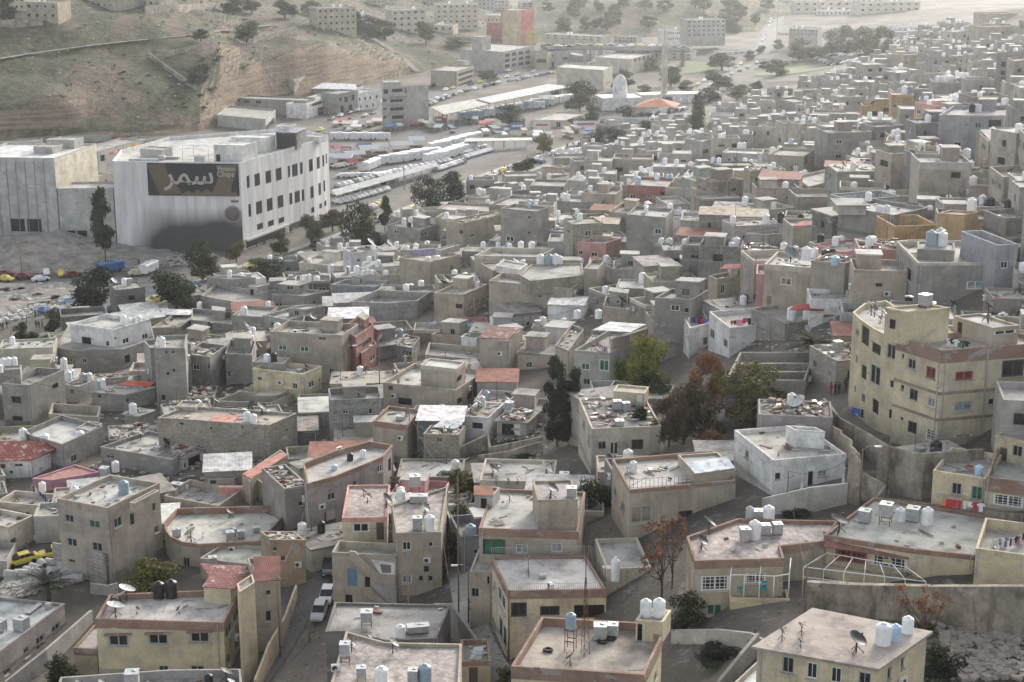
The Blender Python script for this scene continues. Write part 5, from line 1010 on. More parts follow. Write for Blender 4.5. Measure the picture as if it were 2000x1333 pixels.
h = vh('tall stepped block with balconies and blank side', 2, [(272, 488), (412, 482), (532, 472)], 695, 'lg', Y=660, k=1, w=[(283, 500, 310, 525, 'V'), (330, 497, 390, 515, 'V'), (280, 550, 300, 570), (320, 555, 390, 572, 'V'), (280, 600, 300, 618), (320, 600, 395, 620, 'V'), (280, 645, 300, 665), (330, 645, 395, 665, 'V'), (400, 490, 412, 540, 'k')])
rbox(h, [(285, 460), (380, 458)], 488, 'lg', T=2, dep=8)
for i in range(4): panel(h, 'balcony', 0, .3, .1 + .22 * i, .95, .16 + .22 * i, 'plaster', (.42, .4, .37), 1.1, 1.1)
vh('ochre-trimmed building with stacked dark balconies', 2, [(545, 392), (690, 398), (785, 368)], 500, 's', Y=790, k=1, w=[(700, 400, 782, 415, 'V'), (700, 430, 780, 445, 'V'), (700, 460, 778, 480, 'V')])
rbox(HOUSES[-1], [(690, 340), (735, 342)], 370, 'lg', T=2)
h = vh('large pale apartment building on valley road', 2, [(712, 275), (950, 290), (1125, 255)], 412, 'lg', Y=850, k=1, w=[(960 + i * 38, 300 + j * 30 - i * 6, 985 + i * 38, 318 + j * 30 - i * 6, 'V') for i in range(4) for j in range(3)]); rbox(h, [(775, 205), (830, 208)], 285, 'lg', T=2, dep=9)
vh('low cream hall with wide blank walls', 2, [(1250, 375), (1510, 392), (1560, 368)], 500, 'c', Y=780, k=1, roof='l', w=[(1350, 455, 1380, 470), (1520, 460, 1550, 470)])
vh('long pale school-like block behind cream hall', 2, [(1462, 318), (1660, 330), (1835, 285)], 415, 'c', Y=845, k=1, roof='l', w=[(1680 + i * 24, 325 - i * 5, 1692 + i * 24, 345 - i * 5, 'k') for i in range(6)])
vh('pale building right of large apartments', 2, [(1200, 292), (1322, 280)], 385, 'lg', dep=10, Y=872, w=[(1215, 345, 1235, 380, 'V'), (1280, 320, 1310, 335), (1215, 305, 1230, 320)])
vh('shaded brown building by large apartments', 2, [(1128, 300), (1198, 302)], 390, 't', dep=10, Y=866, w=[(1135, 330, 1190, 350, 'V')])
vh('flat low bus office with green door', 2, [(1105, 668), (1290, 672), (1425, 628)], 715, 'c', Y=655, k=1, roof='l', w=[(1150, 680, 1205, 700, 'k'), (1245, 682, 1270, 712, 'g')])
h = vh('red and cream flour mill with stepped towers', 2, [(858, 130), (1030, 132), (1046, 125)], 228, (.45, .16, .14), Y=1010, k=1, w=[], name='mill', cat='mill')
rbox(h, [(846, 85), (1030, 90)], 132, (.6, .52, .38), T=2, dep=12, name='upper_floor', zb=h.zt, w=[(865 + i * 22, 108, 873 + i * 22, 118, 'k') for i in range(7)]); r = rbox(h, [(944, 62), (1048, 58), (1120, 50)], 262, (.55, .45, .3), T=2, name='tower', k=1, zb=h.base.z); rbox(h, [(1048, 60), (1122, 52)], 262, (.6, .22, .17), T=2, name='red_tower', dep=14, zb=h.base.z)
rbox(h, [(1034, 180), (1135, 172)], 262, (.62, .45, .2), T=2, dep=10, name='yellow_tower', zb=h.base.z, w=[(1115, 190, 1122, 200)])
def structure(o): o['kind'] = 'structure'; return o
def grid_mesh(P, name, mat):
    nr, nc = len(P), len(P[0]); v = [tuple(p) for row in P for p in row]
    f = [(i * nc + j, i * nc + j + 1, (i + 1) * nc + j + 1, (i + 1) * nc + j) for i in range(nr - 1) for j in range(nc - 1)]
    me = bpy.data.meshes.new(name); me.from_pydata(v, [], f); me.materials.append(MATS[mat]); me.polygons.foreach_set('use_smooth', [True] * len(f)); me.update()
    return structure(link(name, me))
xs = [-2400, -1500, -900, -600] + list(_gx) + [760, 1000, 1600, 2400]
ys = [-150, -50, 20] + list(_gy) + [1650, 1900, 2400, 3200]
grid_mesh([[(x, y, hz(x, y) - (.0 if y < 1500 else 2)) for x in xs] for y in ys], 'ground', 'ground_dirt')
from mathutils import noise as mn
def loft(cols, nx, ny, amp, name, steps=None):
    """hill sheet from columns of (picture x, [(picture y, distance)...]) - each column a real slope profile"""
    prof = []
    for x, pr in cols:
        P = [at_Y(x, y, Y) for y, Y in pr]; s = [0]
        for a, b in zip(P, P[1:]): s.append(s[-1] + (b - a).length)
        prof.append([P, [q / s[-1] for q in s]])
    def on(c, t):
        P, s = prof[c]
        for i in range(len(s) - 1):
            if t <= s[i + 1] + 1e-9: return P[i].lerp(P[i + 1], (t - s[i]) / max(1e-6, s[i + 1] - s[i]))
        return P[-1]
    rows = []
    for j in range(ny + 1):
        row = []
        for i in range(nx + 1):
            g = i / nx * (len(cols) - 1); c = min(int(g), len(cols) - 2); f = g - c
            p = on(c, j / ny).lerp(on(c + 1, j / ny), f)
            n = mn.fractal(Vector((p.x * .03, p.y * .03, 1.7)), 1.0, 2.0, 5) * amp
            row.append(p + Vector((0, -n * .3, n if j > 0 else -3)))
        rows.append(row)
    return rows
HILL = [(-260, [(300, 588), (190, 625), (110, 660), (60, 690), (0, 735), (-80, 800), (-90, 1100)]),
        (0, [(288, 605), (262, 611), (205, 620), (165, 646), (110, 680), (60, 702), (0, 745), (-60, 800), (-70, 1100)]),
        (110, [(280, 615), (262, 622), (185, 628), (150, 660), (105, 690), (60, 708), (0, 760), (-60, 830), (-70, 1100)]),
        (170, [(276, 618), (250, 626), (200, 640), (150, 668), (103, 696), (60, 716), (0, 765), (-60, 840), (-70, 1100)]),
        (300, [(268, 630), (180, 665), (100, 705), (50, 740), (0, 800), (-40, 880), (-50, 1150)]),
        (390, [(258, 645), (215, 660), (160, 682), (105, 712), (80, 732), (50, 770), (0, 850), (-35, 950), (-45, 1180)]),
        (430, [(248, 662), (210, 676), (160, 692), (108, 716), (82, 738), (52, 780), (0, 885), (-30, 980), (-38, 1210)]),
        (470, [(228, 690), (200, 702), (158, 708), (118, 728), (92, 748), (65, 780), (0, 915), (-24, 1010), (-30, 1240)]),
        (515, [(212, 712), (190, 722), (148, 727), (112, 738), (90, 756), (58, 795), (0, 935), (-20, 1030), (-25, 1270)]),
        (575, [(203, 728), (150, 742), (94, 749), (80, 770), (50, 820), (0, 960), (-18, 1060), (-20, 1310)]),
        (640, [(185, 755), (140, 765), (88, 772), (75, 800), (45, 870), (0, 1010), (-15, 1120), (-18, 1350)]),
        (700, [(172, 785), (150, 795), (110, 802), (88, 830), (60, 880), (25, 990), (0, 1080), (-12, 1180), (-15, 1400)]),
        (800, [(150, 835), (110, 872), (80, 930), (50, 1010), (0, 1200), (-10, 1300), (-12, 1450)]),
        (900, [(131, 880), (100, 930), (60, 1030), (20, 1180), (0, 1290), (-8, 1400), (-10, 1500)]),
        (1000, [(112, 930), (60, 1092), (20, 1270), (2, 1380), (0, 1420), (-3, 1460), (-5, 1560)])]
hill_rows = loft(HILL, 195, 110, 2.6, 'hill')
grid_mesh(hill_rows, 'hill', 'hillside')
FAR = [(1040, [(97, 980), (60, 1070), (0, 1260), (-10, 1400)]), (1120, [(85, 1010), (50, 1080), (0, 1190), (-25, 1300)]), (1250, [(78, 1035), (45, 1090), (0, 1165), (-40, 1260)]),
       (1360, [(74, 1045), (40, 1110), (0, 1180), (-40, 1280)]), (1460, [(72, 1055), (30, 1160), (0, 1230), (-30, 1320)]), (1540, [(60, 1110), (30, 1200), (0, 1330), (-10, 1420)])]
far_rows = loft(FAR, 60, 30, 2.0, 'hill'); grid_mesh(far_rows, 'hill', 'hillside')
def surf(rows):
    pts = [(p, proj(p)) for r in rows for p in r]
    X = np.array([q[0] for _, q in pts]); Y = np.array([q[1] for _, q in pts])
    def f(x, y):
        k = int(np.argmin((X - x) ** 2 + ((Y - y) * 2) ** 2)); return at_Y(x, y, pts[k][0].y)
    return f
on_hill = surf(hill_rows); on_far = surf(far_rows)
def ribbon(name, pts, w, mat, lift=.1, T=0, fn=None, step=4.0, wob=0, shift=0.0):
    """a road or path draped on the terrain; pts are picture pixels of its centre line"""
    W = [Vector(fn(*p)) if fn else ground(*pix(T, p)) for p in pts]
    L = []
    for a, b in zip(W, W[1:]):
        k = max(1, int((b - a).length / step))
        L += [a.lerp(b, i / k) for i in range(k)]
    L.append(W[-1])
    for _ in range(2): L = [L[0]] + [(L[i - 1] + L[i] * 2 + L[i + 1]) / 4 for i in range(1, len(L) - 1)] + [L[-1]]
    rows = []
    for i, p in enumerate(L):
        d = L[min(i + 1, len(L) - 1)] - L[max(i - 1, 0)]; d.z = 0; d.normalize(); n = Vector((-d.y, d.x, 0))
        ww = w * (1 + R.uniform(-wob, wob)); r = []
        for s in (-.5, -.25, 0, .25, .5):
            q = p + n * (ww * s + shift); z = (p.z if fn else hz(q.x, q.y)) + lift; r.append((q.x, q.y, z))
        rows.append(r)
    if name is None: return L
    return grid_mesh(rows, name, mat)
MAIN = [(-120, 745), (0, 702), (130, 660), (240, 622), (350, 582), (440, 550), (560, 508), (700, 462), (800, 420), (900, 376), (1000, 336), (1100, 302), (1180, 272), (1250, 250), (1330, 222)]
ribbon('road', MAIN, 11, 'asphalt', .12); ribbon('pavement', MAIN, 2.6, 'paving', .24, shift=7.2); ribbon('pavement', MAIN, 2.2, 'paving', .24, shift=-6.9)
ribbon('road', [(470, 1345), (560, 1215), (598, 1150), (622, 1080), (640, 1020), (652, 975)], 6.0, 'asphalt', .12)
ribbon('path', [(975, 1330), (925, 1250), (905, 1150), (898, 1060), (893, 980)], 3.0, 'paving', .14)
ribbon('road', [(-60, 585), (60, 552), (170, 548), (300, 548), (380, 542), (440, 550)], 7, 'asphalt', .1)
ribbon('road', [(-60, 655), (60, 622), (150, 605), (250, 585)], 6, 'asphalt', .1)
ribbon('road', [(-60, 1130), (45, 1108), (110, 1075)], 5.5, 'asphalt', .12)
ribbon('road', [(640, 262), (760, 222), (840, 192), (920, 172), (1040, 148), (1130, 132), (1250, 118), (1380, 112)], 16, 'asphalt', .15)
ribbon('road', [(1220, 255), (1290, 215), (1360, 178), (1410, 150), (1470, 122), (1530, 105)], 14, 'asphalt', .12)
ribbon('road', [(1410, 150), (1440, 158), (1500, 160), (1560, 155), (1620, 160), (1680, 168)], 9, 'asphalt', .14)
ribbon('road', [(1478, 118), (1500, 75), (1512, 45), (1518, 10)], 12, 'asphalt', .4)
ribbon('road', [(640, 330), (720, 300), (830, 270), (960, 240), (1060, 225)], 26, 'asphalt', .08)
ribbon('road', [(600, 420), (680, 372), (790, 330), (900, 300), (1010, 270)], 40, 'asphalt', .06)
ribbon('path', [(0, 118), (60, 108), (140, 97), (230, 86), (330, 76), (380, 71), (440, 62), (530, 52)], 2.2, 'rubble_ground', .7, fn=on_hill)
ribbon('path', [(728, 78), (750, 90), (775, 108), (800, 128), (815, 142)], 3, 'rubble_ground', .8, fn=on_hill)
def patch(name, pts, mat, lift, T=0, amp=0, kind='structure'):
    W = [ground(*pix(T, p)) for p in pts]; xs_ = [p.x for p in W]; ys_ = [p.y for p in W]; st = max(1.2, (max(xs_) - min(xs_)) / 60)
    gx = np.arange(min(xs_), max(xs_) + st, st); gy = np.arange(min(ys_), max(ys_) + st, st)
    M = poly_mask(W, gx, gy); mb = MB()
    def zz(x, y, k): return hz(x, y) + lift + (amp * (1 + mn.fractal(Vector((x * .12, y * .12, 3)), 1, 2, 4)) if amp else 0)
    idx = {}
    for j in range(len(gy) - 1):
        for i in range(len(gx) - 1):
            if M[j, i] and M[j, i + 1] and M[j + 1, i] and M[j + 1, i + 1]:
                f = []
                for a, b in ((i, j), (i + 1, j), (i + 1, j + 1), (i, j + 1)):
                    if (a, b) not in idx: idx[(a, b)] = len(mb.v); mb.v.append((gx[a], gy[b], zz(gx[a], gy[b], 0)))
                    f.append(idx[(a, b)])
                mb.f.append(tuple(f)); mb.m.append(0); mb.smooth.add(len(mb.f) - 1)
    o = mb.build(name, mat); o['kind'] = kind; return o
patch('rubble_ground', [(-40, 640), (60, 600), (180, 585), (220, 565), (140, 555), (-40, 560)], 'rubble_ground', .1, amp=.5)
g = patch('grass', [(40, 682), (130, 652), (125, 640), (60, 655), (10, 680)], 'grass', .15, kind='stuff'); tag(g, 'small green lawn beside the main road bend', 'grass')
g = patch('grass', [(985, 905), (1030, 885), (1075, 890), (1070, 912), (1000, 912)], 'grass', .15, kind='stuff'); tag(g, 'bright green grass patch below the dark car garage', 'grass')
W0 = [ground(x, y) for x, y in ((-30, 545), (120, 540), (168, 525), (172, 505))]
rows = []
for j in range(25):
    r = []
    for i in range(50):
        x = -190 + i * 2.1; y = 405 + j * 1.6; fx = min(1, max(0, min((i) / 8, (49 - i) / 14))); fy = math.sin(pi * j / 24)
        z = hz(x, y) - .3 + max(0, fx * fy * (5.5 + 2.5 * mn.fractal(Vector((x * .08, y * .08, 0)), 1, 2, 5)) + .7 * mn.fractal(Vector((x * .5, y * .5, 5)), 1, 2, 4) * min(1, fy * 2))
        r.append((x, y, z))
    rows.append(r)
mo = grid_mesh(rows, 'rubble_mound', 'rubble_ground'); del mo['kind']; tag(mo, 'broad mound of grey demolition rubble beside the factory', 'rubble heap', kind='stuff')
def scatter(name, label, cat, n, pick, size, mat, col):
    mb = MB()
    for _ in range(n):
        p = pick()
        if p is None: continue
        s = R.uniform(*size); q = Matrix.Rotation(R.uniform(0, 6), 3, 'Z') @ Matrix.Rotation(R.uniform(-.5, .5), 3, 'X')
        mb.box((p[0], p[1], p[2] + s * .1), (s, s * R.uniform(.4, 1), s * R.uniform(.15, .6)), M=q)
    o = mb.build(name, mat, col=col); return tag(o, label, cat, kind='stuff')
def pick_px(poly):
    xs_ = [p[0] for p in poly]; ys_ = [p[1] for p in poly]
    def f():
        for _ in range(30):
            x, y = R.uniform(min(xs_), max(xs_)), R.uniform(min(ys_), max(ys_))
            if poly_mask(poly, [x], [y])[0, 0]: p = ground(x, y); return (p.x, p.y, p.z + .15)
    return f
scatter('rubble', 'broken concrete lumps strewn over the waste ground', 'rubble', 1400, pick_px([(-20, 640), (150, 600), (220, 568), (170, 555), (-20, 562)]), (.3, 1.5), 'matte', (.42, .40, .37))
scatter('rubble', 'loose stones and litter at the factory foot', 'rubble', 500, pick_px([(170, 528), (380, 520), (430, 500), (380, 495), (170, 505)]), (.3, 1.1), 'matte', (.36, .34, .31))
scatter('rubble', 'rubble and stones among houses on left slope', 'rubble', 700, pick_px([(0, 1180), (180, 1130), (60, 1105), (0, 1140)]), (.2, .9), 'matte', (.4, .37, .33))
scatter('rubble', 'stones along the retaining slope at lower right', 'rubble', 600, pick_px([(1820, 1190), (2000, 1180), (2000, 1330), (1850, 1330)]), (.2, .9), 'matte', (.33, .29, .25))
scatter('rubble', 'stones and rubbish between the middle houses', 'rubble', 1500, pick_px([(560, 900), (1060, 905), (1100, 780), (620, 700), (150, 820), (200, 1000)]), (.15, .7), 'matte', (.4, .37, .33))
scatter('rubble', 'stones and rubbish between the upper houses', 'rubble', 1500, pick_px([(1000, 640), (1650, 700), (1800, 500), (1250, 330), (900, 420), (700, 520)]), (.2, .9), 'matte', (.42, .39, .35))
def wallrun(label, T, top, bots, th=.35, mat='old_stone', col=(.4, .36, .3), cat='wall', name='retaining_wall', cap=False):
    """a stone wall through pixel points: top edge pixels and bottom pixel rows"""
    mb = MB(); pts = []
    for p, b in zip(top, bots):
        x, y = pix(T, p); by = pix(T, (0, b))[1]; g0 = ground(x, by); zt = at_Y(x, y, g0.y).z; pts.append((g0.x, g0.y, g0.z - 1.5, zt))
    for (ax, ay, az, at), (bx, by, bz, bt) in zip(pts, pts[1:]):
        d = Vector((bx - ax, by - ay)).normalized(); n = Vector((-d.y, d.x)) * th
        A = [(ax, ay, az), (bx, by, bz), (bx, by, bt), (ax, ay, at)]; B = [(p[0] + n.x, p[1] + n.y, p[2]) for p in A]
        mb.face(A); mb.face(B[::-1]); mb.face((A[3], A[2], B[2], B[3])); mb.face((A[0], A[3], B[3], B[0])); mb.face((A[1], B[1], B[2], A[2]))
    o = mb.build(name, mat, col=col); return tag(o, label, cat)
wallrun('long curved retaining wall below the yellow apartment block', 6, [(868, 985), (960, 1095), (1100, 1175), (1240, 1262), (1345, 1312), (1345, 1300)], [1080, 1200, 1320, 1420, 1480, 1480])
wallrun('tan stepped garden wall behind the white villa', 6, [(782, 1018), (850, 1075), (850, 1090), (900, 1110), (900, 1130), (965, 1165), (965, 1180), (1022, 1220), (1022, 1250), (1068, 1300)], [1100, 1180, 1190, 1230, 1240, 1300, 1310, 1360, 1370, 1420], .25, 'plaster', (.5, .42, .34))
wallrun('stained stone wall under the yellow apartment yard', 9, [(1170, 5), (1355, 55), (1425, 60), (1765, 35)], [260, 300, 320, 180], .4, 'old_stone')
wallrun('low wall along the front of long roofed house', 9, [(1160, 292), (1160, 300), (1300, 318), (1560, 352), (1990, 400)], [330, 340, 360, 400, 450], .3, 'old_stone')
wallrun('whitewashed wall below the columned villa', 9, [(535, 310), (615, 290), (790, 250), (1010, 225)], [400, 400, 395, 340], .3, 'plaster', (.5, .48, .44))
wallrun('long old stone terrace wall under the pergola', 9, [(775, 775), (1000, 790), (1460, 800), (1720, 800), (2020, 800)], [960, 960, 1000, 1060, 1100], .6, 'old_stone')
wallrun('sloping alley wall beside dusty grey roof', 8, [(560, 895), (655, 895), (760, 1045), (830, 1140)], [1000, 1080, 1150, 1220], .3, 'plaster', (.34, .32, .3))
wallrun('stone boundary wall around the garage yard', 5, [(700, 1265), (860, 1190), (870, 1260), (1165, 1200)], [1330, 1270, 1300, 1260], .3, 'old_stone')
wallrun('garden wall above the green grass patch', 5, [(810, 1305), (980, 1280), (1170, 1225)], [1340, 1335, 1300], .25, 'old_stone')
wallrun('white-splashed low wall below the porch house', 9, [(30, 1042), (290, 1040), (470, 1060), (560, 1110)], [1120, 1130, 1150, 1190], .3, 'plaster', (.5, .48, .45))
wallrun('slanting stair wall beside the porch house', 9, [(300, 1330), (420, 1180), (520, 1060)], [1400, 1290, 1180], .3, 'plaster', (.36, .34, .31))
wallrun('block wall beside the taxi yard', 7, [(300, 555), (430, 580), (590, 625)], [690, 740, 800], .3, 'block', (.4, .37, .33))
wallrun('pale yard wall by the palm', 7, [(505, 780), (600, 795), (660, 780)], [840, 850, 840], .25, 'plaster', (.42, .41, .38))
wallrun('ochre alley wall beside the parked cars', 7, [(1430, 1320), (1510, 1120), (1600, 960), (1660, 790)], [1400, 1260, 1060, 860], .25, 'plaster', (.5, .41, .3))
wallrun('long grey wall at the bottom left yard', 7, [(40, 1330), (270, 1150), (520, 930)], [1400, 1260, 1000], .3, 'plaster', (.42, .41, .38))
wallrun('crooked stone wall right of the white villa', 9, [(1005, 30), (1070, 110), (1090, 170), (1210, 230), (1165, 300)], [330, 350, 350, 350, 370], .35, 'old_stone')
def hillwall(label, pts, h, th=.5, col=(.45, .4, .33)):
    mb = MB()
    W = [on_hill(*p) for p in pts]
    for a, b in zip(W, W[1:]):
        d = Vector((b.x - a.x, b.y - a.y)).normalized(); n = Vector((-d.y, d.x)) * th
        A = [(a.x, a.y, a.z - 2), (b.x, b.y, b.z - 2), (b.x, b.y, b.z + h), (a.x, a.y, a.z + h)]; B = [(p[0] + n.x, p[1] + n.y, p[2]) for p in A]
        mb.face(A); mb.face(B[::-1]); mb.face((A[3], A[2], B[2], B[3])); mb.face((A[0], A[3], B[3], B[0])); mb.face((A[1], B[1], B[2], A[2]))
    tag(mb.build('retaining_wall', 'old_stone', col=col), label, 'wall')
hillwall('diagonal stone wall descending the grassy hill', [(290, 110), (330, 140), (382, 176)], 1.5)
hillwall('short ruined terrace wall on the hill', [(320, 112), (370, 102), (455, 90)], 2.2)
hillwall('pale retaining wall at the hilltop houses', [(285, 30), (350, 26), (440, 22)], 4)
hillwall('stone wall edging the quarry top', [(495, 86), (580, 66)], 3)
hillwall('cream terrace wall at upper left corner', [(0, 55), (30, 52), (85, 50)], 3, col=(.55, .5, .42))
def leaf_cloud(blobs, n, size, rr, hollow=.55):
    m = MB()
    tot = sum(b[3] ** 2 for b in blobs)
    for bx, by, bz, br, sq in blobs:
        for _ in range(int(n * br * br / tot)):
            while True:
                d = Vector((rr.uniform(-1, 1), rr.uniform(-1, 1), rr.uniform(-1, 1)))
                if .1 < d.length <= 1: break
            d = d.normalized() * (hollow + (1 - hollow) * rr.random() ** .7) * (1 + .25 * rr.uniform(-1, 1))
            p = Vector((bx + d.x * br, by + d.y * br, bz + d.z * br * sq)); s = size * rr.uniform(.55, 1.3)
            nrm = (d + Vector((rr.uniform(-1, 1), rr.uniform(-1, 1), rr.uniform(-.4, 1)))).normalized()
            a = nrm.orthogonal().normalized(); a = (Matrix.Rotation(rr.uniform(0, 6.28), 3, nrm) @ a); b = nrm.cross(a)
            m.face((p - a * s, p - b * s * .6, p + a * s, p + b * s * .6))
    return m
def tree_proto(kind, seed):
    rr = random.Random(seed); bl = []; t = MB()
    if kind == 'broad':
        for k in range(20):
            an = rr.uniform(0, 6.28); r0 = rr.uniform(.05, .34); z = rr.uniform(.2, .84)
            r = rr.uniform(.13, .2); bl.append((r0 * math.cos(an), r0 * math.sin(an), z, r, .8))
        t.tube([(0, 0, -.05), (.01, 0, .2), (0, .01, .4)], .035, 7, r1=.02)
        for k in range(7):
            b = bl[k]; t.tube([(0, 0, .22 + .02 * k), (b[0] * .6, b[1] * .6, b[2] * .75), b[:3]], .016, 5, r1=.004)
        L = leaf_cloud(bl, 4200, .027, rr)
    elif kind == 'euca':
        for k in range(15):
            z = .3 + .66 * k / 14; w = .36 * math.sin(pi * (.15 + .78 * k / 14)); an = rr.uniform(0, 6.28); r0 = w * rr.uniform(.2, .9)
            bl.append((r0 * math.cos(an), r0 * math.sin(an), z, rr.uniform(.1, .2), .55))
        t.tube([(0, 0, -.05), (.02, .01, .3), (-.02, 0, .6), (.01, .01, .93)], .03, 7, r1=.006)
        for b in bl[::2]: t.tube([(0, 0, b[2] - .12), b[:3]], .01, 5, r1=.003)
        L = leaf_cloud(bl, 3000, .034, rr, .3)
    elif kind == 'cypress':
        for k in range(16):
            z = .06 + .9 * k / 15; w = .34 * math.sin(pi * (.22 + .74 * k / 15)) + .03; bl.append((rr.uniform(-.06, .06), rr.uniform(-.06, .06), z, w, .28))
        t.tube([(0, 0, -.05), (0, 0, .9)], .03, 6, r1=.005); L = leaf_cloud(bl, 2600, .03, rr, .5)
    elif kind == 'conifer':
        for k in range(34):
            z = .08 + .88 * rr.random(); w = .42 * (1 - z) ** .6 + .04; an = rr.uniform(0, 6.28); r0 = w * rr.uniform(.4, 1); bl.append((r0 * math.cos(an), r0 * math.sin(an), z, rr.uniform(.12, .2), .45))
        t.tube([(0, 0, -.05), (0, 0, .95)], .035, 6, r1=.006); L = leaf_cloud(bl, 6000, .03, rr, .4)
    elif kind == 'shrub':
        for k in range(12):
            an = rr.uniform(0, 6.28); r0 = rr.uniform(0, .36); bl.append((r0 * math.cos(an), r0 * math.sin(an), rr.uniform(.18, .72), rr.uniform(.13, .24), .9))
        for k in range(5): t.tube([(0, 0, -.1), (bl[k][0] * .6, bl[k][1] * .6, bl[k][2] * .6), bl[k][:3]], .02, 5, r1=.005)
        L = leaf_cloud(bl, 2000, .035, rr)
    elif kind == 'bare':
        t.tube([(0, 0, -.05), (.02, 0, .25), (-.01, .02, .5)], .03, 6, r1=.016); tips = []
        for k in range(10):
            an = rr.uniform(0, 6.28); r0 = rr.uniform(.15, .45); z = rr.uniform(.5, .97); e = (r0 * math.cos(an), r0 * math.sin(an), z)
            t.tube([(0, .0, .2 + .03 * k), (e[0] * .5, e[1] * .5, z * .7), e], .012, 5, r1=.003)
            for q in range(3):
                f = Vector(e) + Vector((rr.uniform(-.12, .12), rr.uniform(-.12, .12), rr.uniform(-.06, .1))); t.tube([(e[0] * .6, e[1] * .6, z * .8), tuple(f)], .005, 4, r1=.002); tips.append((*f, rr.uniform(.05, .09), .7))
        L = leaf_cloud(tips, 700, .02, rr, .1)
    elif kind == 'palm':
        t.tube([(0, 0, -.05), (.02, 0, .3), (0, 0, .55)], .045, 8, r1=.04); L = MB()
        for k in range(46):
            an = rr.uniform(0, 6.28); el = rr.uniform(-.35, 1.35); ln = rr.uniform(.42, .56); d = Vector((math.cos(an), math.sin(an), 0)); P = []
            for q in range(9):
                s = q / 8; P.append(Vector((0, 0, .56)) + d * (ln * s * math.cos(el * (1 - .4 * s))) + Vector((0, 0, ln * s * math.sin(el) * .85 - .3 * s * s * ln)))
            sd = Vector((-d.y, d.x, 0))
            for q in range(1, 9):
                p = P[q]; ax = (P[q] - P[q - 1]).normalized(); lw = .085 * (1 - abs(q / 8 - .45))
                for sg in (-1, 1):
                    for o_ in (0, .5):
                        pp = P[q - 1].lerp(P[q], o_); tip = pp + sd * sg * lw + ax * lw * .8 - Vector((0, 0, lw * .35)); L.face((pp, pp + ax * .018, tip))
            L.tube(P, .006, 4, r1=.002)
    return t.mesh('trunk', ['bark']), L.mesh('crown', ['leaf'])
PROTO = {}
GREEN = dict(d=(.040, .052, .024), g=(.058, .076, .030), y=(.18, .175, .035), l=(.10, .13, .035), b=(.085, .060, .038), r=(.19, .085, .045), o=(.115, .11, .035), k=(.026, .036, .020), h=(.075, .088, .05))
def tree(label, x, base, top, w, kind, col, fn=None, seed=None, cat=None, name=None):
    P = Vector(fn(x, base)) if fn else ground(x, base); D = math.hypot(P.y, CZ - P.z)
    h = at_Y(x, top, P.y).z - P.z; wd = w * D / F * 1.18; h *= 1.06
    im_mark([(x + w * .5 * math.cos(q * .7), (base + top) / 2 - (base - top) * .5 * math.sin(q * .7)) for q in range(9)], P.y)
    s = (seed if seed is not None else R.randint(0, 2)); key = (kind, s)
    if key not in PROTO: PROTO[key] = tree_proto(kind, s * 7 + hash(kind) % 1 + len(kind))
    a, b = PROTO[key]; nm = name or {'broad': 'broadleaf_tree', 'euca': 'eucalyptus_tree', 'cypress': 'cypress_tree', 'conifer': 'conifer_tree', 'shrub': 'shrub', 'bare': 'sparse_tree', 'palm': 'palm_tree'}[kind]
    o = empty(nm, tuple(P), R.uniform(0, 6), label, cat or ('shrub' if kind == 'shrub' else 'tree'), 'trees and shrubs')
    link('trunk', a, o, None, (0, 0, 0), 0, (max(wd, h * .4), max(wd, h * .4), h)); link('crown', b, o, jit(GREEN[col], .1), (0, 0, 0), 0, (wd, wd, h))
    return o
tree('tall slim eucalyptus in front of the factory', 207, 522, 378, 62, 'euca', 'd')
tree('big dark round tree left of the footbridge', 182, 612, 512, 105, 'broad', 'k')
tree('broad dark tree right of the footbridge', 345, 612, 518, 112, 'broad', 'd')
tree('medium green tree below the factory corner', 397, 548, 468, 66, 'broad', 'd')
tree('low wide dark tree by the road wall', 522, 545, 503, 84, 'broad', 'd')
tree('thin olive tree at factory corner', 462, 512, 465, 44, 'broad', 'o')
tree('small round tree under factory arcade', 548, 500, 452, 40, 'broad', 'g')
tree('roadside tree beside the white arcade', 608, 478, 412, 50, 'broad', 'g')
tree('brownish half-bare tree at car park edge', 650, 452, 402, 52, 'broad', 'b')
tree('tall dark clump right of car park', 705, 488, 395, 76, 'broad', 'd')
tree('dark narrow tree near the car park gate', 752, 458, 388, 36, 'euca', 'd')
tree('large dark tree at market road left', 838, 412, 345, 62, 'broad', 'k'); tree('large dark tree at market road right', 880, 400, 328, 66, 'broad', 'k')
tree('mid green tree on market pavement', 1030, 338, 304, 56, 'broad', 'd'); tree('pale leafy tree beside market stalls', 1062, 298, 260, 36, 'broad', 'o')
tree('lone dark cypress above the grey roofs', 1362, 266, 178, 34, 'cypress', 'k')
tree('tall dark tree by the long canopy', 1132, 218, 158, 58, 'broad', 'd'); tree('dark rounded trees in front of canopy', 997, 248, 204, 58, 'broad', 'd')
tree('dark tree right of flat bus office', 1158, 245, 202, 34, 'broad', 'd'); tree('low dark bush by bus office door', 1128, 248, 228, 40, 'shrub', 'd')
tree('broad dark tree above market end', 1190, 285, 248, 82, 'broad', 'd'); tree('dark tree right of the market footbridge', 1272, 262, 232, 56, 'broad', 'd')
tree('green tree behind the mosque minaret', 1310, 168, 128, 52, 'broad', 'd'); tree('pair of dark trees left of minaret', 1216, 178, 138, 48, 'broad', 'd')
tree('dark tree in the mosque yard', 1225, 232, 205, 40, 'shrub', 'd'); tree('small tree right of red canopy', 1300, 205, 185, 34, 'shrub', 'd')
tree('large green tree by the slip road', 1402, 178, 138, 56, 'broad', 'd'); tree('round green tree inside the loop road', 1518, 148, 116, 46, 'broad', 'g'); tree('bushy tree on valley verge', 1440, 196, 162, 52, 'broad', 'd'); tree('dark verge trees above grey roofs', 1385, 200, 168, 50, 'broad', 'd'); tree('slim tree by the slip road end', 1480, 195, 162, 24, 'euca', 'd')
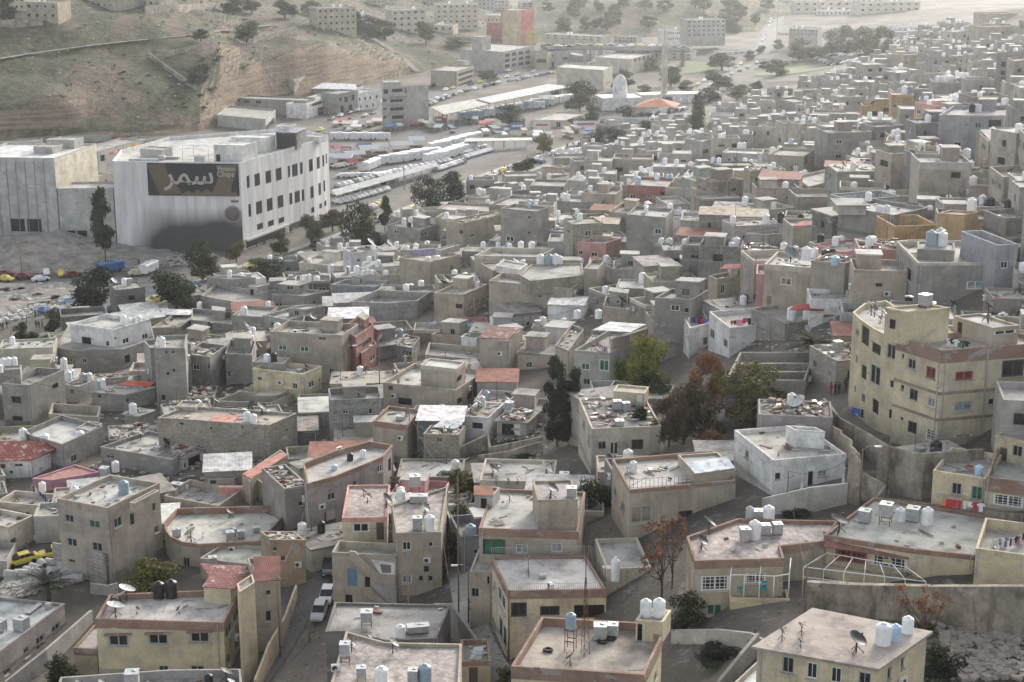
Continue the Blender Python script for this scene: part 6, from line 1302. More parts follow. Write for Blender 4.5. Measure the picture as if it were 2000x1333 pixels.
tree('small tree at loop road verge', 1345, 195, 175, 30, 'broad', 'g'); tree('row of pale trees below the flyover', 1410, 138, 98, 60, 'broad', 'h')
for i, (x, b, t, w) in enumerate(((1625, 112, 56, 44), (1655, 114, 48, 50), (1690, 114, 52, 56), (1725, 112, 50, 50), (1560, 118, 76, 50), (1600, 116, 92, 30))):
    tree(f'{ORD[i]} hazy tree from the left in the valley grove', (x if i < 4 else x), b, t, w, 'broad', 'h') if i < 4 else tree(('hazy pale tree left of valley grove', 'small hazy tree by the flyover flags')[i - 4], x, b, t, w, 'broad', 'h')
tree('dark conifer cluster beside the cream house, tallest', 1088, 872, 705, 62, 'conifer', 'k', seed=0); tree('dark conifer beside the cream house, right one', 1120, 862, 730, 46, 'conifer', 'k', seed=1)
tree('yellow-green leafy tree behind cream house', 1262, 772, 655, 88, 'broad', 'y', seed=0); tree('fresh green lower tree left of yellow one', 1222, 772, 690, 66, 'broad', 'l', seed=1); tree('bright green bush under the yellow tree', 1268, 778, 708, 72, 'shrub', 'g')
tree('russet tree with red leaves beside white house', 1382, 800, 688, 76, 'broad', 'r', seed=2); tree('dark brown bushy tree right of cream house', 1335, 868, 728, 98, 'broad', 'b', seed=1); tree('olive yellow tree before the ruin', 1468, 832, 712, 132, 'broad', 'o', seed=0)
tree('russet low tree beside the white hut', 1395, 888, 838, 66, 'broad', 'r'); tree('small dark conifer before cream house', 1250, 880, 796, 42, 'conifer', 'k')
tree('lush green bush beside tan dish house', 1152, 1000, 930, 56, 'shrub', 'g'); tree('dark leafy tree behind the rail house', 1180, 990, 945, 40, 'shrub', 'd')
tree('overgrown yellow-green creeper tree in alley', 902, 975, 902, 66, 'shrub', 'o'); tree('dark alley shrub below the creeper', 900, 1060, 975, 44, 'shrub', 'd'); tree('dark narrow shrub lower in alley', 888, 1110, 1035, 34, 'shrub', 'k')
tree('wide olive shrub beside the stair house', 300, 1152, 1088, 108, 'shrub', 'o')
tree('palm in the rubble yard', 95, 1185, 1110, 92, 'palm', 'h', seed=0); tree('palm behind the grey wall on right', 1585, 712, 640, 96, 'palm', 'g', seed=1)
tree('dark bush at bottom left wall', 118, 1345, 1275, 62, 'shrub', 'd'); tree('orange tree with dark leaves by porch', 1340, 1232, 1158, 66, 'broad', 'd')
tree('sparse red-leaved tree by rail house', 1292, 1180, 1030, 96, 'bare', 'r', seed=0); tree('sparse red-leaved tree left of porch house', 1312, 1150, 1020, 60, 'bare', 'r', seed=1); tree('sparse rust-leaved tree above bottom right tanks', 1800, 1275, 1140, 110, 'bare', 'r', seed=2)
tree('dark green bush at bottom right corner', 1838, 1340, 1255, 96, 'shrub', 'k'); tree('ivy tuft on the lower right slope', 1800, 1240, 1215, 40, 'shrub', 'd')
tree('leafy climber under the pergola', 1668, 1125, 1085, 46, 'shrub', 'g'); tree('green climber at pergola right end', 1780, 1128, 1095, 50, 'shrub', 'l'); tree('potted shrub row on garden balcony', 700, 1058, 1046, 40, 'shrub', 'd')
tree('hedge strip below the whitewashed wall', 1400, 1290, 1262, 90, 'shrub', 'k'); tree('small bush by kiosk alley', 985, 1330, 1300, 36, 'shrub', 'o'); tree('shrub on the balcony wing corner', 520, 1260, 1220, 40, 'shrub', 'd')
tree('bush at road edge below footbridge', 258, 622, 600, 32, 'shrub', 'o'); tree('young tree on lawn edge, right', 106, 652, 602, 34, 'broad', 'g'); tree('young tree on lawn edge, left', 42, 672, 628, 34, 'broad', 'g'); tree('small lawn tree between two young trees', 66, 668, 646, 26, 'shrub', 'g')
for i, (x, b) in enumerate(((12, 572), (40, 570), (75, 582), (108, 586), (30, 592))): tree(f'{ORD[i]} dry scrub bush on the waste ground', x, b, b - 11, 26, 'shrub', 'b')
for l, x, b, t, w, c in (('round dark tree on the hill path', 393, 82, 52, 32, 'd'), ('large dark tree above the quarry', 482, 84, 36, 60, 'd'), ('dark bush patch on quarry slope', 388, 170, 120, 62, 'd'), ('dark tree left of the hilltop wall', 15, 45, -10, 36, 'k'), ('hilltop tree pair left', 455, 30, -12, 46, 'd'), ('hilltop tree pair right', 492, 26, -16, 44, 'd'), ('tall hilltop tree by the lane', 556, 36, -4, 50, 'd'), ('round hilltop tree before the tan building', 612, 34, 2, 42, 'd'), ('slim dark pine right of tan building', 697, 72, 22, 24, 'k'), ('dark pine cluster on the spur, left', 722, 78, 30, 44, 'k'), ('dark pine cluster on the spur, right', 752, 76, 38, 50, 'k'), ('round dark tree on the spur end', 832, 86, 36, 46, 'd'), ('dark bushes below the spur', 895, 92, 72, 60, 'd'), ('tree before the ochre-trimmed building', 952, 158, 136, 40, 'd')):
    tree(l, x, b, t, w, 'broad' if w > 26 else 'conifer', c, fn=on_hill if x < 940 else None)
for i in range(34):
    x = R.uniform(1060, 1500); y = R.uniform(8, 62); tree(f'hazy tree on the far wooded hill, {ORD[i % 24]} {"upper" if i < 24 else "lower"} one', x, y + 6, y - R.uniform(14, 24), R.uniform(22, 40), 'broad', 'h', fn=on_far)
for i in range(26):
    x = R.uniform(220, 430); y = R.uniform(60, 215); tree('low green scrub on the left grassy hill', x, y, y - 5, R.uniform(8, 22), 'shrub', 'g', fn=on_hill)

sb, lt = MB(), MB()
for _ in range(1100):
    r_ = hill_rows[R.randint(3, 108)]; p = r_[R.randint(20, 190)].lerp(r_[R.randint(20, 190)], R.uniform(0, .02)); x, y = proj(p)
    if not (-30 < x < 960 and -5 < y < 290): continue
    if R.random() < .6:
        for q in range(9): d = Vector((R.uniform(-1, 1), R.uniform(-1, 1), R.uniform(0, .9))); s = R.uniform(.2, .42); n = Vector((R.uniform(-1, 1), R.uniform(-1, 1), 1)).normalized(); a = n.orthogonal() * s; b = n.cross(a); c_ = p + d * .9; sb.face((c_ - a, c_ - b, c_ + a, c_ + b))
    else: s = R.uniform(.3, 1.1); lt.box((p.x, p.y, p.z + .2), (s, s * .7, s * .5), R.uniform(0, 3))
tag(sb.build('scrub', 'leaf', col=(.075, .085, .045)), 'low wild scrub dotted over the grassy hill', 'scrub', kind='stuff'); tag(lt.build('litter', 'matte', col=(.5, .49, .47)), 'pale stones and litter over the grassy hill', 'litter', kind='stuff')

for l, x, b, t, w_ in (('ivy hanging on the old terrace wall, left', 1640, 1185, 1150, 40), ('ivy hanging on the old terrace wall, right', 1900, 1190, 1150, 60), ('scrub in the walled bottom garden', 1470, 1260, 1240, 46), ('weeds at the crooked wall foot', 1700, 985, 965, 40), ('weeds below the villa wall', 1560, 1010, 992, 60), ('scrub beside the kiosk wall', 930, 1190, 1165, 30), ('scrub in the garage yard corner', 870, 940, 918, 40), ('weeds by the lone garage wall', 1020, 900, 888, 50)): tree(l, x, b, t, w_, 'shrub', 'k')
scatter('rubble', 'stones and rubbish along the lanes of the near houses', 'rubble', 1600, pick_px([(480, 1330), (640, 980), (1000, 930), (1500, 1000), (1600, 1150), (1450, 1330)]), (.06, .26), 'matte', (.2, .18, .16))
PREP = {'crowned', 'covered', 'half-hidden', 'to', 'with', 'under', 'beside', 'behind', 'on', 'in', 'of', 'at', 'left', 'right', 'fronted', 'topped', 'below', 'above', 'near', 'by', 'beneath', 'hung', 'from', 'between', 'stepped'}
LM = {}
for h in HOUSES:
    ws = h.label.split(); k = next((i for i, q in enumerate(ws) if q in PREP and i > 1), len(ws)); LM.setdefault(' '.join(ws[:k]), []).append(h)
LM = [(k, v[0]) for k, v in LM.items() if len(v) == 1 and k != 'red']
USED = {h.label for h in HOUSES}
CN = dict(g='grey', s='stone-grey', b='block-built', lg='pale grey', t='tan', c='cream', w='white', dg='dark grey', p='pink', y='yellow', bg='blue-grey')
def auto_label(px_, adj, colour, noun):
    c = sorted(LM, key=lambda q: (q[1].px[0] - px_[0]) ** 2 + 2.2 * (q[1].px[1] - px_[1]) ** 2)[:14]
    for pre in ('', 'another', 'third', 'fourth', 'fifth', 'sixth'):
        for k, h in c:
            dx, dy = px_[0] - h.px[0], (px_[1] - h.px[1]) * 1.6
            rel = ('left of' if dx < 0 else 'right of') if abs(dx) > abs(dy) else ('behind' if dy < 0 else 'before')
            s = ' '.join(f'{pre} {adj} {colour} {noun} {rel} the {k}'.split())
            if s not in USED: USED.add(s); return s
    return s
FH = MB(); FAR_LIM = 390
def infill(x, y, dims, H, rot, col, zone):
    g = ground(x, y); c, s = math.cos(rot), math.sin(rot); a, b = dims
    W = [Vector((g.x + u * c - v * s, g.y + u * s + v * c, 0)) for u, v in ((-a / 2, 0), (a / 2, 0), (a / 2, b), (-a / 2, b))]
    if not free(W): return False
    zs = [hz(p.x, p.y) for p in W]; base = min(zs[:2]); zt = base + H
    if zt < max(zs) + .4: zt = max(zs) + .6
    P3 = [Vector((p.x, p.y, zt)) for p in W]
    sil = [proj((W[0].x, W[0].y, base)), proj((W[1].x, W[1].y, base)), proj(P3[1]), proj(P3[2]), proj(P3[3]), proj(P3[0])]
    q = im_hidden(sil, g.y)
    if not q: return False
    cov, tot, behind = q; off = not 0 <= x <= 2000
    if not off and (cov > max(3, .12 * tot) or tot - behind < 3): return False
    if off and H < 2.5: return False
    W = P3; o = (W[0].x, W[0].y, base); far = True
    style = R.choice(('flat', 'flat', 'flat', 'walled', 'walled', 'walled', 'sheet', 'rubble')) if H > 2 else R.choice(('walled', 'yard', 'rubble', 'sheet'))
    adj = {'flat': 'flat-roofed', 'walled': 'parapeted', 'sheet': 'sheet-roofed', 'rubble': 'rubble-roofed', 'yard': 'open-topped'}[style]
    noun = 'house' if H > 2.4 else ('shed' if style != 'yard' else 'yard'); size = 'low' if H < 3.6 else ('tall' if H > 6.4 else '')
    cx = proj((g.x, g.y + b / 2, zt)); lab = auto_label(cx, (size + ' ' + adj).strip(), CN[col], noun)
    if (g.y > FAR_LIM or off) and noun == 'house':
        k = R.randint(0, 2); par = R.choice((.2, .8)); n = inset([tuple(p[:2]) for p in W], .25); FH.prism([tuple(p[:2]) for p in W], min(zs) - 1.5, zt, k, top=False)
        o_ = [tuple(p[:2]) for p in W]
        for i in range(4): j = (i + 1) % 4; FH.face(((*o_[i], zt), (*o_[j], zt), (*n[j], zt), (*n[i], zt)), k); FH.face(((*n[i], zt), (*n[j], zt), (*n[j], zt - par), (*n[i], zt - par)), k)
        FH.face([(*p, zt - par) for p in n], 3)
        for i, u0, u1, za, zb_, st in fit_holes(auto_holes(W, base, zt - .5, p=.7))[1]:
            p, q2 = W[i], W[(i + 1) % 4]; d = (q2 - p).normalized(); n2 = Vector((d.y, -d.x, 0)) * .05
            for uu, w_, a_, b_, m_, e_ in ((0, 0, za, zb_, 4, 1.0), (u0, u1, za - .12, za, k, 3)):
                A_ = p + d * u0 + n2 * e_; B_ = p + d * u1 + n2 * e_; FH.face(((A_.x, A_.y, a_), (B_.x, B_.y, a_), (B_.x, B_.y, b_), (A_.x, A_.y, b_)), m_)
        hf_ = Hs(); hf_.zr = zt - par; hf_.T = 0; hf_.items = []; hf_.small = 2; hf_.label = 'x'
        for _ in range(R.choice((0, 1, 2, 2))):
            u, v = R.uniform(-a / 2 + .8, a / 2 - .8), R.uniform(.8, b - .8); xx, yy = proj((g.x + u * c - v * s, g.y + u * s + v * c, hf_.zr)); tank(hf_, xx, yy, 1.2 * F / math.hypot(g.y, CZ - zt) / KS, 'w', T=0)
        if min(a, b) > 4.6 and R.random() < .55:
            u0, v0, w_, hh = R.uniform(-a / 2 + .3, a / 2 - 3.3), R.uniform(b * .3, b - 3), R.uniform(2.4, 3.2), R.uniform(1.9, 2.6); RW = [(g.x + u * c - v * s, g.y + u * s + v * c) for u, v in ((u0, v0), (u0 + w_, v0), (u0 + w_, v0 + 2.5), (u0, v0 + 2.5))]; FH.prism(RW, zt - par, zt - par + hh, R.randint(0, 2), mt=3)
        occupy(W)
        for i in range(4):
            p, q2 = W[i], W[(i + 1) % 4]; im_mark([proj(p), proj(q2), proj((q2.x, q2.y, base)), proj((p.x, p.y, base))], g.y)
        im_mark([proj(p) for p in W], g.y); return True
    h = Hs(); h.label, h.T, h.W, h.zt, h.D, h.base, h.o, h.rot, h.items, h.px, h.far = lab, 0, W, zt, g.y, Vector((g.x, g.y, base)), o, rot, [], cx, True; h.small = 1
    h.root = empty('house' if noun == 'house' else ('shed' if noun == 'shed' else 'walled_yard'), o, rot, lab, 'house' if noun == 'house' else noun, 'infill houses of the district')
    h.col = jit(COL[col], .24); par = {'walled': R.uniform(.7, 1.1), 'yard': 1.4}.get(style, .3); par = min(par, H * .6)
    holes, keep = fit_holes(auto_holes(W, base, zt - .5, p=.78) if H > 2.4 else [])
    band = .6 if (style == 'walled' and R.random() < .3) else 0
    h.zr = solid(h.root, None, W, min(zs) - 1.5, zt, o, rot, h.col, R.choice(('plaster', 'plaster', 'block')), par, band, COL['c'] if band else None, R.choice('ccdllb'), 'roof_concrete', holes, .25 if style == 'flat' and R.random() < .35 else 0)
    hang(h.root, o, rot, W, keep, True, False); occupy(W); HOUSES.append(h)
    for i in range(4):
        p, q2 = W[i], W[(i + 1) % 4]; im_mark([proj(p), proj(q2), proj((q2.x, q2.y, base)), proj((p.x, p.y, base))], g.y)
    im_mark([proj(p) for p in W], g.y)
    rx = lambda f, m=.8: R.uniform(-a / 2 + m, a / 2 - m) if f else R.uniform(m, b - m)
    def place(fn, wid, *ar, **k):
        u, v = rx(1), rx(0); p = (g.x + u * c - v * s, g.y + u * s + v * c, h.zr); xx, yy = proj(p); fn(h, xx, yy, wid, *ar, T=0, **k)
    pxm = F / math.hypot(g.y, CZ - zt) / KS
    if style in ('sheet',):
        mb = MB(); r0 = R.uniform(.2, .6); e = .25; hh = zt - base + .08
        pts = [(-e, -e, hh), (a + e, -e, hh), (a + e, b + e, hh + r0), (-e, b + e, hh + r0)]
        mb.face(pts); mb.face([(p[0], p[1], p[2] - .08) for p in pts][::-1])
        for i in range(4): p, q2 = pts[i], pts[(i + 1) % 4]; mb.face(((p[0], p[1], p[2] - .08), (q2[0], q2[1], q2[2] - .08), q2, p))
        mb.build('sheet_roof', 'sheet', h.root, jit(R.choice(((.45, .45, .44), (.55, .56, .56), (.36, .34, .32), (.3, .28, .26), (.30, .14, .11), (.42, .36, .3), (.7, .7, .69))), .1))
    else:
        if min(a, b) > 4.4 and R.random() < .65 and style != 'yard':
            u0, v0 = R.uniform(-a / 2 + .3, a / 2 - 3.6), R.uniform(b * .4, b - 3.2); RW = [Vector((g.x + u * c - v * s, g.y + u * s + v * c, h.zr + 2.2)) for u, v in ((u0, v0), (u0 + 3.2, v0), (u0 + 3.2, v0 + 2.8), (u0, v0 + 2.8))]
            if im_hidden([proj((p.x, p.y, h.zr)) for p in RW[:2]] + [proj(p) for p in RW[1:]] + [proj(RW[0])], g.y)[0] < 3:
                solid(h.root, 'roof_room', RW, h.zr, h.zr + 2.2, o, rot, jit(h.col, .12), 'plaster', .2, 0, None, R.choice('cl'), 'roof_concrete', {}, .2, nest=True)
        if R.random() < .6 and style != 'yard':
            u, v = rx(1), rx(0); m = MB(); m.tube([(u + a / 2, v, h.zr - base), (u + a / 2, v, h.zr - base + R.uniform(1.5, 4))], .04, 4); m.build('aerial_rod', 'metal_dark', h.root)
        if H > 2.2 and style != 'yard':
            for _ in range(R.choice((0, 1, 1, 2, 2))): place(tank, R.uniform(1.0, 1.3) * pxm, R.choice('wwwwwkbl'))
            if R.random() < .45: place(dish, R.uniform(.9, 1.9) * pxm, R.choice('kkgl'), None)
            if R.random() < .2: place(cube, R.uniform(.9, 1.3) * pxm, .3)
    if R.random() < .3 and style != 'sheet':
        for u, v in ((.25, .25), (a - .25, .25), (a - .25, b - .25)):
            m = MB()
            for q in range(3): m.tube([(u + .1 * q, v, zt - base - .1), (u + .1 * q + R.uniform(-.1, .1), v, zt - base + R.uniform(.5, 1.1))], .02, 3)
            m.build('rebar', 'rust', h.root)
    if style == 'rubble': h.rub = 1
    return True
STREETS = [[(470, 1340), (560, 1340), (645, 1180), (670, 960), (630, 960), (575, 1130)], [(880, 1340), (985, 1340), (925, 1150), (920, 900), (870, 900), (885, 1150)],
           [(0, 1190), (230, 1190), (230, 1060), (0, 1060)], [(1060, 880), (1200, 1010), (1200, 780), (1060, 690)], [(1200, 780), (1320, 780), (1320, 640), (1190, 640)], [(1270, 910), (1450, 910), (1560, 850), (1560, 690), (1330, 680)], [(1540, 830), (1660, 860), (1720, 960), (1680, 1000), (1760, 960), (1665, 760)],
           [(780, 415), (920, 415), (920, 320), (800, 330)], [(1340, 290), (1385, 290), (1385, 180), (1340, 180)], [(1320, 1320), (2010, 1340), (2010, 1140), (1560, 1120)], [(1640, 800), (1840, 850), (1860, 1010), (1640, 1000)], [(930, 930), (1080, 930), (1090, 870), (860, 890), (860, 930)]]
ZONE = [(0, 790), (60, 735), (130, 690), (180, 640), (300, 612), (420, 575), (480, 555), (600, 520), (720, 480), (830, 430), (930, 388), (1030, 345), (1130, 312), (1220, 272), (1310, 258), (1400, 238), (1500, 215), (1600, 180), (1700, 150), (1740, 110), (1800, 75), (1900, 25), (2000, 8), (2010, 1000), (1650, 1000), (1440, 1010), (1200, 1010), (1000, 1100), (500, 1100), (0, 1180)]
for h in list(HOUSES):
    if len(h.W) != 4 or not 235 < h.D < 520 or any(c.name.startswith(('roof_room', 'upper', 'sheet', 'tiled', 'canopy')) for c in h.root.children) or R.random() < .25: continue
    A, B, C_, D_ = h.W; la, lb = (B - A).length, (C_ - B).length; q = lambda u, v: A.lerp(B, u).lerp(D_.lerp(C_, u), v)
    w_, d_, hh = R.uniform(2.6, 3.6), R.uniform(2.2, 3), R.uniform(2.0, 2.6)
    if la < w_ + 1.5 or lb < d_ + 1: continue
    u0 = R.uniform(.06, .94 - w_ / la); v0 = .93 - d_ / lb; RW = [Vector((p.x, p.y, h.zr + hh)) for p in (q(u0, v0), q(u0 + w_ / la, v0), q(u0 + w_ / la, .93), q(u0, .93))]
    if im_hidden([proj((p.x, p.y, h.zt)) for p in RW[:2]] + [proj(p) for p in RW[1:]] + [proj(RW[0])], h.D)[0] > 14: continue
    ho, kp = fit_holes(auto_holes(RW, h.zr, h.zr + hh - .3, p=.8)); solid(h.root, 'roof_room', RW, h.zr, h.zr + hh, h.o, h.rot, jit(h.col, .2), 'plaster', .2, 0, None, R.choice('clb'), 'roof_concrete', ho, .22, nest=True)
    hang([c for c in h.root.children if c.name.startswith('roof_room')][0], h.o, h.rot, RW, kp, True, False)
cand = []
for _ in range(6500):
    x, y = R.uniform(0, 2005), 14 + 1150 * R.random() ** 1.35
    if poly_mask(ZONE, [x], [y])[0, 0] and not any(poly_mask(s, [x], [y])[0, 0] for s in STREETS): cand.append((x, y))
for _ in range(900):
    x = R.choice((R.uniform(2015, 2330), R.uniform(2015, 2330), R.uniform(-230, -15))); y = 40 + 1100 * R.random() ** 1.3
    if x > 0 or y > 780: cand.append((x, y))
cand.sort(key=lambda p: -p[1]); N_IN = 0
for pas, sizes in ((0, ((8.5, 6.5), (7, 6))), (1, ((6, 5), (5, 4.5))), (2, ((4, 4), (3.2, 3)))):
    for x, y in cand:
        if N_IN > 560: break
        D = 95 / max(.06, math.tan(rad(15.5) + (y - 666) / F))
        for dm in sizes:
            ok = False
            hs = (R.choice((8.6, 7.2, 6.2)), 5.6, 3.4, 2.6, 1.6) if (x > 1150 and y < 640) or R.random() < .35 else (3.3, 2.6, 1.6)
            for H in hs:
                if pas == 2 and H > 3: continue
                cl = R.choice(('g', 'g', 's', 's', 'b', 'lg', 't', 'dg') if R.random() < .9 else ('w', 'c', 'p', 'bg'))
                if infill(x, y, (dm[0] * R.uniform(.85, 1.15), dm[1] * R.uniform(.85, 1.15)), H, R.uniform(-.28, .5) if x > 700 else R.uniform(.05, .6), cl, 0): ok = True; break
            if ok: N_IN += 1; break
tag(FH.build('distant_houses', ['far_a', 'far_b', 'far_c', 'far_roof', 'glass'], None, (.03, .03, .03)), 'many small grey houses packed over the farther slope', 'houses', kind='stuff')
def debris(h, n, big=False):
    mb = MB(); P = inset([(p.x, p.y) for p in h.W], .5); xs_ = [p[0] for p in P]; ys_ = [p[1] for p in P]; k = 0
    for _ in range(n * 3):
        x, y = R.uniform(min(xs_), max(xs_)), R.uniform(min(ys_), max(ys_))
        if not poly_mask(P, [x], [y])[0, 0]: continue
        q = Matrix.Rotation(R.uniform(0, 6), 3, 'Z') @ Matrix.Rotation(R.uniform(-.25, .25), 3, 'X'); s = R.uniform(.15, .6) if not big else R.uniform(.3, 1.1)
        t = R.random(); d = (s, s * .5, s * .35) if t < .5 else ((R.uniform(.8, 2.2), .18, .06) if t < .75 else (R.uniform(.5, 1.4), R.uniform(.4, .9), .05))
        mb.box((x, y, h.zr + d[2] / 2 + R.uniform(0, .12 if not big else .35)), d, M=q, m=R.choice((0, 0, 0, 1, 2, 3))); k += 1
        if k >= n: break
    if not k: return
    o = mb.build('roof_debris', ['matte', 'wood', 'rust', 'galvanised'], col=R.choice(((.4, .38, .34), (.3, .28, .26), (.46, .42, .37))))
    tag(o, short('loose boards and stones lying on ' + h.label), 'roof debris', kind='stuff')
for h in HOUSES:
    if getattr(h, 'rub', 0): debris(h, 90 if h.D < 300 else 50, True)
    elif h.D < 330 and R.random() < .75 and h.zt - h.base.z < 20: debris(h, R.randint(6, 22))
def pole(label, T, base, top, r=.09, lamp=0, name='utility_pole', cat='utility pole', mat='wood', arms=0):
    x, y = pix(T, base); P = ground(x, y); h = at_Y(*pix(T, top), P.y).z - P.z
    o = empty(name, tuple(P), 0, label, cat, 'poles and lamps'); m = MB(); m.tube([(0, 0, -.5), (0, 0, h)], r, 8, r1=r * .7); m.build('shaft', mat, o)
    if lamp: m = MB(); m.tube([(0, 0, h - .2), (lamp * .5, -.2, h + .35), (lamp * 1.2, -.4, h + .4)], .04, 5); a = m.build('arm', 'galvanised', o); m = MB(); m.box((lamp * 1.45, -.48, h + .38), (.7, .26, .14)); m.build('lamp_head', 'lamp_glass', a)
    for k in range(arms): m = MB(); m.box((0, 0, h - .4 - .5 * k), (1.3, .08, .08)); m.build('cross_arm', 'wood', o)
    o['_h'] = h; return Vector((P.x, P.y, P.z + h))
tops = {}
for k, (l, T, b, t, lp, ar) in enumerate((('dark pole leaning over the narrow street', 7, (1742, 622), (1745, 268), 0, 0), ('dark pole at the red tiled stair tower', 7, (1562, 1195), (1556, 735), 0, 1), ('short dark pole beside parked white cars', 7, (1726, 1112), (1722, 985), 0, 0), ('tall pole in the overgrown alley', 8, (702, 960), (682, 185), 0, 0), ('alley pole carrying a white street lamp', 8, (757, 1005), (750, 690), -1, 0), ('black pole at corner of the railed house', 8, (980, 1212), (966, 820), 0, 0), ('thin mast in front of dish cluster house', 8, (425, 1165), (392, 735), 0, 0), ('dark pole with lamp by the crooked stone wall', 9, (1080, 362), (1080, 30), 1, 0), ('dark pole at the yellow house yard', 9, (1230, 285), (1224, -5), 0, 0), ('thick pole before the white villa', 9, (675, 392), (672, 155), 0, 0), ('tall thin pole at the pergola corner', 9, (775, 980), (768, 690), 0, 0),
        ('pole with insulators before the tan mast house', 5, (430, 1315), (428, 1050), 0, 1), ('pole before old grey block house', 5, (625, 1333), (620, 1140), 0, 0), ('lamp pole by white cottage', 5, (652, 1333), (650, 1140), 1, 0), ('pole beside the red painted house', 5, (262, 960), (258, 655), 0, 0), ('pole under the red house balcony', 5, (80, 905), (70, 700), 1, 0), ('pole in front of tan side-window house', 5, (790, 555), (788, 425), 0, 0), ('pole by the salmon pink house', 5, (1452, 240), (1442, 80), 0, 0), ('dark pole on the waste ground', 4, (122, 300), (112, 150), 0, 0), ('curved lamp post at the lawn', 4, (72, 752), (38, 540), 1, 0), ('lamp post on the main road bend', 4, (130, 790), (68, 700), 1, 0), ('pole in the grey house lane', 6, (1125, 410), (1138, 150), 0, 0), ('thin pole on the white clothesline house', 6, (580, 755), (578, 560), 0, 0), ('pole at the ruin corner', 6, (1030, 830), (1028, 690), 0, 0), ('dark pole beneath the yellow apartment', 6, (1228, 1330), (1226, 1215), 0, 1),
        ('lamp pole over the car park canopy', 2, (398, 1060), (398, 880), 1, 0), ('tall lighting mast behind bus canopy', 2, (1436, 360), (1435, 85), 0, 0), ('tall lighting mast at slip road', 3, (616, 290), (612, 22), 0, 0), ('bent dark pole before the stained house', 3, (1100, 1100), (1095, 1010), 0, 0), ('dark thin pole by green-roofed hut', 3, (1572, 1180), (1570, 1040), 0, 0), ('pole pair at right edge lane, left', 3, (1662, 580), (1662, 440), 0, 0), ('pole pair at right edge lane, right', 3, (1725, 590), (1722, 450), 0, 0), ('pole on the right edge street', 3, (1885, 600), (1882, 420), 0, 0))):
    tops[k] = pole(l, T, b, t, .1 if T > 3 else .14, lp, arms=ar, name='street_lamp' if lp else 'utility_pole', cat='street lamp' if lp else 'utility pole')
def wire(label, a, b, sag=1.2, r=.018):
    m = MB(); m.tube([a.lerp(b, i / 12) - Vector((0, 0, sag * 4 * (i / 12) * (1 - i / 12))) for i in range(13)], r, 4); tag(m.build('overhead_wire', 'metal_dark'), label, 'wire')
for l, a, b, s in (('overhead wire along the narrow street', 0, 1, 1.0), ('overhead wire from stair tower to parked cars pole', 1, 2, .5), ('overhead wire down the alley from tall pole', 3, 4, 1.5), ('overhead wire from alley lamp to railed house', 4, 5, .6), ('wire between yellow yard pole and lamp pole', 7, 8, .8), ('wire from villa pole to crooked wall lamp', 9, 7, 1.2), ('wire above the pink house', 14, 17, 2), ('long wire across the garage yard', 11, 12, 1.2), ('wire from pergola pole to the villa pole', 10, 9, 1.5), ('long wire from apartment pole towards pergola', 24, 10, 2.5), ('wire from alley pole to tan mast house', 3, 11, 2)):
    wire(l, tops[a], tops[b], s)
def bars(name, h, segs, r, mat, col=None, n=5):
    m = MB()
    for a, b in segs: m.tube([local(h, a), local(h, b)], r, n)
    return m.build(name, mat, h.root, col)
def rail(h, pts, T, z, hgt=1.0, step=.22, col=(.42, .40, .36), name='railing'):
    P = [at_z(*pix(T, p), z) for p in pts]; sg = []
    for a, b in zip(P, P[1:]):
        n = max(1, int((b - a).length / step)); up = Vector((0, 0, hgt)); sg += [(a + up, b + up), (a + up * .08, b + up * .08)]
        sg += [(a.lerp(b, i / n), a.lerp(b, i / n) + up) for i in range(n + 1)]
    return bars(name, h, sg, .022, 'frame_paint', col, 4)
rail(h_rail, [(885, 632), (1437, 622)], 8, h_rail.zt); rail(h_rail, [(975, 822), (1525, 812)], 8, h_rail.zt, .7)
P = at_z(*pix(8, (1405, 1180)), h_mast.zr); o = empty('antenna_mast', tuple(P), .3, 'rusty lattice antenna mast on the bottom flat-roofed house', 'antenna mast'); m = MB()
for k in range(8):
    w0, w1 = .42 * (1 - k / 9), .42 * (1 - (k + 1) / 9); z0, z1 = k * .85, (k + 1) * .85
    for q in range(3):
        a0, a1 = 2 * pi * q / 3, 2 * pi * (q + 1) / 3; f = lambda w_, an, z: (w_ * math.cos(an), w_ * math.sin(an), z)
        m.tube([f(w0, a0, z0), f(w1, a0, z1)], .03, 4); m.tube([f(w0, a0, z0), f(w1, a1, z1)], .018, 4)
m.build('lattice', 'rust', o); m = MB(); m.tube([(0, 0, 6.6), (0, 0, 13.5)], .035, 5); m.build('rod', 'metal_dark', o)
zP = ground(*pix(9, (1100, 800))).z + 3.0; px9 = lambda x, y, z=zP: at_z(*pix(9, (x, y)), z)
o = empty('pergola', tuple(px9(775, 690, zP - 3)), 0, 'white metal pergola frame along the old terrace wall', 'pergola'); hq = Hs(); hq.o = tuple(px9(775, 690, zP - 3)); hq.rot = 0; hq.root = o
f0, f1 = px9(770, 690), px9(1452, 772); b0, b1 = px9(900, 612), px9(1340, 690)
bars('beam', hq, [(f0, f1), (b0, b1), (f0 - Vector((0, 0, 1.0)), f1 - Vector((0, 0, 1.0)))], .05, 'frame_paint', (.72, .73, .72))
for i in range(7):
    a, b = f0.lerp(f1, i / 6), b0.lerp(b1, i / 6); bars('cross_bar', hq, [(a, b)], .04, 'frame_paint', (.72, .73, .72)); bars('post', hq, [(a, a - Vector((0, 0, 3.4)))], .04, 'frame_paint', (.7, .71, .7))
h = h_porch; zf = h.zt - 3.0
q = [at_z(*pix(9, p), h.zt - .95) for p in ((362, 735), (440, 735), (525, 738), (605, 742), (690, 730))]
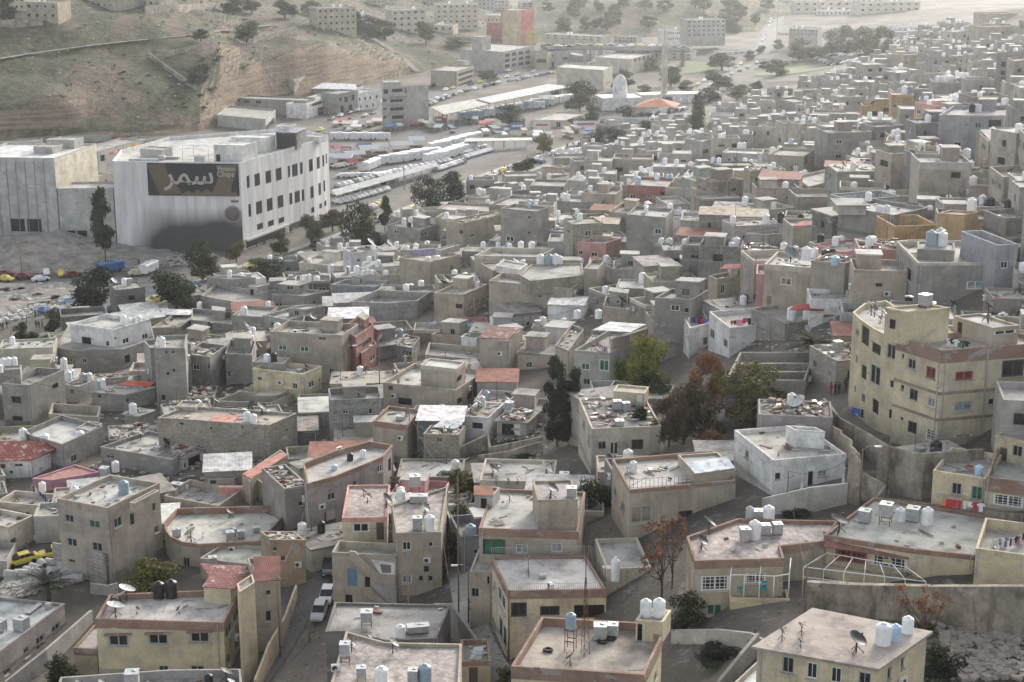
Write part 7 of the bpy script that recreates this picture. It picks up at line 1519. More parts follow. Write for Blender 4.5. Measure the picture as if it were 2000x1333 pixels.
bars('porch_frame', h, [(a, a - Vector((0, 0, 2.3))) for a in q] + [(a, b) for a, b in zip(q, q[1:])] + [(q[0], q[0] + Vector((.6, 3, .3))), (q[2], q[2] + Vector((.6, 3, .3))), (q[4], q[4] + Vector((.6, 3, .3)))], .06, 'frame_paint', (.75, .75, .73))
def chair(label, T, p, rz):
    P = at_z(*pix(T, p), at_z(*pix(9, (500, 862)), q[0].z - 2.3).z); o = empty('garden_chair', (P.x, P.y + .8, P.z), rz, label, 'chair', 'turquoise porch chairs'); cc = (.01, .33, .36)
    m = MB(); m.box((0, 0, .42), (.48, .46, .05)); m.build('seat', 'plastic', o, cc); m = MB(); m.box((0, .24, .72), (.5, .05, .6)); m.build('backrest', 'plastic', o, cc)
    for sx in (-.22, .22): m = MB(); m.box((sx * 1.1, 0, .64), (.06, .48, .05)); m.box((sx * 1.1, -.22, .53), (.05, .05, .2)); m.build('armrest', 'plastic', o, cc)
    for sx in (-.21, .21):
        for sy in (-.2, .2): m = MB(); m.box((sx, sy, .2), (.05, .05, .4)); m.build('leg', 'plastic', o, cc)
chair('turquoise plastic armchair at left on the glazed porch', 9, (425, 850), .5); chair('turquoise plastic armchair at right on the glazed porch', 9, (552, 850), -.4)
for i, (x, yb, z1) in enumerate(((610, 250, 165), (755, 255, 160), (985, 230, 150))):
    g0 = ground(*pix(9, (x, yb))); g0.y -= .5; zt = h_villa.zt - .7; m = MB(); c0 = local(h_villa, (g0.x, g0.y, g0.z)); m.lathe([(.24, 0), (.24, .25), (.16, .3), (.14, zt - g0.z - .2), (.22, zt - g0.z)], 10, c=c0); m.build('column', 'plaster', h_villa.root, COL['w'])
sheet(h_villa, [(1500, 905), (1655, 893), (1651, 884), (1510, 896)], 0, COL['w'], 'plaster', 'porch_slab', z=h_villa.zt - .72, T=0)
rail(h_rust, [(1229, 955), (1357, 945)], 0, h_rust.zt, 1.0, .45, (.2, .09, .06), 'rusty_railing')
P = [at_z(*pix(6, p), h_apt.zt - 4.6) for p in ((1292, 815), (1405, 848), (1430, 838), (1320, 800))]; lp = [local(h_apt, p) for p in P]; m = MB(); m.prism([p[:2] for p in lp], lp[0][2] - 1.1, lp[0][2]); m.prism([p[:2] for p in lp], lp[0][2] + .5, lp[0][2] + .56); m.build('balcony', 'plaster', h_apt.root, COL['br'])
for zz in (.30, .56): panel(h_apt, 'string_course', 1, 0, zz, 1, zz + .03, 'plaster', (.33, .24, .18), .05); panel(h_apt, 'string_course', 0, 0, zz, 1, zz + .03, 'plaster', (.33, .24, .18), .05)
for u in (.40,): panel(h_apt, 'drainpipe', 1, u, .02, u + .015, .98, 'galvanised', (.4, .4, .4), .12)
for v0, v1 in ((.3, .34), (.6, .64)):
    a = [h_ruin.W[0].lerp(h_ruin.W[3], v0), h_ruin.W[1].lerp(h_ruin.W[2], v0), h_ruin.W[1].lerp(h_ruin.W[2], v1), h_ruin.W[0].lerp(h_ruin.W[3], v1)]; m = MB(); m.prism([local(h_ruin, p)[:2] for p in a], h_ruin.zr - h_ruin.o[2], h_ruin.zt - h_ruin.o[2] - .1); m.build('inner_wall', 'block', h_ruin.root, COL['g'])
for h in HOUSES:
    for x, y in getattr(h, 'cols', []):
        p = local(h, at_z(*pix(h.T, (x, y)), h.zr)); m = MB(); m.box((p[0], p[1], p[2] + .8), (.35, .35, 1.6)); m.build('stub_column', 'plaster', h.root, COL['s'])
text_on(h_sign, '\uFEAD\uFE8E\uFEB8\uFE91', 0, .72, .55, 1.1, (.6, .58, .5), .14); panel(h_sign, 'shop_sign', 0, .45, .35, .98, .75, 'matte', (.03, .03, .03), .08)

for h in HOUSES:
    if h.D < 270 and h.zt - h.base.z > 2.2 and h.zt - h.base.z < 13:
        for i in range(len(h.W)):
            p, q = h.W[i], h.W[(i + 1) % len(h.W)]; l = (q - p).length
            if l < 3.5 or Vector((q.y - p.y, p.x - q.x)).dot(Vector((p.x, p.y))) > 0: continue
            if R.random() < .7: u = R.choice((.03, .95)); panel(h, 'drainpipe', i, u, .02, u + .09 / l, .97, 'galvanised', None, .1, .1)
            if R.random() < .6: u, v = R.uniform(.1, .7), R.uniform(.15, .6); panel(h, 'plaster_patch', i, u, v, u + R.uniform(.5, 1.6) / l, v + R.uniform(.08, .2), 'plaster', jit(h.col if not hasattr(h.col, 'lower') else COL['g'], .25), .025, .025)
            if R.random() < .55: panel(h, 'damp_course', i, .0, .0, 1, R.uniform(.08, .16), 'plaster', tuple(c * .68 for c in h.col), .035, .035)

near = [h for h in HOUSES if h.D < 300 and h.zt - h.base.z > 2.6]
for h in near:
    for i in range(len(h.W)):
        p, q = h.W[i], h.W[(i + 1) % len(h.W)]; d = Vector((q.x - p.x, q.y - p.y)); l = d.length
        if l < 4 or Vector((d.y, -d.x)).dot(Vector((p.x, p.y))) > 0 or R.random() > .3: continue
        d /= l; u = R.uniform(.15, .85) * l; n = Vector((d.y, -d.x)); za = h.base.z + (h.zt - h.base.z) * R.uniform(.35, .7)
        if any(k[0] == i and k[1] - .6 < u < k[2] + .6 and k[3] - .8 < za < k[4] + .2 for k in getattr(h, 'keep', [])): continue
        o = empty('air_conditioner', (p.x + d.x * u + n.x * .25, p.y + d.y * u + n.y * .25, za), math.atan2(d.y, d.x))
        link('body', ACB, o, (.66, .66, .64)); link('fan_grille', ACG, o); h.items.append((proj(o.location)[0], o, 'wall air conditioner', 'air conditioner'))
cab = sorted(R.sample(near, 36), key=lambda h: h.px[0]); k = 0
for h in cab:
    o2 = [g for g in near if g is not h and 8 < (g.W[0] - h.W[0]).length < 34]
    if not o2 or k > 22: continue
    g = R.choice(o2); wire(f'thin cable sagging between roofs, {ORD[k]} from left of the near roof cables', h.W[1] + Vector((0, 0, .4)), g.W[0] + Vector((0, 0, 1.2)), R.uniform(.5, 1.4), .022); k += 1
def body_loft(st, n=None):
    """st: (x, half width, z bottom, z top) stations -> closed car body with tumblehome"""
    m = MB(); rings = []
    for x, w, zb, zt in st:
        zm = zb + (zt - zb) * .55; rings.append([(x, -w * .94, zb), (x, -w, zm), (x, -w * .9, zt), (x, w * .9, zt), (x, w, zm), (x, w * .94, zb)])
    for a, b in zip(rings, rings[1:]):
        for i in range(6): m.face((a[i], b[i], b[(i + 1) % 6], a[(i + 1) % 6]))
    m.face(rings[0]); m.face(rings[-1][::-1]); return m
def wheel_m(m, x, y, r=.31, mt=0):
    m.lathe([(0, -.1), (r * .6, -.11), (r, -.09), (r, .09), (r * .6, .11), (0, .1)], 14, m=mt, M=Matrix.Rotation(pi / 2, 3, 'X'), c=(x, y, r))
def car_parts():
    b = body_loft([(-2.2, .68, .42, .78), (-2.1, .8, .3, .92), (-1.3, .85, .25, .96), (0, .86, .25, .95), (1.0, .85, .25, .93), (1.9, .8, .28, .8), (2.2, .66, .36, .66)])
    g = body_loft([(-1.75, .72, .9, .95), (-1.1, .7, .9, 1.36), (-.2, .7, .9, 1.4), (.35, .69, .9, 1.36), (1.15, .72, .88, .93)])
    r = MB(); r.prism([(-1.08, -.6), (.32, -.6), (.32, .6), (-1.08, .6)], 1.355, 1.425, bot=True)
    for x in (-1.08, -.35, .32):
        for y in (-.655, .655): r.box((x, y, 1.14), (.07, .05, .46))
    w = []
    for x in (-1.35, 1.35):
        for y in (-.76, .76): m = MB(); wheel_m(m, x, y); w.append(m)
    l = []
    for y in (-.55, .55): m = MB(); m.box((2.16, y, .6), (.12, .3, .13)); l.append(m)
    t = []
    for y in (-.58, .58): m = MB(); m.box((-2.17, y, .68), (.1, .26, .14)); t.append(m)
    return b, g, r, w, l, t
cb, cg, cr_, cw, cl, ct_ = car_parts()
CARM = [('body', cb.mesh('body', ['paint'])), ('windows', cg.mesh('windows', ['glass'])), ('roof', cr_.mesh('roof', ['paint']))] + [('wheel', m.mesh('wheel', ['rubber'])) for m in cw] + [('headlight', m.mesh('headlight', ['lamp_glass'])) for m in cl] + [('tail_light', m.mesh('tail_light', ['frame_paint'])) for m in ct_]
def merged(parts, mats):
    m = MB()
    for p, k in parts:
        n = len(m.v); f0 = len(m.f); m.v += p.v; m.f += [tuple(i + n for i in f) for f in p.f]; m.m += [k] * len(p.f); m.smooth |= {i + f0 for i in p.smooth}
    return m.mesh('car', mats)
FARCAR = merged([(cb, 0), (cg, 1), (cr_, 0)] + [(w, 2) for w in cw], ['paint', 'glass', 'rubber'])
def bus_mesh(L, Wd, H, name):
    b = MB(); hw = Wd / 2
    pr = [(-hw, .35), (-hw, H - .35), (-hw * .9, H - .1), (-hw * .7, H), (hw * .7, H), (hw * .9, H - .1), (hw, H - .35), (hw, .35)]
    for x0, x1 in ((-L / 2, L / 2),):
        for i in range(8): a, c = pr[i], pr[(i + 1) % 8]; b.face(((x0, *a), (x0, *c), (x1, *c), (x1, *a)))
        b.face([(x0, *p) for p in pr][::-1]); b.face([(x1, *p) for p in pr])
    n = int(L / 1.35)
    for k in range(n):
        x = -L / 2 + .5 + (L - 1.3) * (k + .5) / n
        for s in (-1, 1): b.box((x, s * (hw + .005), H * .62), ((L - 1.3) / n * .86, .03, H * .28), m=1)
    b.box((L / 2 + .005, 0, H * .6), (.03, Wd * .86, H * .36), m=1); b.box((-L / 2 - .005, 0, H * .66), (.03, Wd * .8, H * .24), m=1)
    for x in (-L * .3, L * .3):
        for y in (-hw + .1, hw - .1): wheel_m(b, x, y, .45, 2)
    b.box((0, 0, H + .1), (L * .25, Wd * .6, .22))
    for y in (-hw * .7, hw * .7): b.box((L / 2 + .02, y, .75), (.04, .3, .18), m=3)
    return b.mesh(name, ['paint', 'glass', 'rubber', 'lamp_glass'])
BUS, MINI = bus_mesh(11, 2.5, 3.1, 'bus'), bus_mesh(7, 2.1, 2.6, 'minibus')
CARC = dict(w=(.64, .64, .63), y=(.56, .46, .08), k=(.02, .02, .022), s=(.42, .43, .44), b=(.06, .13, .28), r=(.13, .025, .025), t=(.5, .46, .3), g=(.1, .12, .12), l=(.3, .42, .5))
def veh(label, a, b, col, T=0, kind='car', far=None, group=None, fn=None, center=None, ang=None):
    """a: rear pixel, b: front pixel on the ground (only the middle and the heading are used)"""
    if center is None:
        A, B = ground(*pix(T, a)), ground(*pix(T, b)); P = (A + B) / 2; ang = math.atan2(B.y - A.y, B.x - A.x)
    else: P = center
    z = max(hz(P.x, P.y), P.z) + .17; nm = {'car': 'parked_car', 'bus': 'coach', 'mini': 'minibus'}[kind]; ct2 = {'car': 'car', 'bus': 'bus', 'mini': 'minibus'}[kind]; grp = group or 'cars on the streets'
    e = 1.5; sl = math.atan2(hz(P.x + e * math.cos(ang), P.y + e * math.sin(ang)) - hz(P.x - e * math.cos(ang), P.y - e * math.sin(ang)), 2 * e)
    if far is None: far = P.y > 330
    if kind != 'car' or far:
        o = link(nm, FARCAR if kind == 'car' else (BUS if kind == 'bus' else MINI), None, jit(CARC[col], .04), (P.x, P.y, z)); o.rotation_euler = (0, -sl, ang); return tag(o, label, ct2, grp)
    o = empty(nm, (P.x, P.y, z), ang, label, ct2, grp); o.rotation_euler = (0, -sl, ang)
    for n, me in CARM: link(n, me, o, (.4, .03, .03) if n == 'tail_light' else (GLASS['n'] if n == 'windows' else jit(CARC[col], .02)))
    return o
veh('yellow taxi on the road beside broken concrete pipes', (205, 655), (40, 700), 'y', 7); veh('yellow taxi bonnet behind the block wall', (330, 632), (285, 640), 'y', 7)
veh('black car facing the camera in the narrow street', (1838, 690), (1832, 760), 'k', 7); veh('white estate car parked in the narrow street', (1835, 845), (1815, 905), 'w', 7); veh('silver-white car below the white estate car', (1795, 925), (1770, 1000), 's', 7); veh('dark car parked at the mauve house door', (1900, 430), (1840, 480), 'k', 7)
veh('dark green car in front of the rubble-roofed garage', (988, 1195), (985, 1238), 'g', 5)
for l, a, b, c, k in (('yellow taxi at far left of waste ground', (-5, 548), (30, 552), 'y', 'car'), ('dark red car on the waste ground', (34, 546), (60, 545), 'r', 'car'), ('white taxi saloon on the waste ground', (62, 553), (98, 548), 'w', 'car'), ('white car facing away beside the white saloon', (90, 534), (92, 542), 'w', 'car'), ('yellow taxi facing away on waste ground', (118, 536), (121, 545), 'y', 'car'), ('maroon car half hidden by round tree', (134, 543), (150, 540), 'r', 'car'), ('beige car by the rubble flat', (258, 540), (278, 538), 't', 'car'), ('pale water truck by the beige car', (282, 538), (300, 530), 'w', 'mini'), ('blue van behind the round tree', (202, 535), (230, 530), 'b', 'mini'), ('blue pickup car on the lower left road', (78, 617), (95, 607), 'b', 'car'), ('bright blue car on the lower left road', (112, 618), (138, 612), 'b', 'car'), ('beige taxi on the lower left road', (135, 614), (168, 605), 't', 'car'), ('pale green car on the rubble road', (118, 597), (152, 591), 'l', 'car'), ('dark car at far left road edge', (-4, 541), (25, 540), 'r', 'car')): veh(l, a, b, c, kind=k)
def along(pts, n, off, jitter=.0):
    L = [ground(*p) for p in pts]; seg = [(L[i + 1] - L[i]).length for i in range(len(L) - 1)]; tot = sum(seg)
    for k in range(n):
        s = tot * (k + .5 + R.uniform(-jitter, jitter)) / n; i = 0
        while i < len(seg) - 1 and s > seg[i]: s -= seg[i]; i += 1
        d = (L[i + 1] - L[i]).normalized(); p = L[i] + d * s + Vector((-d.y, d.x, 0)) * off; p.z = hz(p.x, p.y); yield p, math.atan2(d.y, d.x)
def row(what, where, pts, n, ang, cols, kind='car', off=0, jitter=.12, along_=False):
    for k, (p, a) in enumerate(along(pts, n, off, jitter)):
        c = R.choice(cols); cn = {'w': 'white', 's': 'silver', 'k': 'black', 'b': 'blue', 'y': 'yellow', 'r': 'red', 'g': 'dark', 't': 'beige', 'l': 'pale blue'}[c]
        veh(f'{cn} {what}, {ORD[k % 24]} from left {where}', 0, 0, c, kind=kind, center=p, ang=(a + (pi if off > 0 else 0)) if along_ else ang + R.uniform(-.06, .06), group=what + 's ' + where, far=True)
row('saloon car', 'in front car-park row', [(655, 400), (758, 372)], 12, 2.2, 'wwwwws'); row('saloon car', 'in second car-park row', [(650, 384), (775, 352)], 13, 2.2, 'wwwwwsk'); row('saloon car', 'under the thin canopy', [(655, 369), (805, 330)], 15, 2.2, 'wwwwsg')
row('saloon car', 'in the upper car-park row', [(664, 348), (760, 345)], 9, .15, 'wwwws'); row('saloon car', 'behind the thin canopy', [(730, 350), (880, 316)], 14, 2.2, 'wwws'); row('saloon car', 'by the market wall', [(850, 336), (905, 318)], 9, 2.2, 'wwwsg'); row('saloon car', 'in crowded bay by buses', [(905, 312), (958, 296)], 9, 2.2, 'wwws'); row('saloon car', 'in rear bay by buses', [(900, 303), (950, 290)], 8, 2.2, 'wws')
row('car', 'parked at kerb beside the trees', [(690, 428), (748, 398)], 7, 2.2, 'wwsyg'); row('car', 'at the rear stall line', [(655, 330), (690, 322)], 4, .3, 'wws')
row('coach', 'in the front coach rank', [(758, 322), (842, 306)], 4, .5 + pi, 'w', 'bus', jitter=.02); row('coach', 'in the second coach rank', [(845, 318), (912, 296)], 5, .85 + pi, 'w', 'bus', jitter=.02); row('coach', 'in the rear coach rank', [(850, 296), (925, 276)], 5, .85 + pi, 'w', 'bus', jitter=.02)
veh('white coach standing alone by the tents', (705, 340), (746, 322), 'w', kind='bus'); row('minibus', 'across the empty lot', [(650, 273), (756, 274)], 4, .05, 'w', 'mini'); row('coach', 'parked beneath the long canopy', [(905, 236), (1110, 198)], 8, .6, 'wwlw', 'bus'); row('coach', 'beside the long canopy', [(1030, 216), (1085, 200)], 3, .2, 'w', 'bus')
for off, nm in ((2.6, 'leftbound'), (-2.6, 'rightbound')):
    row('car', f'{nm} on the near main road', [(120, 664), (350, 582), (560, 508), (800, 420), (1000, 336), (1180, 272)], 22, 0, 'wwwsykgb', off=off, along_=True, jitter=.35)
    row('car', f'{nm} on the valley highway', [(640, 262), (760, 222), (840, 192), (920, 172), (1040, 148), (1130, 132), (1250, 118)], 24, 0, 'wwwsskgy', off=off * 2, along_=True, jitter=.35)
    row('car', f'{nm} parked along the valley shops', [(690, 240), (760, 216), (850, 182), (930, 162), (1040, 142)], 22, 0, 'wwskgb', off=off * 4.4, along_=True, jitter=.2)
    row('car', f'{nm} on the slip road', [(1250, 240), (1290, 215), (1360, 178), (1410, 150), (1470, 122)], 14, 0, 'wwsky', off=off * 1.4, along_=True, jitter=.3)
row('car', 'lined up near the mosque road', [(1270, 228), (1340, 216)], 14, 1.0, 'wwskg'); row('car', 'on the far climbing road', [(1480, 116), (1500, 75), (1514, 30)], 12, 0, 'wws', off=2, along_=True); row('car', 'in the far left yard lot', [(1300, 105), (1360, 104)], 12, .3, 'wwsk'); row('car', 'queued below the valley grove', [(1580, 108), (1720, 120)], 16, .1, 'wwsk')
row('car', 'in hazy lot beyond the grove', [(1740, 62), (1840, 58)], 14, .1, 'wws'); row('car', 'in hazy lot nearer the hilltop', [(1750, 78), (1800, 88)], 7, .1, 'wws')
def canopy(label, pts, z, T=2, col=(.55, .58, .58), name='canopy', mat='sheet', rise=.0, posts=10, cat='canopy'):
    P = [at_z(*pix(T, p), z) for p in pts]; o = empty(name, (P[0].x, P[0].y, 0), 0, label, cat); h = Hs(); h.o = (P[0].x, P[0].y, 0); h.rot = 0; m = MB(); lp = [local(h, p) for p in P]
    lp = [(x, y, zz + (rise if i in (0, 1) else 0)) for i, (x, y, zz) in enumerate(lp)]
    m.face(lp); lo = [(x, y, zz - .18) for x, y, zz in lp]; m.face(lo[::-1])
    for i in range(len(lp)): m.face((lo[i], lo[(i + 1) % len(lp)], lp[(i + 1) % len(lp)], lp[i]))
    m.build('roof', mat, o, col)
    for e in (0, 2):
        a, b = Vector(lp[e]), Vector(lp[(e + 1) % 4])
        for k in range(posts):
            p = a.lerp(b, (k + .5) / posts); m = MB(); m.box((p.x, p.y, z / 2), (.22, .22, z - .1)); m.build('post', 'galvanised', o)
canopy('nearer long pale bus station canopy', [(622, 640), (885, 578), (800, 552), (545, 598)], 6, posts=8, col=(.5, .5, .45)); canopy('farther long pale bus station canopy', [(880, 575), (1335, 482), (1200, 470), (800, 552)], 6.5, posts=9)
canopy('thin grey car-park canopy over white cars', [(20, 1092), (605, 920), (560, 908), (-10, 1060)], 3.2, posts=12, col=(.42, .43, .42)); canopy('small shelter roof by the coaches', [(730, 790), (1110, 782), (1110, 768), (740, 772)], 4, posts=6, col=(.6, .6, .56))
def stall(label, x, y, wpx, col, T=2, tent=False, h=2.6):
    g0 = ground(*pix(T, (x, y))); D = math.hypot(g0.y, CZ); w = max(2.2, wpx * KS * D / F); d = R.uniform(3, 6); rz = R.uniform(-.2, .5)
    o = empty('market_tent' if tent else 'market_stall', tuple(g0), rz, label, 'tent' if tent else 'stall', 'market stalls and tents'); m = MB(); hw = w / 2; ht = h + R.uniform(-.3, .5)
    if tent:
        m.face(((-hw, 0, ht - .8), (hw, 0, ht - .8), (hw, d / 2, ht + .5), (-hw, d / 2, ht + .5))); m.face(((-hw, d / 2, ht + .5), (hw, d / 2, ht + .5), (hw, d, ht - .8), (-hw, d, ht - .8)))
        for sx in (-hw, hw): m.face(((sx, 0, ht - .8), (sx, d / 2, ht + .5), (sx, d, ht - .8)))
    else: m.face(((-hw, 0, ht - .5), (hw, 0, ht - .5), (hw, d, ht), (-hw, d, ht))); m.face(((-hw, 0, ht - .5), (hw, 0, ht - .5), (hw, -.05, ht - .9), (-hw, -.05, ht - .9)))
    m.build('awning', 'fabric', o, jit(col, .1)); m = MB(); m.box((0, d * .35, .5), (w * .8, 1, 1)); m.build('counter', 'wood', o)
    for sx in (-hw + .1, hw - .1):
        for sy in (.1, d - .1): m = MB(); m.box((sx, sy, (ht - .8) / 2), (.07, .07, ht - .8)); m.build('post', 'galvanised', o)
SC = dict(white=(.62, .62, .60), blue=(.13, .2, .33), red=(.36, .1, .09), orange=(.45, .22, .1), grey=(.32, .32, .32), green=(.12, .2, .18), yellow=(.45, .38, .16), pink=(.42, .2, .27), beige=(.45, .41, .34))
for i, (x, y, w, c) in enumerate(((40, 930, 130, 'white'), (130, 905, 120, 'white'), (70, 905, 90, 'grey'), (210, 880, 110, 'white'), (180, 862, 80, 'blue'), (270, 862, 90, 'white'), (120, 948, 60, 'red'), (-20, 945, 60, 'grey'), (390, 850, 130, 'white'), (470, 828, 90, 'white'), (35, 880, 40, 'pink'))): stall(f'{c} tarpaulin tent, {ORD[i]} of the tents beside the lone coach', x, y, w, SC[c], tent=True, h=3.4)
mk = []
for i in range(46):
    x, y = R.choice(((R.uniform(640, 920), R.uniform(690, 770)), (R.uniform(930, 1250), R.uniform(740, 800)), (R.uniform(1180, 1500), R.uniform(725, 790)), (R.uniform(540, 700), R.uniform(700, 760)), (R.uniform(0, 540), R.uniform(700, 740)))); mk.append((x, y))
for i, (x, y) in enumerate(sorted(mk)): c = R.choice(['white', 'white', 'white', 'grey', 'grey', 'beige', 'beige', 'blue', 'red', 'green', 'orange']); stall(f'{c} market awning, {ORD[i % 23]} from left in {"left" if i < 23 else "right"} half of market', x, y, R.uniform(22, 60), SC[c])
for i, (x, y, w, hh, c) in enumerate(((1030, 740, 85, 40, 'blue'), (1165, 738, 95, 45, 'white'), (1410, 730, 140, 40, 'white'), (260, 835, 70, 30, 'yellow'), (75, 865, 60, 30, 'pink'), (590, 705, 40, 40, 'green'), (625, 700, 30, 60, 'red'))):
    g0 = ground(*pix(2, (x, y + 8))); D = math.hypot(g0.y, CZ); ww, h2 = w * KS * D / F, hh * KS * D / F; o = empty('billboard', tuple(g0), R.uniform(-.1, .25), f'{c} advertising board, {ORD[i]} around the market edge', 'billboard'); m = MB(); m.box((0, 0, 1.6 + h2 / 2), (ww, .15, h2)); m.build('board', 'matte', o, SC[c])
    m = MB(); m.box((0, -.09, 1.6 + h2 * .55), (ww * .7, .03, h2 * .25)); m.build('lettering_band', 'matte', o, (.5, .1, .1) if c in ('white', 'yellow') else (.7, .7, .7))
    for sx in (-ww * .4, ww * .4): m = MB(); m.box((sx, .1, .9), (.14, .14, 1.8)); m.build('post', 'galvanised', o)
def person_mesh(pose):
    me = bpy.data.meshes.new('p'); st = {'walk': (.28, -.25), 'stand': (.03, -.02), 'turn': (.12, -.1)}[pose]
    J = [((0, 0, .95), .13), ((0, 0, 1.2), .125), ((0, 0, 1.42), .13), ((0, 0, 1.52), .055), ((.02, 0, 1.64), .1), ((0, 0, 1.73), .075), ((0, .1, .92), .1), ((st[0] * .45, .1, .5), .065), ((st[0] * .8, .1, .08), .045), ((st[0] * .8 + .16, .11, .04), .04), ((0, -.1, .92), .1), ((st[1] * .35, -.1, .5), .065), ((st[1], -.1, .1), .045), ((st[1] + .15, -.11, .05), .04),
         ((0, .2, 1.4), .06), ((st[1] * .4, .26, 1.13), .046), ((st[1] * .7 + .06, .26, .9), .036), ((st[1] * .7 + .1, .26, .8), .03), ((0, -.2, 1.4), .06), ((st[0] * .4, -.26, 1.13), .046), ((st[0] * .7 + .06, -.26, .9), .036), ((st[0] * .7 + .1, -.26, .8), .03)]
    E = [(0, 1), (1, 2), (2, 3), (3, 4), (4, 5), (0, 6), (6, 7), (7, 8), (8, 9), (0, 10), (10, 11), (11, 12), (12, 13), (2, 14), (14, 15), (15, 16), (16, 17), (2, 18), (18, 19), (19, 20), (20, 21)]
    me.from_pydata([j[0] for j in J], E, []); o = bpy.data.objects.new('p', me); C.objects.link(o); s = o.modifiers.new('s', 'SKIN')
    for v, j in zip(me.skin_vertices[0].data, J): v.radius = (j[1], j[1])
    me.skin_vertices[0].data[0].use_root = True; o.modifiers.new('d', 'SUBSURF').levels = 1; dg = bpy.context.evaluated_depsgraph_get(); r = bpy.data.meshes.new_from_object(o.evaluated_get(dg)); bpy.data.objects.remove(o)
    for x in ('fabric', 'skin', 'rubber', 'matte'): r.materials.append(MATS[x])
    for p in r.polygons:
        c = p.center; p.material_index = 1 if (c.z > 1.53 or (c.z < .87 and abs(c.y) > .2)) else (2 if c.z < .1 else (3 if c.z < .93 else 0)); p.use_smooth = True
    return r
PM = [person_mesh(k) for k in ('walk', 'stand', 'turn')]
hm_ = MB(); hm_.lathe([(.108, 1.6), (.116, 1.66), (.1, 1.74), (.05, 1.785), (0, 1.79)], 12, c=(-.015, 0, 0)); HAIR = hm_.mesh('hair', ['matte'])
CLO = dict(dark=(.03, .03, .035), blue=(.08, .13, .28), white=(.6, .6, .6), red=(.35, .04, .05), brown=(.14, .09, .06), grey=(.2, .2, .21), green=(.25, .55, .08))
def person(label, x, y, c, T=0, pose=None, rz=None, fn=None):
    P = fn if fn is not None else ground(*pix(T, (x, y))); o = link('person', PM[R.randint(0, 2) if pose is None else pose], None, CLO[c], (P.x, P.y, P.z + .1), R.uniform(0, 6) if rz is None else rz); k = R.uniform(.93, 1.04); o.scale = (k, k, k); tag(o, label, 'person', 'people in the streets'); link('hair', HAIR, o, (.02, .016, .013))
person('person in blue jacket walking beside the yellow taxi', 152, 625, 'blue', 7, 0, .3); person('person in black standing by the soot-black wall', 775, 250, 'dark', 4, 1); person('person in bright green vest by lower left road', 185, 550, 'green', 4, 1)
for i, (x, y) in enumerate(((8, 605), (18, 608), (40, 600), (150, 570), (203, 598), (218, 600), (238, 598), (198, 540))): person(f'person in dark clothes, {ORD[i]} of the group on the lawn edge', x, y, 'dark', 4)
for i, (x, y, c) in enumerate(((920, 975, 'red'), (945, 972, 'dark'), (965, 970, 'dark'), (1003, 955, 'dark'))): person(f'child in {c} top playing by the rubble, {ORD[i]} from left', x, y, c, 6)
pl = sorted((R.uniform(955, 1165), 0) for _ in range(64)); pl = [(x, 355 - (x - 935) * .34 + R.uniform(-6, 5)) for x, _ in pl]
for i, (x, y) in enumerate(pl): c = R.choice(['dark', 'dark', 'grey', 'brown', 'blue', 'white', 'red']); person(f'person in {c} clothes, {ORD[i % 22]} along {("left", "middle", "right")[min(2, i // 22)]} stretch of market pavement', x, y, c)
for i in range(18): x = R.uniform(500, 660); c = R.choice(['dark', 'dark', 'grey', 'brown', 'white']); person(f'person in {c} clothes, {ORD[i]} by the factory arcade', x, 486 - (x - 500) * .42 + R.uniform(-3, 4), c)
GC = dict(white=(.72, .72, .72), red=(.45, .04, .05), blue=(.07, .12, .35), black=(.025, .025, .03), purple=(.2, .09, .28), pink=(.6, .22, .3), green=(.06, .2, .11), grey=(.25, .25, .27), orange=(.6, .25, .06))
def washing(where, h, T, p0, p1, n, cols, up=1.7, z=None, cat='garment'):
    zz = (h.zr if z is None else z); A, B = at_z(*pix(T, p0), zz + up), at_z(*pix(T, p1), zz + up); d = (B - A).normalized(); nn = Vector((-d.y, d.x, 0)); nn = nn.normalized() if nn.length else Vector((0, 1, 0))
    m = MB(); m.tube([A, (A + B) / 2 - Vector((0, 0, .08)), B], .012, 4); tag(m.build('clothesline', 'metal_dark'), f'clothesline strung {where}', 'clothesline', 'clotheslines')
    for k in range(n):
        c = R.choice(cols); P = A.lerp(B, (k + .5) / n); w, L = R.uniform(.4, .6), R.uniform(.55, 1.0); m = MB(); kind = R.choice(('shirt', 'towel', 'trousers'))
        f = lambda u, v, s=0: P + d * u + nn * (.05 * math.sin(7 * u + k) + s) - Vector((0, 0, v + .02))
        if kind == 'shirt': out = [(-w * .3, 0), (w * .3, 0), (w * .75, .22), (w * .6, .36), (w * .35, .26), (w * .36, L), (-w * .36, L), (-w * .35, .26), (-w * .6, .36), (-w * .75, .22)]
        elif kind == 'trousers': out = [(-w * .35, 0), (w * .35, 0), (w * .4, L * 1.1), (w * .08, L * 1.1), (0, .4), (-w * .08, L * 1.1), (-w * .4, L * 1.1)]
        else: out = [(-w * .5, 0), (w * .5, 0), (w * .5, L * .5), (w * .47, L), (-w * .48, L), (-w * .5, L * .5)]
        m.face([f(u, v) for u, v in out]); m.face([f(u, v, .03) for u, v in out][::-1])
        for i in range(len(out)): a, b = out[i], out[(i + 1) % len(out)]; m.face((f(*a), f(*b), f(*b, .03), f(*a, .03)))
        o = m.build(kind, 'fabric', None, jit(GC[c], .1)); tag(o, short(f'{c} {kind} hanging {ORD[k]} from left on the line {where}'), 'washing', 'hanging washing')
ALLC = list(GC)
washing('above the low house behind the taxi', h_wash1, 7, (172, 225), (285, 325), 12, ['purple', 'black', 'blue', 'grey', 'white'], up=1.2); washing('at top of the bright clothes hut', h_stall, 7, (190, 470), (328, 475), 9, ALLC, z=h_stall.base.z + 1.9, up=0); washing('low across the bright clothes hut', h_stall, 7, (184, 510), (320, 515), 9, ALLC, z=h_stall.base.z + .9, up=0)
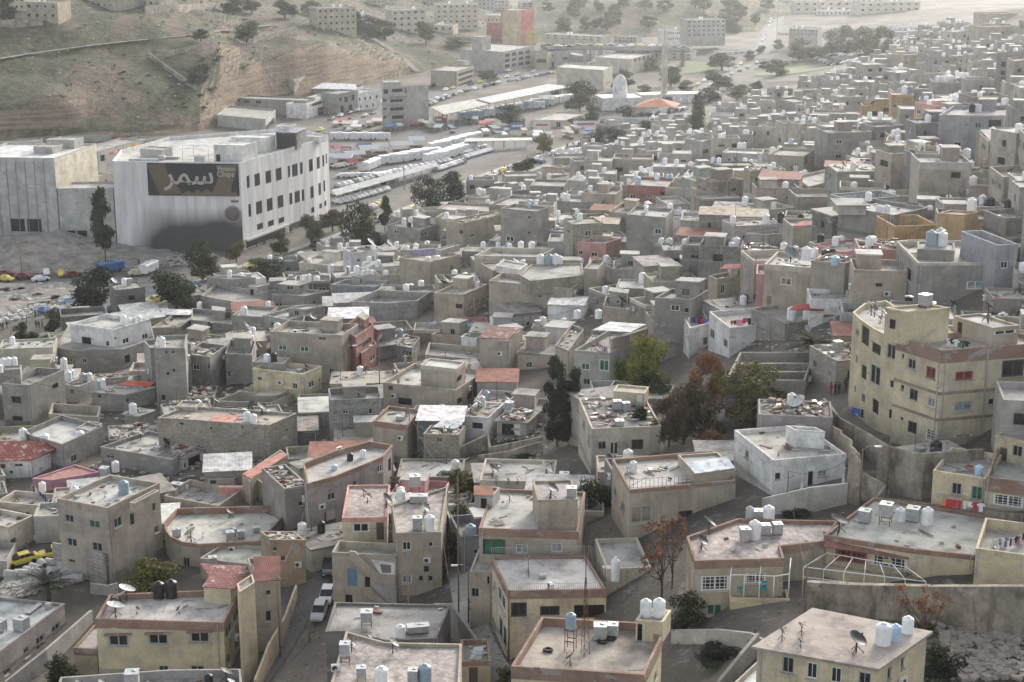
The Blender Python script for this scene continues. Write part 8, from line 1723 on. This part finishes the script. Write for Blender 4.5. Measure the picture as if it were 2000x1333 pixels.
washing('under the white house roof edge', h_cl, 6, (362, 552), (432, 548), 4, ['red', 'black', 'pink'], up=1.2); washing('beside the white house roof tank', h_cl, 6, (432, 540), (505, 535), 5, ['black', 'grey', 'red'], up=1.2); washing('over narrow white house above trees', h_nw, 6, (110, 530), (238, 545), 9, ['white', 'pink', 'blue', 'red', 'black'], up=1.0)
washing('on the blank cream wall roof', h_l86, 9, (1820, 540), (1905, 525), 5, ['white', 'grey', 'white'], up=1.0); washing('at the right edge terrace', h_l86, 9, (1920, 535), (2000, 500), 6, ['white', 'purple', 'black', 'pink'], up=1.0); washing('before the green-shuttered yellow house', h_gs, 9, (1535, 305), (1775, 335), 8, ['orange', 'white', 'white', 'red', 'red'], z=h_gs.base.z + 1.1, up=0)
washing('under the white roof awning', h_awn, 5, (1460, 665), (1530, 705), 7, ['purple', 'red', 'black', 'grey'], up=1.5); washing('on the apartment roof terrace', h_apt, 6, (1570, 648), (1690, 668), 6, ['green', 'black', 'white', 'white', 'black'], up=.9); washing('across apartment garden level', h_apt, 6, (1040, 1035), (1105, 1050), 4, ['black', 'blue', 'grey'], z=h_apt.base.z + 1.5, up=0)
for wh, T, a, b, cs in (('on the big grey house terrace', 5, (875, 300), (1035, 310), ['blue', 'black', 'red', 'grey']), ('at right of the big grey house', 5, (1270, 335), (1340, 332), ['red', 'pink', 'black']), ('on the lilac-walled roof', 5, (480, 190), (600, 190), ['purple', 'black']), ('on the tan walled terrace', 5, (595, 600), (690, 595), ['purple', 'grey', 'black']), ('on roof near the salmon pink house', 5, (1850, 295), (1940, 300), ['blue', 'black', 'red', 'pink']), ('above the pink-balcony tan house', 0, (908, 431), (940, 433), ['pink', 'red', 'purple']), ('on grey terrace left of tower', 4, (1270, 700), (1340, 705), ['white', 'white', 'grey']), ('by the stacked grey house', 4, (1560, 750), (1660, 752), ['red', 'red', 'pink']), ('among roofs right of lone cypress', 3, (760, 735), (840, 728), ['red', 'pink', 'white']), ('beside the ochre yellow house', 3, (1365, 615), (1455, 610), ['pink']), ('above house near orange washing', 3, (360, 695), (440, 698), ['orange']), ('on crumbling tan house terrace', 3, (1895, 925), (1998, 928), ['white', 'white', 'purple'])):
    g0 = ground(*pix(T, a)); hh_ = Hs(); hh_.zr = g0.z; washing(wh, hh_, T, a, b, 5, cs, z=at_z(*pix(T, a), g0.z).z + 2.4, up=0)
g0 = ground(*pix(2, (1610, 615))); o = empty('mosque', tuple(g0), .2, 'white mosque with egg-shaped dome and slender minaret', 'mosque'); s = math.hypot(g0.y, CZ) / F * KS
m = MB(); m.box((0, 6, 2.6), (17, 13, 5.2)); m.build('hall', 'plaster', o, COL['w']); m = MB(); R0 = 40 * s; m.lathe([(R0, 0), (R0, 5.5)] + [(R0 * math.cos(t) * (1 if t < .2 else 1), 5.5 + R0 * 1.7 * math.sin(t)) for t in [i * pi / 24 for i in range(12)]] + [(.01, 5.5 + R0 * 1.75)], 24, c=(0, 3, 4.0)); m.build('dome', 'clean_plaster', o, (.74, .73, .70)); m = MB(); m.tube([(0, 3, 9.4 + R0 * 1.7), (0, 3, 12 + R0 * 1.7)], .12, 6); m.build('finial', 'metal_dark', o)
m = MB(); hm2 = 34; m.lathe([(1.4, 0), (1.4, hm2 * .45), (2.1, hm2 * .47), (2.1, hm2 * .5), (1.1, hm2 * .51), (1.1, hm2 * .72), (1.6, hm2 * .74), (1.6, hm2 * .76), (.8, hm2 * .77), (.8, hm2 * .88), (0, hm2 * .99)], 14, c=(22, 12, 0)); m.build('minaret', 'plaster', o, COL['c']); m = MB(); m.box((29, 13, 2.5), (36, 9, 5))
for k in range(9): m.box((14 + k * 3.7, 8.45, 2.6), (1.7, .12, 2.6), m=1)
m.build('arcade_wing', ['plaster', 'glass'], o, COL['w'])
P = [at_z(*pix(2, p), 4.5) for p in ((1672, 598), (1905, 600), (1942, 578), (1740, 560))]; c0 = sum(P, Vector()) / 4; o = empty('pavilion', (c0.x, c0.y, 0), 0, 'open pavilion under a low red-orange hipped roof', 'pavilion'); m = MB(); lp = [p - Vector((c0.x, c0.y, 0)) for p in P]
for i in range(4): m.face((lp[i], lp[(i + 1) % 4], Vector((0, 0, 7.2))))
m.build('roof', 'clay_tile', o, (.50, .17, .09))
for p in lp: m = MB(); m.box((p.x * .92, p.y * .92, 2.2), (.4, .4, 4.4)); m.build('pillar', 'plaster', o, COL['c'])
def bridge(label, pts, z, w, T=2, col=(.36, .355, .34), piers=5, name='flyover', Ys=None):
    P = [at_z(*pix(T, p), z) for p in pts]; o = empty(name, (P[0].x, P[0].y, 0), 0, label, 'bridge'); O = Vector((P[0].x, P[0].y, 0)); dk = MB(); pa = [MB(), MB()]
    for a, b in zip(P, P[1:]):
        d = (b - a); d.z = 0; d.normalize(); n = Vector((-d.y, d.x, 0)); a0, b0 = a - O, b - O
        dk.prism([tuple((a0 - n * w / 2)[:2]), tuple((b0 - n * w / 2)[:2]), tuple((b0 + n * w / 2)[:2]), tuple((a0 + n * w / 2)[:2])], z - 1.2, z, bot=True)
        for k, sg in enumerate((-1, 1)): pa[k].prism([tuple((q + n * sg * w / 2 + n * e)[:2]) for q, e in ((a0, -.15), (b0, -.15), (b0, .15), (a0, .15))], z - .9, z + .9)
    dk.build('deck', 'asphalt', o); [p.build('parapet', 'plaster', o, col) for p in pa]
    for k in range(piers): q = P[0].lerp(P[-1], (k + .5) / piers) - O; m = MB(); m.box((q.x, q.y, (z - 1) / 2 - .5), (1.6, min(w * .7, 5), z - 1)); m.build('pier', 'plaster', o, col)
    return P
P = bridge('long grey flyover crossing the upper valley', [(1180, 262), (1320, 258), (1500, 262), (1998, 270)], 9, 13, piers=9); row_pts = [proj(p) for p in P]
for k in range(14):
    q = P[0].lerp(P[-1], (k + .3) / 14); q = q + Vector((0, R.choice((-3, 3)), 0)); veh(f'car on the long flyover, {ORD[k]} from left', 0, 0, R.choice('wwsky'), center=q, ang=0 if k % 2 else pi, far=True, group='cars on the flyover')
P = bridge('grey valley overpass with dark underpass and flags', [(920, 320), (1120, 316), (1335, 318)], 8, 14, 3, piers=4)
for k in range(8): q = P[0].lerp(P[-1], (k + .4) / 8); veh(f'car on the flagged overpass, {ORD[k]} from left', 0, 0, R.choice('wwsk'), center=q + Vector((0, R.choice((-3, 3)), 0)), ang=0, far=True, group='cars on the overpass')
for k, x in enumerate((1080, 1118, 1160, 1300)):
    q = at_z(*pix(3, (x, 300)), 9); o = empty('flagpole', (q.x, q.y, 8), 0, f'{ORD[k]} red green and white flag from left on overpass', 'flag', 'flags on the overpass'); m = MB(); m.tube([(0, 0, 0), (0, 0, 9)], .08, 5); m.build('shaft', 'galvanised', o)
    for i, cc in enumerate(((.02, .02, .02), (.7, .7, .7), (.05, .3, .1), (.5, .05, .05))): m = MB(); z0 = 8.8 - i * .6; m.box((1.2 if i < 3 else .5, 0, z0 - .3 if i < 3 else 7.9), (2.4 if i < 3 else .9, .04 if i < 3 else .07, .58 if i < 3 else 1.7)); m.build('flag_stripe', 'fabric', o, cc)
bridge('pedestrian footbridge over the market road', [(1500, 675), (1560, 668), (1760, 676)], 5.5, 2.4, piers=3, name='footbridge', col=(.5, .5, .5))
z0 = ground(*pix(4, (735, 475))).z; D0 = ground(*pix(4, (735, 475))); o = empty('footbridge', tuple(D0), 0, 'blue-grey steel footbridge with long stair by round trees', 'bridge'); hq = Hs(); hq.o = tuple(D0); hq.rot = 0; pt = lambda x, y: local(hq, at_Y(*pix(4, (x, y)), D0.y)); a, b, c = Vector(pt(722, 395)), Vector(pt(1050, 412)), Vector(pt(590, 525)); n = Vector((0, 1, 0))
m = MB(); [m.face([a, b, b + n * 2.4, a + n * 2.4])]; m.build('deck', 'galvanised', o)
for sg in (0, 2.4): m = MB(); up = Vector((0, 0, 1.3)); t = n * sg; th = n * .08; m.face((a + t, b + t, b + t + up, a + t + up)); m.face((a + t + th, b + t + th, b + t + up + th, a + t + up + th)); m.face((c + t, a + t, a + t + up, c + t + up)); m.face((c + t + th, a + t + th, a + t + up + th, c + t + up + th)); m.build('railing', 'matte', o, (.36, .41, .45))
m = MB()
for k in range(24): p = c.lerp(a, (k + .5) / 24); m.box((p.x, p.y + 1.2, p.z), (.35, 2.3, .12))
m.build('stair', 'matte', o, (.25, .25, .25)); 
for x in (722, 742): p = Vector(pt(x, 400)); m = MB(); m.tube([(p.x, p.y + 1.2, p.z), (p.x, p.y + 1.2, p.z - 9)], .18, 6); m.build('pillar', 'metal_dark', o)
m = MB(); q = a.lerp(b, .55); m.box((q.x, q.y - .08, q.z + .6), ((b - a).length * .85, .06, 1.3)); sg_ = m.build('side_panel', 'matte', o, (.55, .57, .58)); m = MB(); q = a.lerp(b, .2); m.box((q.x, q.y - .13, q.z + .6), (2.2, .05, .55)); m.build('painted_car', 'matte', sg_, (.4, .08, .1))
for i, (x, y, rz) in enumerate(((65, 755, 1.4), (125, 750, 1.5), (165, 740, .9), (200, 720, 1.0), (215, 745, 1.2), (285, 745, .4), (330, 730, 2.0), (370, 735, 1.2), (395, 715, 1.8), (420, 740, 2.2), (350, 705, .7), (395, 770, 1.6), (430, 775, 1.5), (240, 700, .6), (290, 690, 1.3))):
    q = ground(*pix(7, (x, y))); m = MB(); M_ = Matrix.Rotation(pi / 2, 3, 'X'); m.lathe([(.55, -.9), (.55, .9), (.44, .9), (.44, -.9), (.55, -.9)], 16, M=M_, c=(0, 0, .5)); o = m.build('concrete_pipe', 'matte', None, (.45, .44, .42), (q.x, q.y, q.z + .1), ); o.rotation_euler = (0, 0, rz); tag(o, f'broken concrete pipe, {ORD[i]} from left in the rubble yard', 'pipe', 'concrete pipes in the yard')
for i, (h, T, x, y, l) in enumerate(((h_mast, 8, 1200, 1160, 'old tyre lying at left of bottom flat roof'), (h_mast, 8, 1502, 1112, 'old tyre by the metal tanks on bottom roof'), (h_mast, 8, 1550, 1095, 'tyre leaning behind metal tanks on bottom roof'), (HOUSES[8], 7, 985, 180, 'tyre on the rubble beside sandstone yard'))):
    q = at_z(*pix(T, (x, y)), h.zr); m = MB(); m.lathe([(.34 + .1 * math.cos(t), .12 + .1 * math.sin(t)) for t in [k * pi / 5 for k in range(11)]], 18); tag(m.build('tyre', 'rubber', None, None, (q.x, q.y, q.z)), l, 'tyre')
def town(label, T, pts, b, col, Y=None, fn=None, dep=12, rows_=3, cols_=5):
    if fn: Y = fn(*pix(T, ((pts[0][0] + pts[1][0]) / 2, b))).y
    (x0, y0), (x1, y1) = pts; hh = (b - max(y0, y1)) / rows_; ww = (x1 - x0) / cols_
    wins = [(x0 + ww * (i + .3), y0 + (y1 - y0) * i / cols_ + hh * (j + .3), x0 + ww * (i + .68), y0 + (y1 - y0) * i / cols_ + hh * (j + .65), R.choice(('n', 'k', 'V'))) for i in range(cols_) for j in range(rows_)]
    h = house(label, T, pts, b, col, Y=Y, dep=dep, name='building', cat='building', group='far buildings', flat=True, mark=False, w=wins)
    h.small = 1
    for _ in range(2): x = R.uniform(.2, .8); tank(h, x0 + (x1 - x0) * x, y0 + (y1 - y0) * x - 1, 12, 'w')
town('cream hilltop house at top left corner', 1, [(50, -20), (135, -18)], 60, 'c', fn=on_hill, rows_=2, cols_=3); town('tan hilltop house with stepped buttress', 1, [(140, 12), (318, 15)], 115, 't', fn=on_hill, rows_=2, cols_=4); town('pale hilltop house above the scree', 1, [(470, -30), (630, -20)], 50, 's', fn=on_hill, rows_=2); town('bright cream house behind hilltop wall', 1, [(755, -40), (892, -35)], 42, 'c', fn=on_hill, rows_=2, cols_=4); town('grey hilltop house by the long wall', 1, [(640, -40), (745, -35)], 40, 'g', fn=on_hill, rows_=2)
town('tan apartment building on the spur', 2, [(-85, 48), (130, 40)], 185, 't', fn=on_hill, rows_=4, cols_=7); town('white and cream four-storey spur building', 2, [(328, 58), (520, 52)], 190, 'c', fn=on_hill, rows_=4, cols_=5); town('wide pale apartment slab on the ridge', 2, [(575, 25), (810, 22)], 165, 'c', fn=on_hill, rows_=5, cols_=7); town('low white house left of spur pines', 2, [(140, 85), (225, 82)], 130, 'w', fn=on_hill, rows_=2, cols_=3); town('terraced house below the ridge slab', 2, [(560, 140), (672, 142)], 185, 'c', fn=on_hill, rows_=1, cols_=3)
FT = ['cream', 'grey', 'tan', 'white']; k = 0
for x, y, wd, b, col in ((200, -12, 90, 40, 't'), (300, -15, 60, 30, 'c'), (540, -20, 70, 30, 'g'), (810, -10, 90, 60, 'lg'), (900, 5, 80, 60, 'c'), (1050, 15, 140, 62, 'lg')):
    town(f'pale ridge-top building, {ORD[k]} from left at the top edge', 2, [(x, y), (x + wd, y - 2)], b, col, fn=on_hill, rows_=3, cols_=4); k += 1
for l, x0, y0, x1, y1, b, Y, c in (('pale four-storey building below wooded hill', 120, 112, 335, 108, 210, 955, 'lg'), ('white blocky house left of wooded hill road', 0, 172, 80, 170, 235, 920, 'w'), ('long low hall with green drum tank', 480, 190, 770, 205, 235, 960, 'c'), ('long pale slab in the hazy distance', 720, 10, 1080, 8, 130, 1220, 'c'), ('wide hazy apartment slab beyond the grove', 1080, 15, 1420, 10, 128, 1180, 'c'), ('hazy hall with green billboard', 845, 60, 1030, 62, 118, 1190, 'w'), ('hazy low block at the top right', 1430, 0, 1560, -5, 40, 1420, 'lg'), ('hazy towers at the top right edge', 1565, -20, 1760, -20, 45, 1430, 'bg'), ('far hazy wall building along the flats', 1430, 45, 1770, 42, 92, 1240, 'c'), ('hazy market shed nearest the hilltop', 1560, 130, 1700, 128, 150, 960, 't'), ('hazy long shed beyond the grove', 1290, 150, 1540, 145, 170, 960, 'w'), ('second hazy long shed beyond the grove', 1280, 180, 1420, 178, 196, 900, 'lg'), ('hazy low house by climbing road', 690, 160, 850, 165, 205, 930, 'lg'), ('hazy house row above the climbing road', 330, 30, 470, 25, 80, 1220, 'c')):
    town(l, 3 if 'drum' not in l else 2, [(x0 if 'drum' not in l else 1180, y0), (x1 if 'drum' not in l else 1500, y1)], b, c, Y=Y, rows_=2 if b - y0 < 70 else 4, cols_=8)
for i in range(16): x = R.uniform(1500, 1990) ; y = R.uniform(2, 30); h0 = R.uniform(14, 26); town(f'hazy distant block, {ORD[i]} in the top right skyline', 0, [(x, y - h0), (x + R.uniform(25, 60), y - h0)], y, R.choice(['c', 'lg', 'w']), Y=95 / math.tan(rad(15.5) + (y - 666) / F) * .99, rows_=3, cols_=4) if x < 1720 else None
tag(FAR_T.build('water_tank', 'plastic', None, TANKC['w']), 'scattered small white tanks on the farther roofs', 'water tank', kind='stuff')

for i in range(30):
    x, y = R.uniform(1040, 1720), R.uniform(62, 200); P_ = ground(x, y)
    if P_.z > 4: continue
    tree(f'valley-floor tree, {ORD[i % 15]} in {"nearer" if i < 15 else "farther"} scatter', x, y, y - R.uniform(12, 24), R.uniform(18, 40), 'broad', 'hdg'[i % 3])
for i in range(14):
    x, y = R.uniform(1080, 1700), R.uniform(52, 130); w_ = R.uniform(35, 90); town(f'low hazy valley building, {ORD[i]} along the upper valley', 0, [(x, y - R.uniform(9, 20)), (x + w_, y - 12)], y, R.choice(['c', 'lg', 'w', 't']), Y=min(1420, 94 / math.tan(rad(15.5) + (y - 666) / F)), rows_=2, cols_=6, dep=9)
for nm, pts in (('verge', [(1470, 150), (1560, 145), (1640, 130), (1560, 118), (1480, 128)]), ('verge', [(1300, 150), (1400, 140), (1420, 125), (1330, 120)])):
    g_ = patch('grass', pts, 'grass', .3, kind='stuff'); tag(g_, 'green traffic-island grass inside the loop road' if pts[0][0] > 1400 else 'green verge grass beneath the flyover', 'grass')
tree('rust-brown bushy tree filling the middle cluster', 1372, 862, 760, 84, 'broad', 'b', seed=0); tree('dark brown low tree left of the cluster', 1306, 872, 770, 66, 'broad', 'b', seed=2); tree('olive tree behind the russet tree', 1425, 800, 712, 74, 'broad', 'o', seed=1)
sc = bpy.context.scene
w = bpy.data.worlds.new('World'); sc.world = w; w.use_nodes = True; nt = w.node_tree
sky = nt.nodes.new('ShaderNodeTexSky'); sky.sky_type = 'NISHITA'; sky.sun_disc = False
SUN_AZ, SUN_EL = rad(24), rad(23)     # azimuth to the right of the view direction
sky.sun_elevation = SUN_EL; sky.sun_rotation = SUN_AZ; sky.air_density = 1.0; sky.dust_density = 2.5; sky.ozone_density = 1.0
hs = nt.nodes.new('ShaderNodeHueSaturation'); hs.inputs['Saturation'].default_value = .36; nt.links.new(sky.outputs[0], hs.inputs['Color']); nt.links.new(hs.outputs[0], nt.nodes['Background'].inputs['Color']); nt.nodes['Background'].inputs['Strength'].default_value = .15
sd = bpy.data.lights.new('sun', 'SUN'); sd.energy = 1.6; sd.angle = rad(14); sd.color = (1, .92, .80)
so = bpy.data.objects.new('sun', sd); C.objects.link(so)
dv = Vector((math.sin(SUN_AZ) * math.cos(SUN_EL), math.cos(SUN_AZ) * math.cos(SUN_EL), math.sin(SUN_EL)))
so.rotation_euler = dv.to_track_quat('Z', 'Y').to_euler(); so.location = (200, 200, 300)
cd = bpy.data.cameras.new('camera'); cam = bpy.data.objects.new('camera', cd); C.objects.link(cam); sc.camera = cam
cam.location = (0, 0, CZ); cam.rotation_euler = (pi / 2 - PITCH, 0, 0); cd.sensor_width = 36; cd.lens = 36 * F / 2000; cd.clip_end = 9000; cd.clip_start = 1
hb = MB(); hb.box((0, 1550, 68), (4900, 3500, 142)); ho = hb.build('haze', 'matte'); ho['kind'] = 'stuff'; ho['label'] = 'thin pale haze filling the whole valley'; ho['category'] = 'haze'
hm = bpy.data.materials.new('haze'); hm.use_nodes = True; ht = hm.node_tree; ht.nodes.remove(ht.nodes['Principled BSDF'])
pv = ht.nodes.new('ShaderNodeVolumePrincipled'); pv.inputs['Color'].default_value = (.90, .94, .98, 1); pv.inputs['Density'].default_value = .000095; pv.inputs['Anisotropy'].default_value = .8
ht.links.new(pv.outputs[0], ht.nodes['Material Output'].inputs['Volume']); ho.data.materials.clear(); ho.data.materials.append(hm)
sc.view_settings.view_transform = 'Standard'; sc.view_settings.look = 'None'; sc.view_settings.gamma = 1; sc.view_settings.exposure = 1.1
sc.cycles.use_denoising = True; sc.cycles.max_bounces = 6; sc.cycles.diffuse_bounces = 3; sc.cycles.volume_bounces = 1; sc.cycles.use_adaptive_sampling = True; sc.cycles.adaptive_threshold = .012
finish_items()
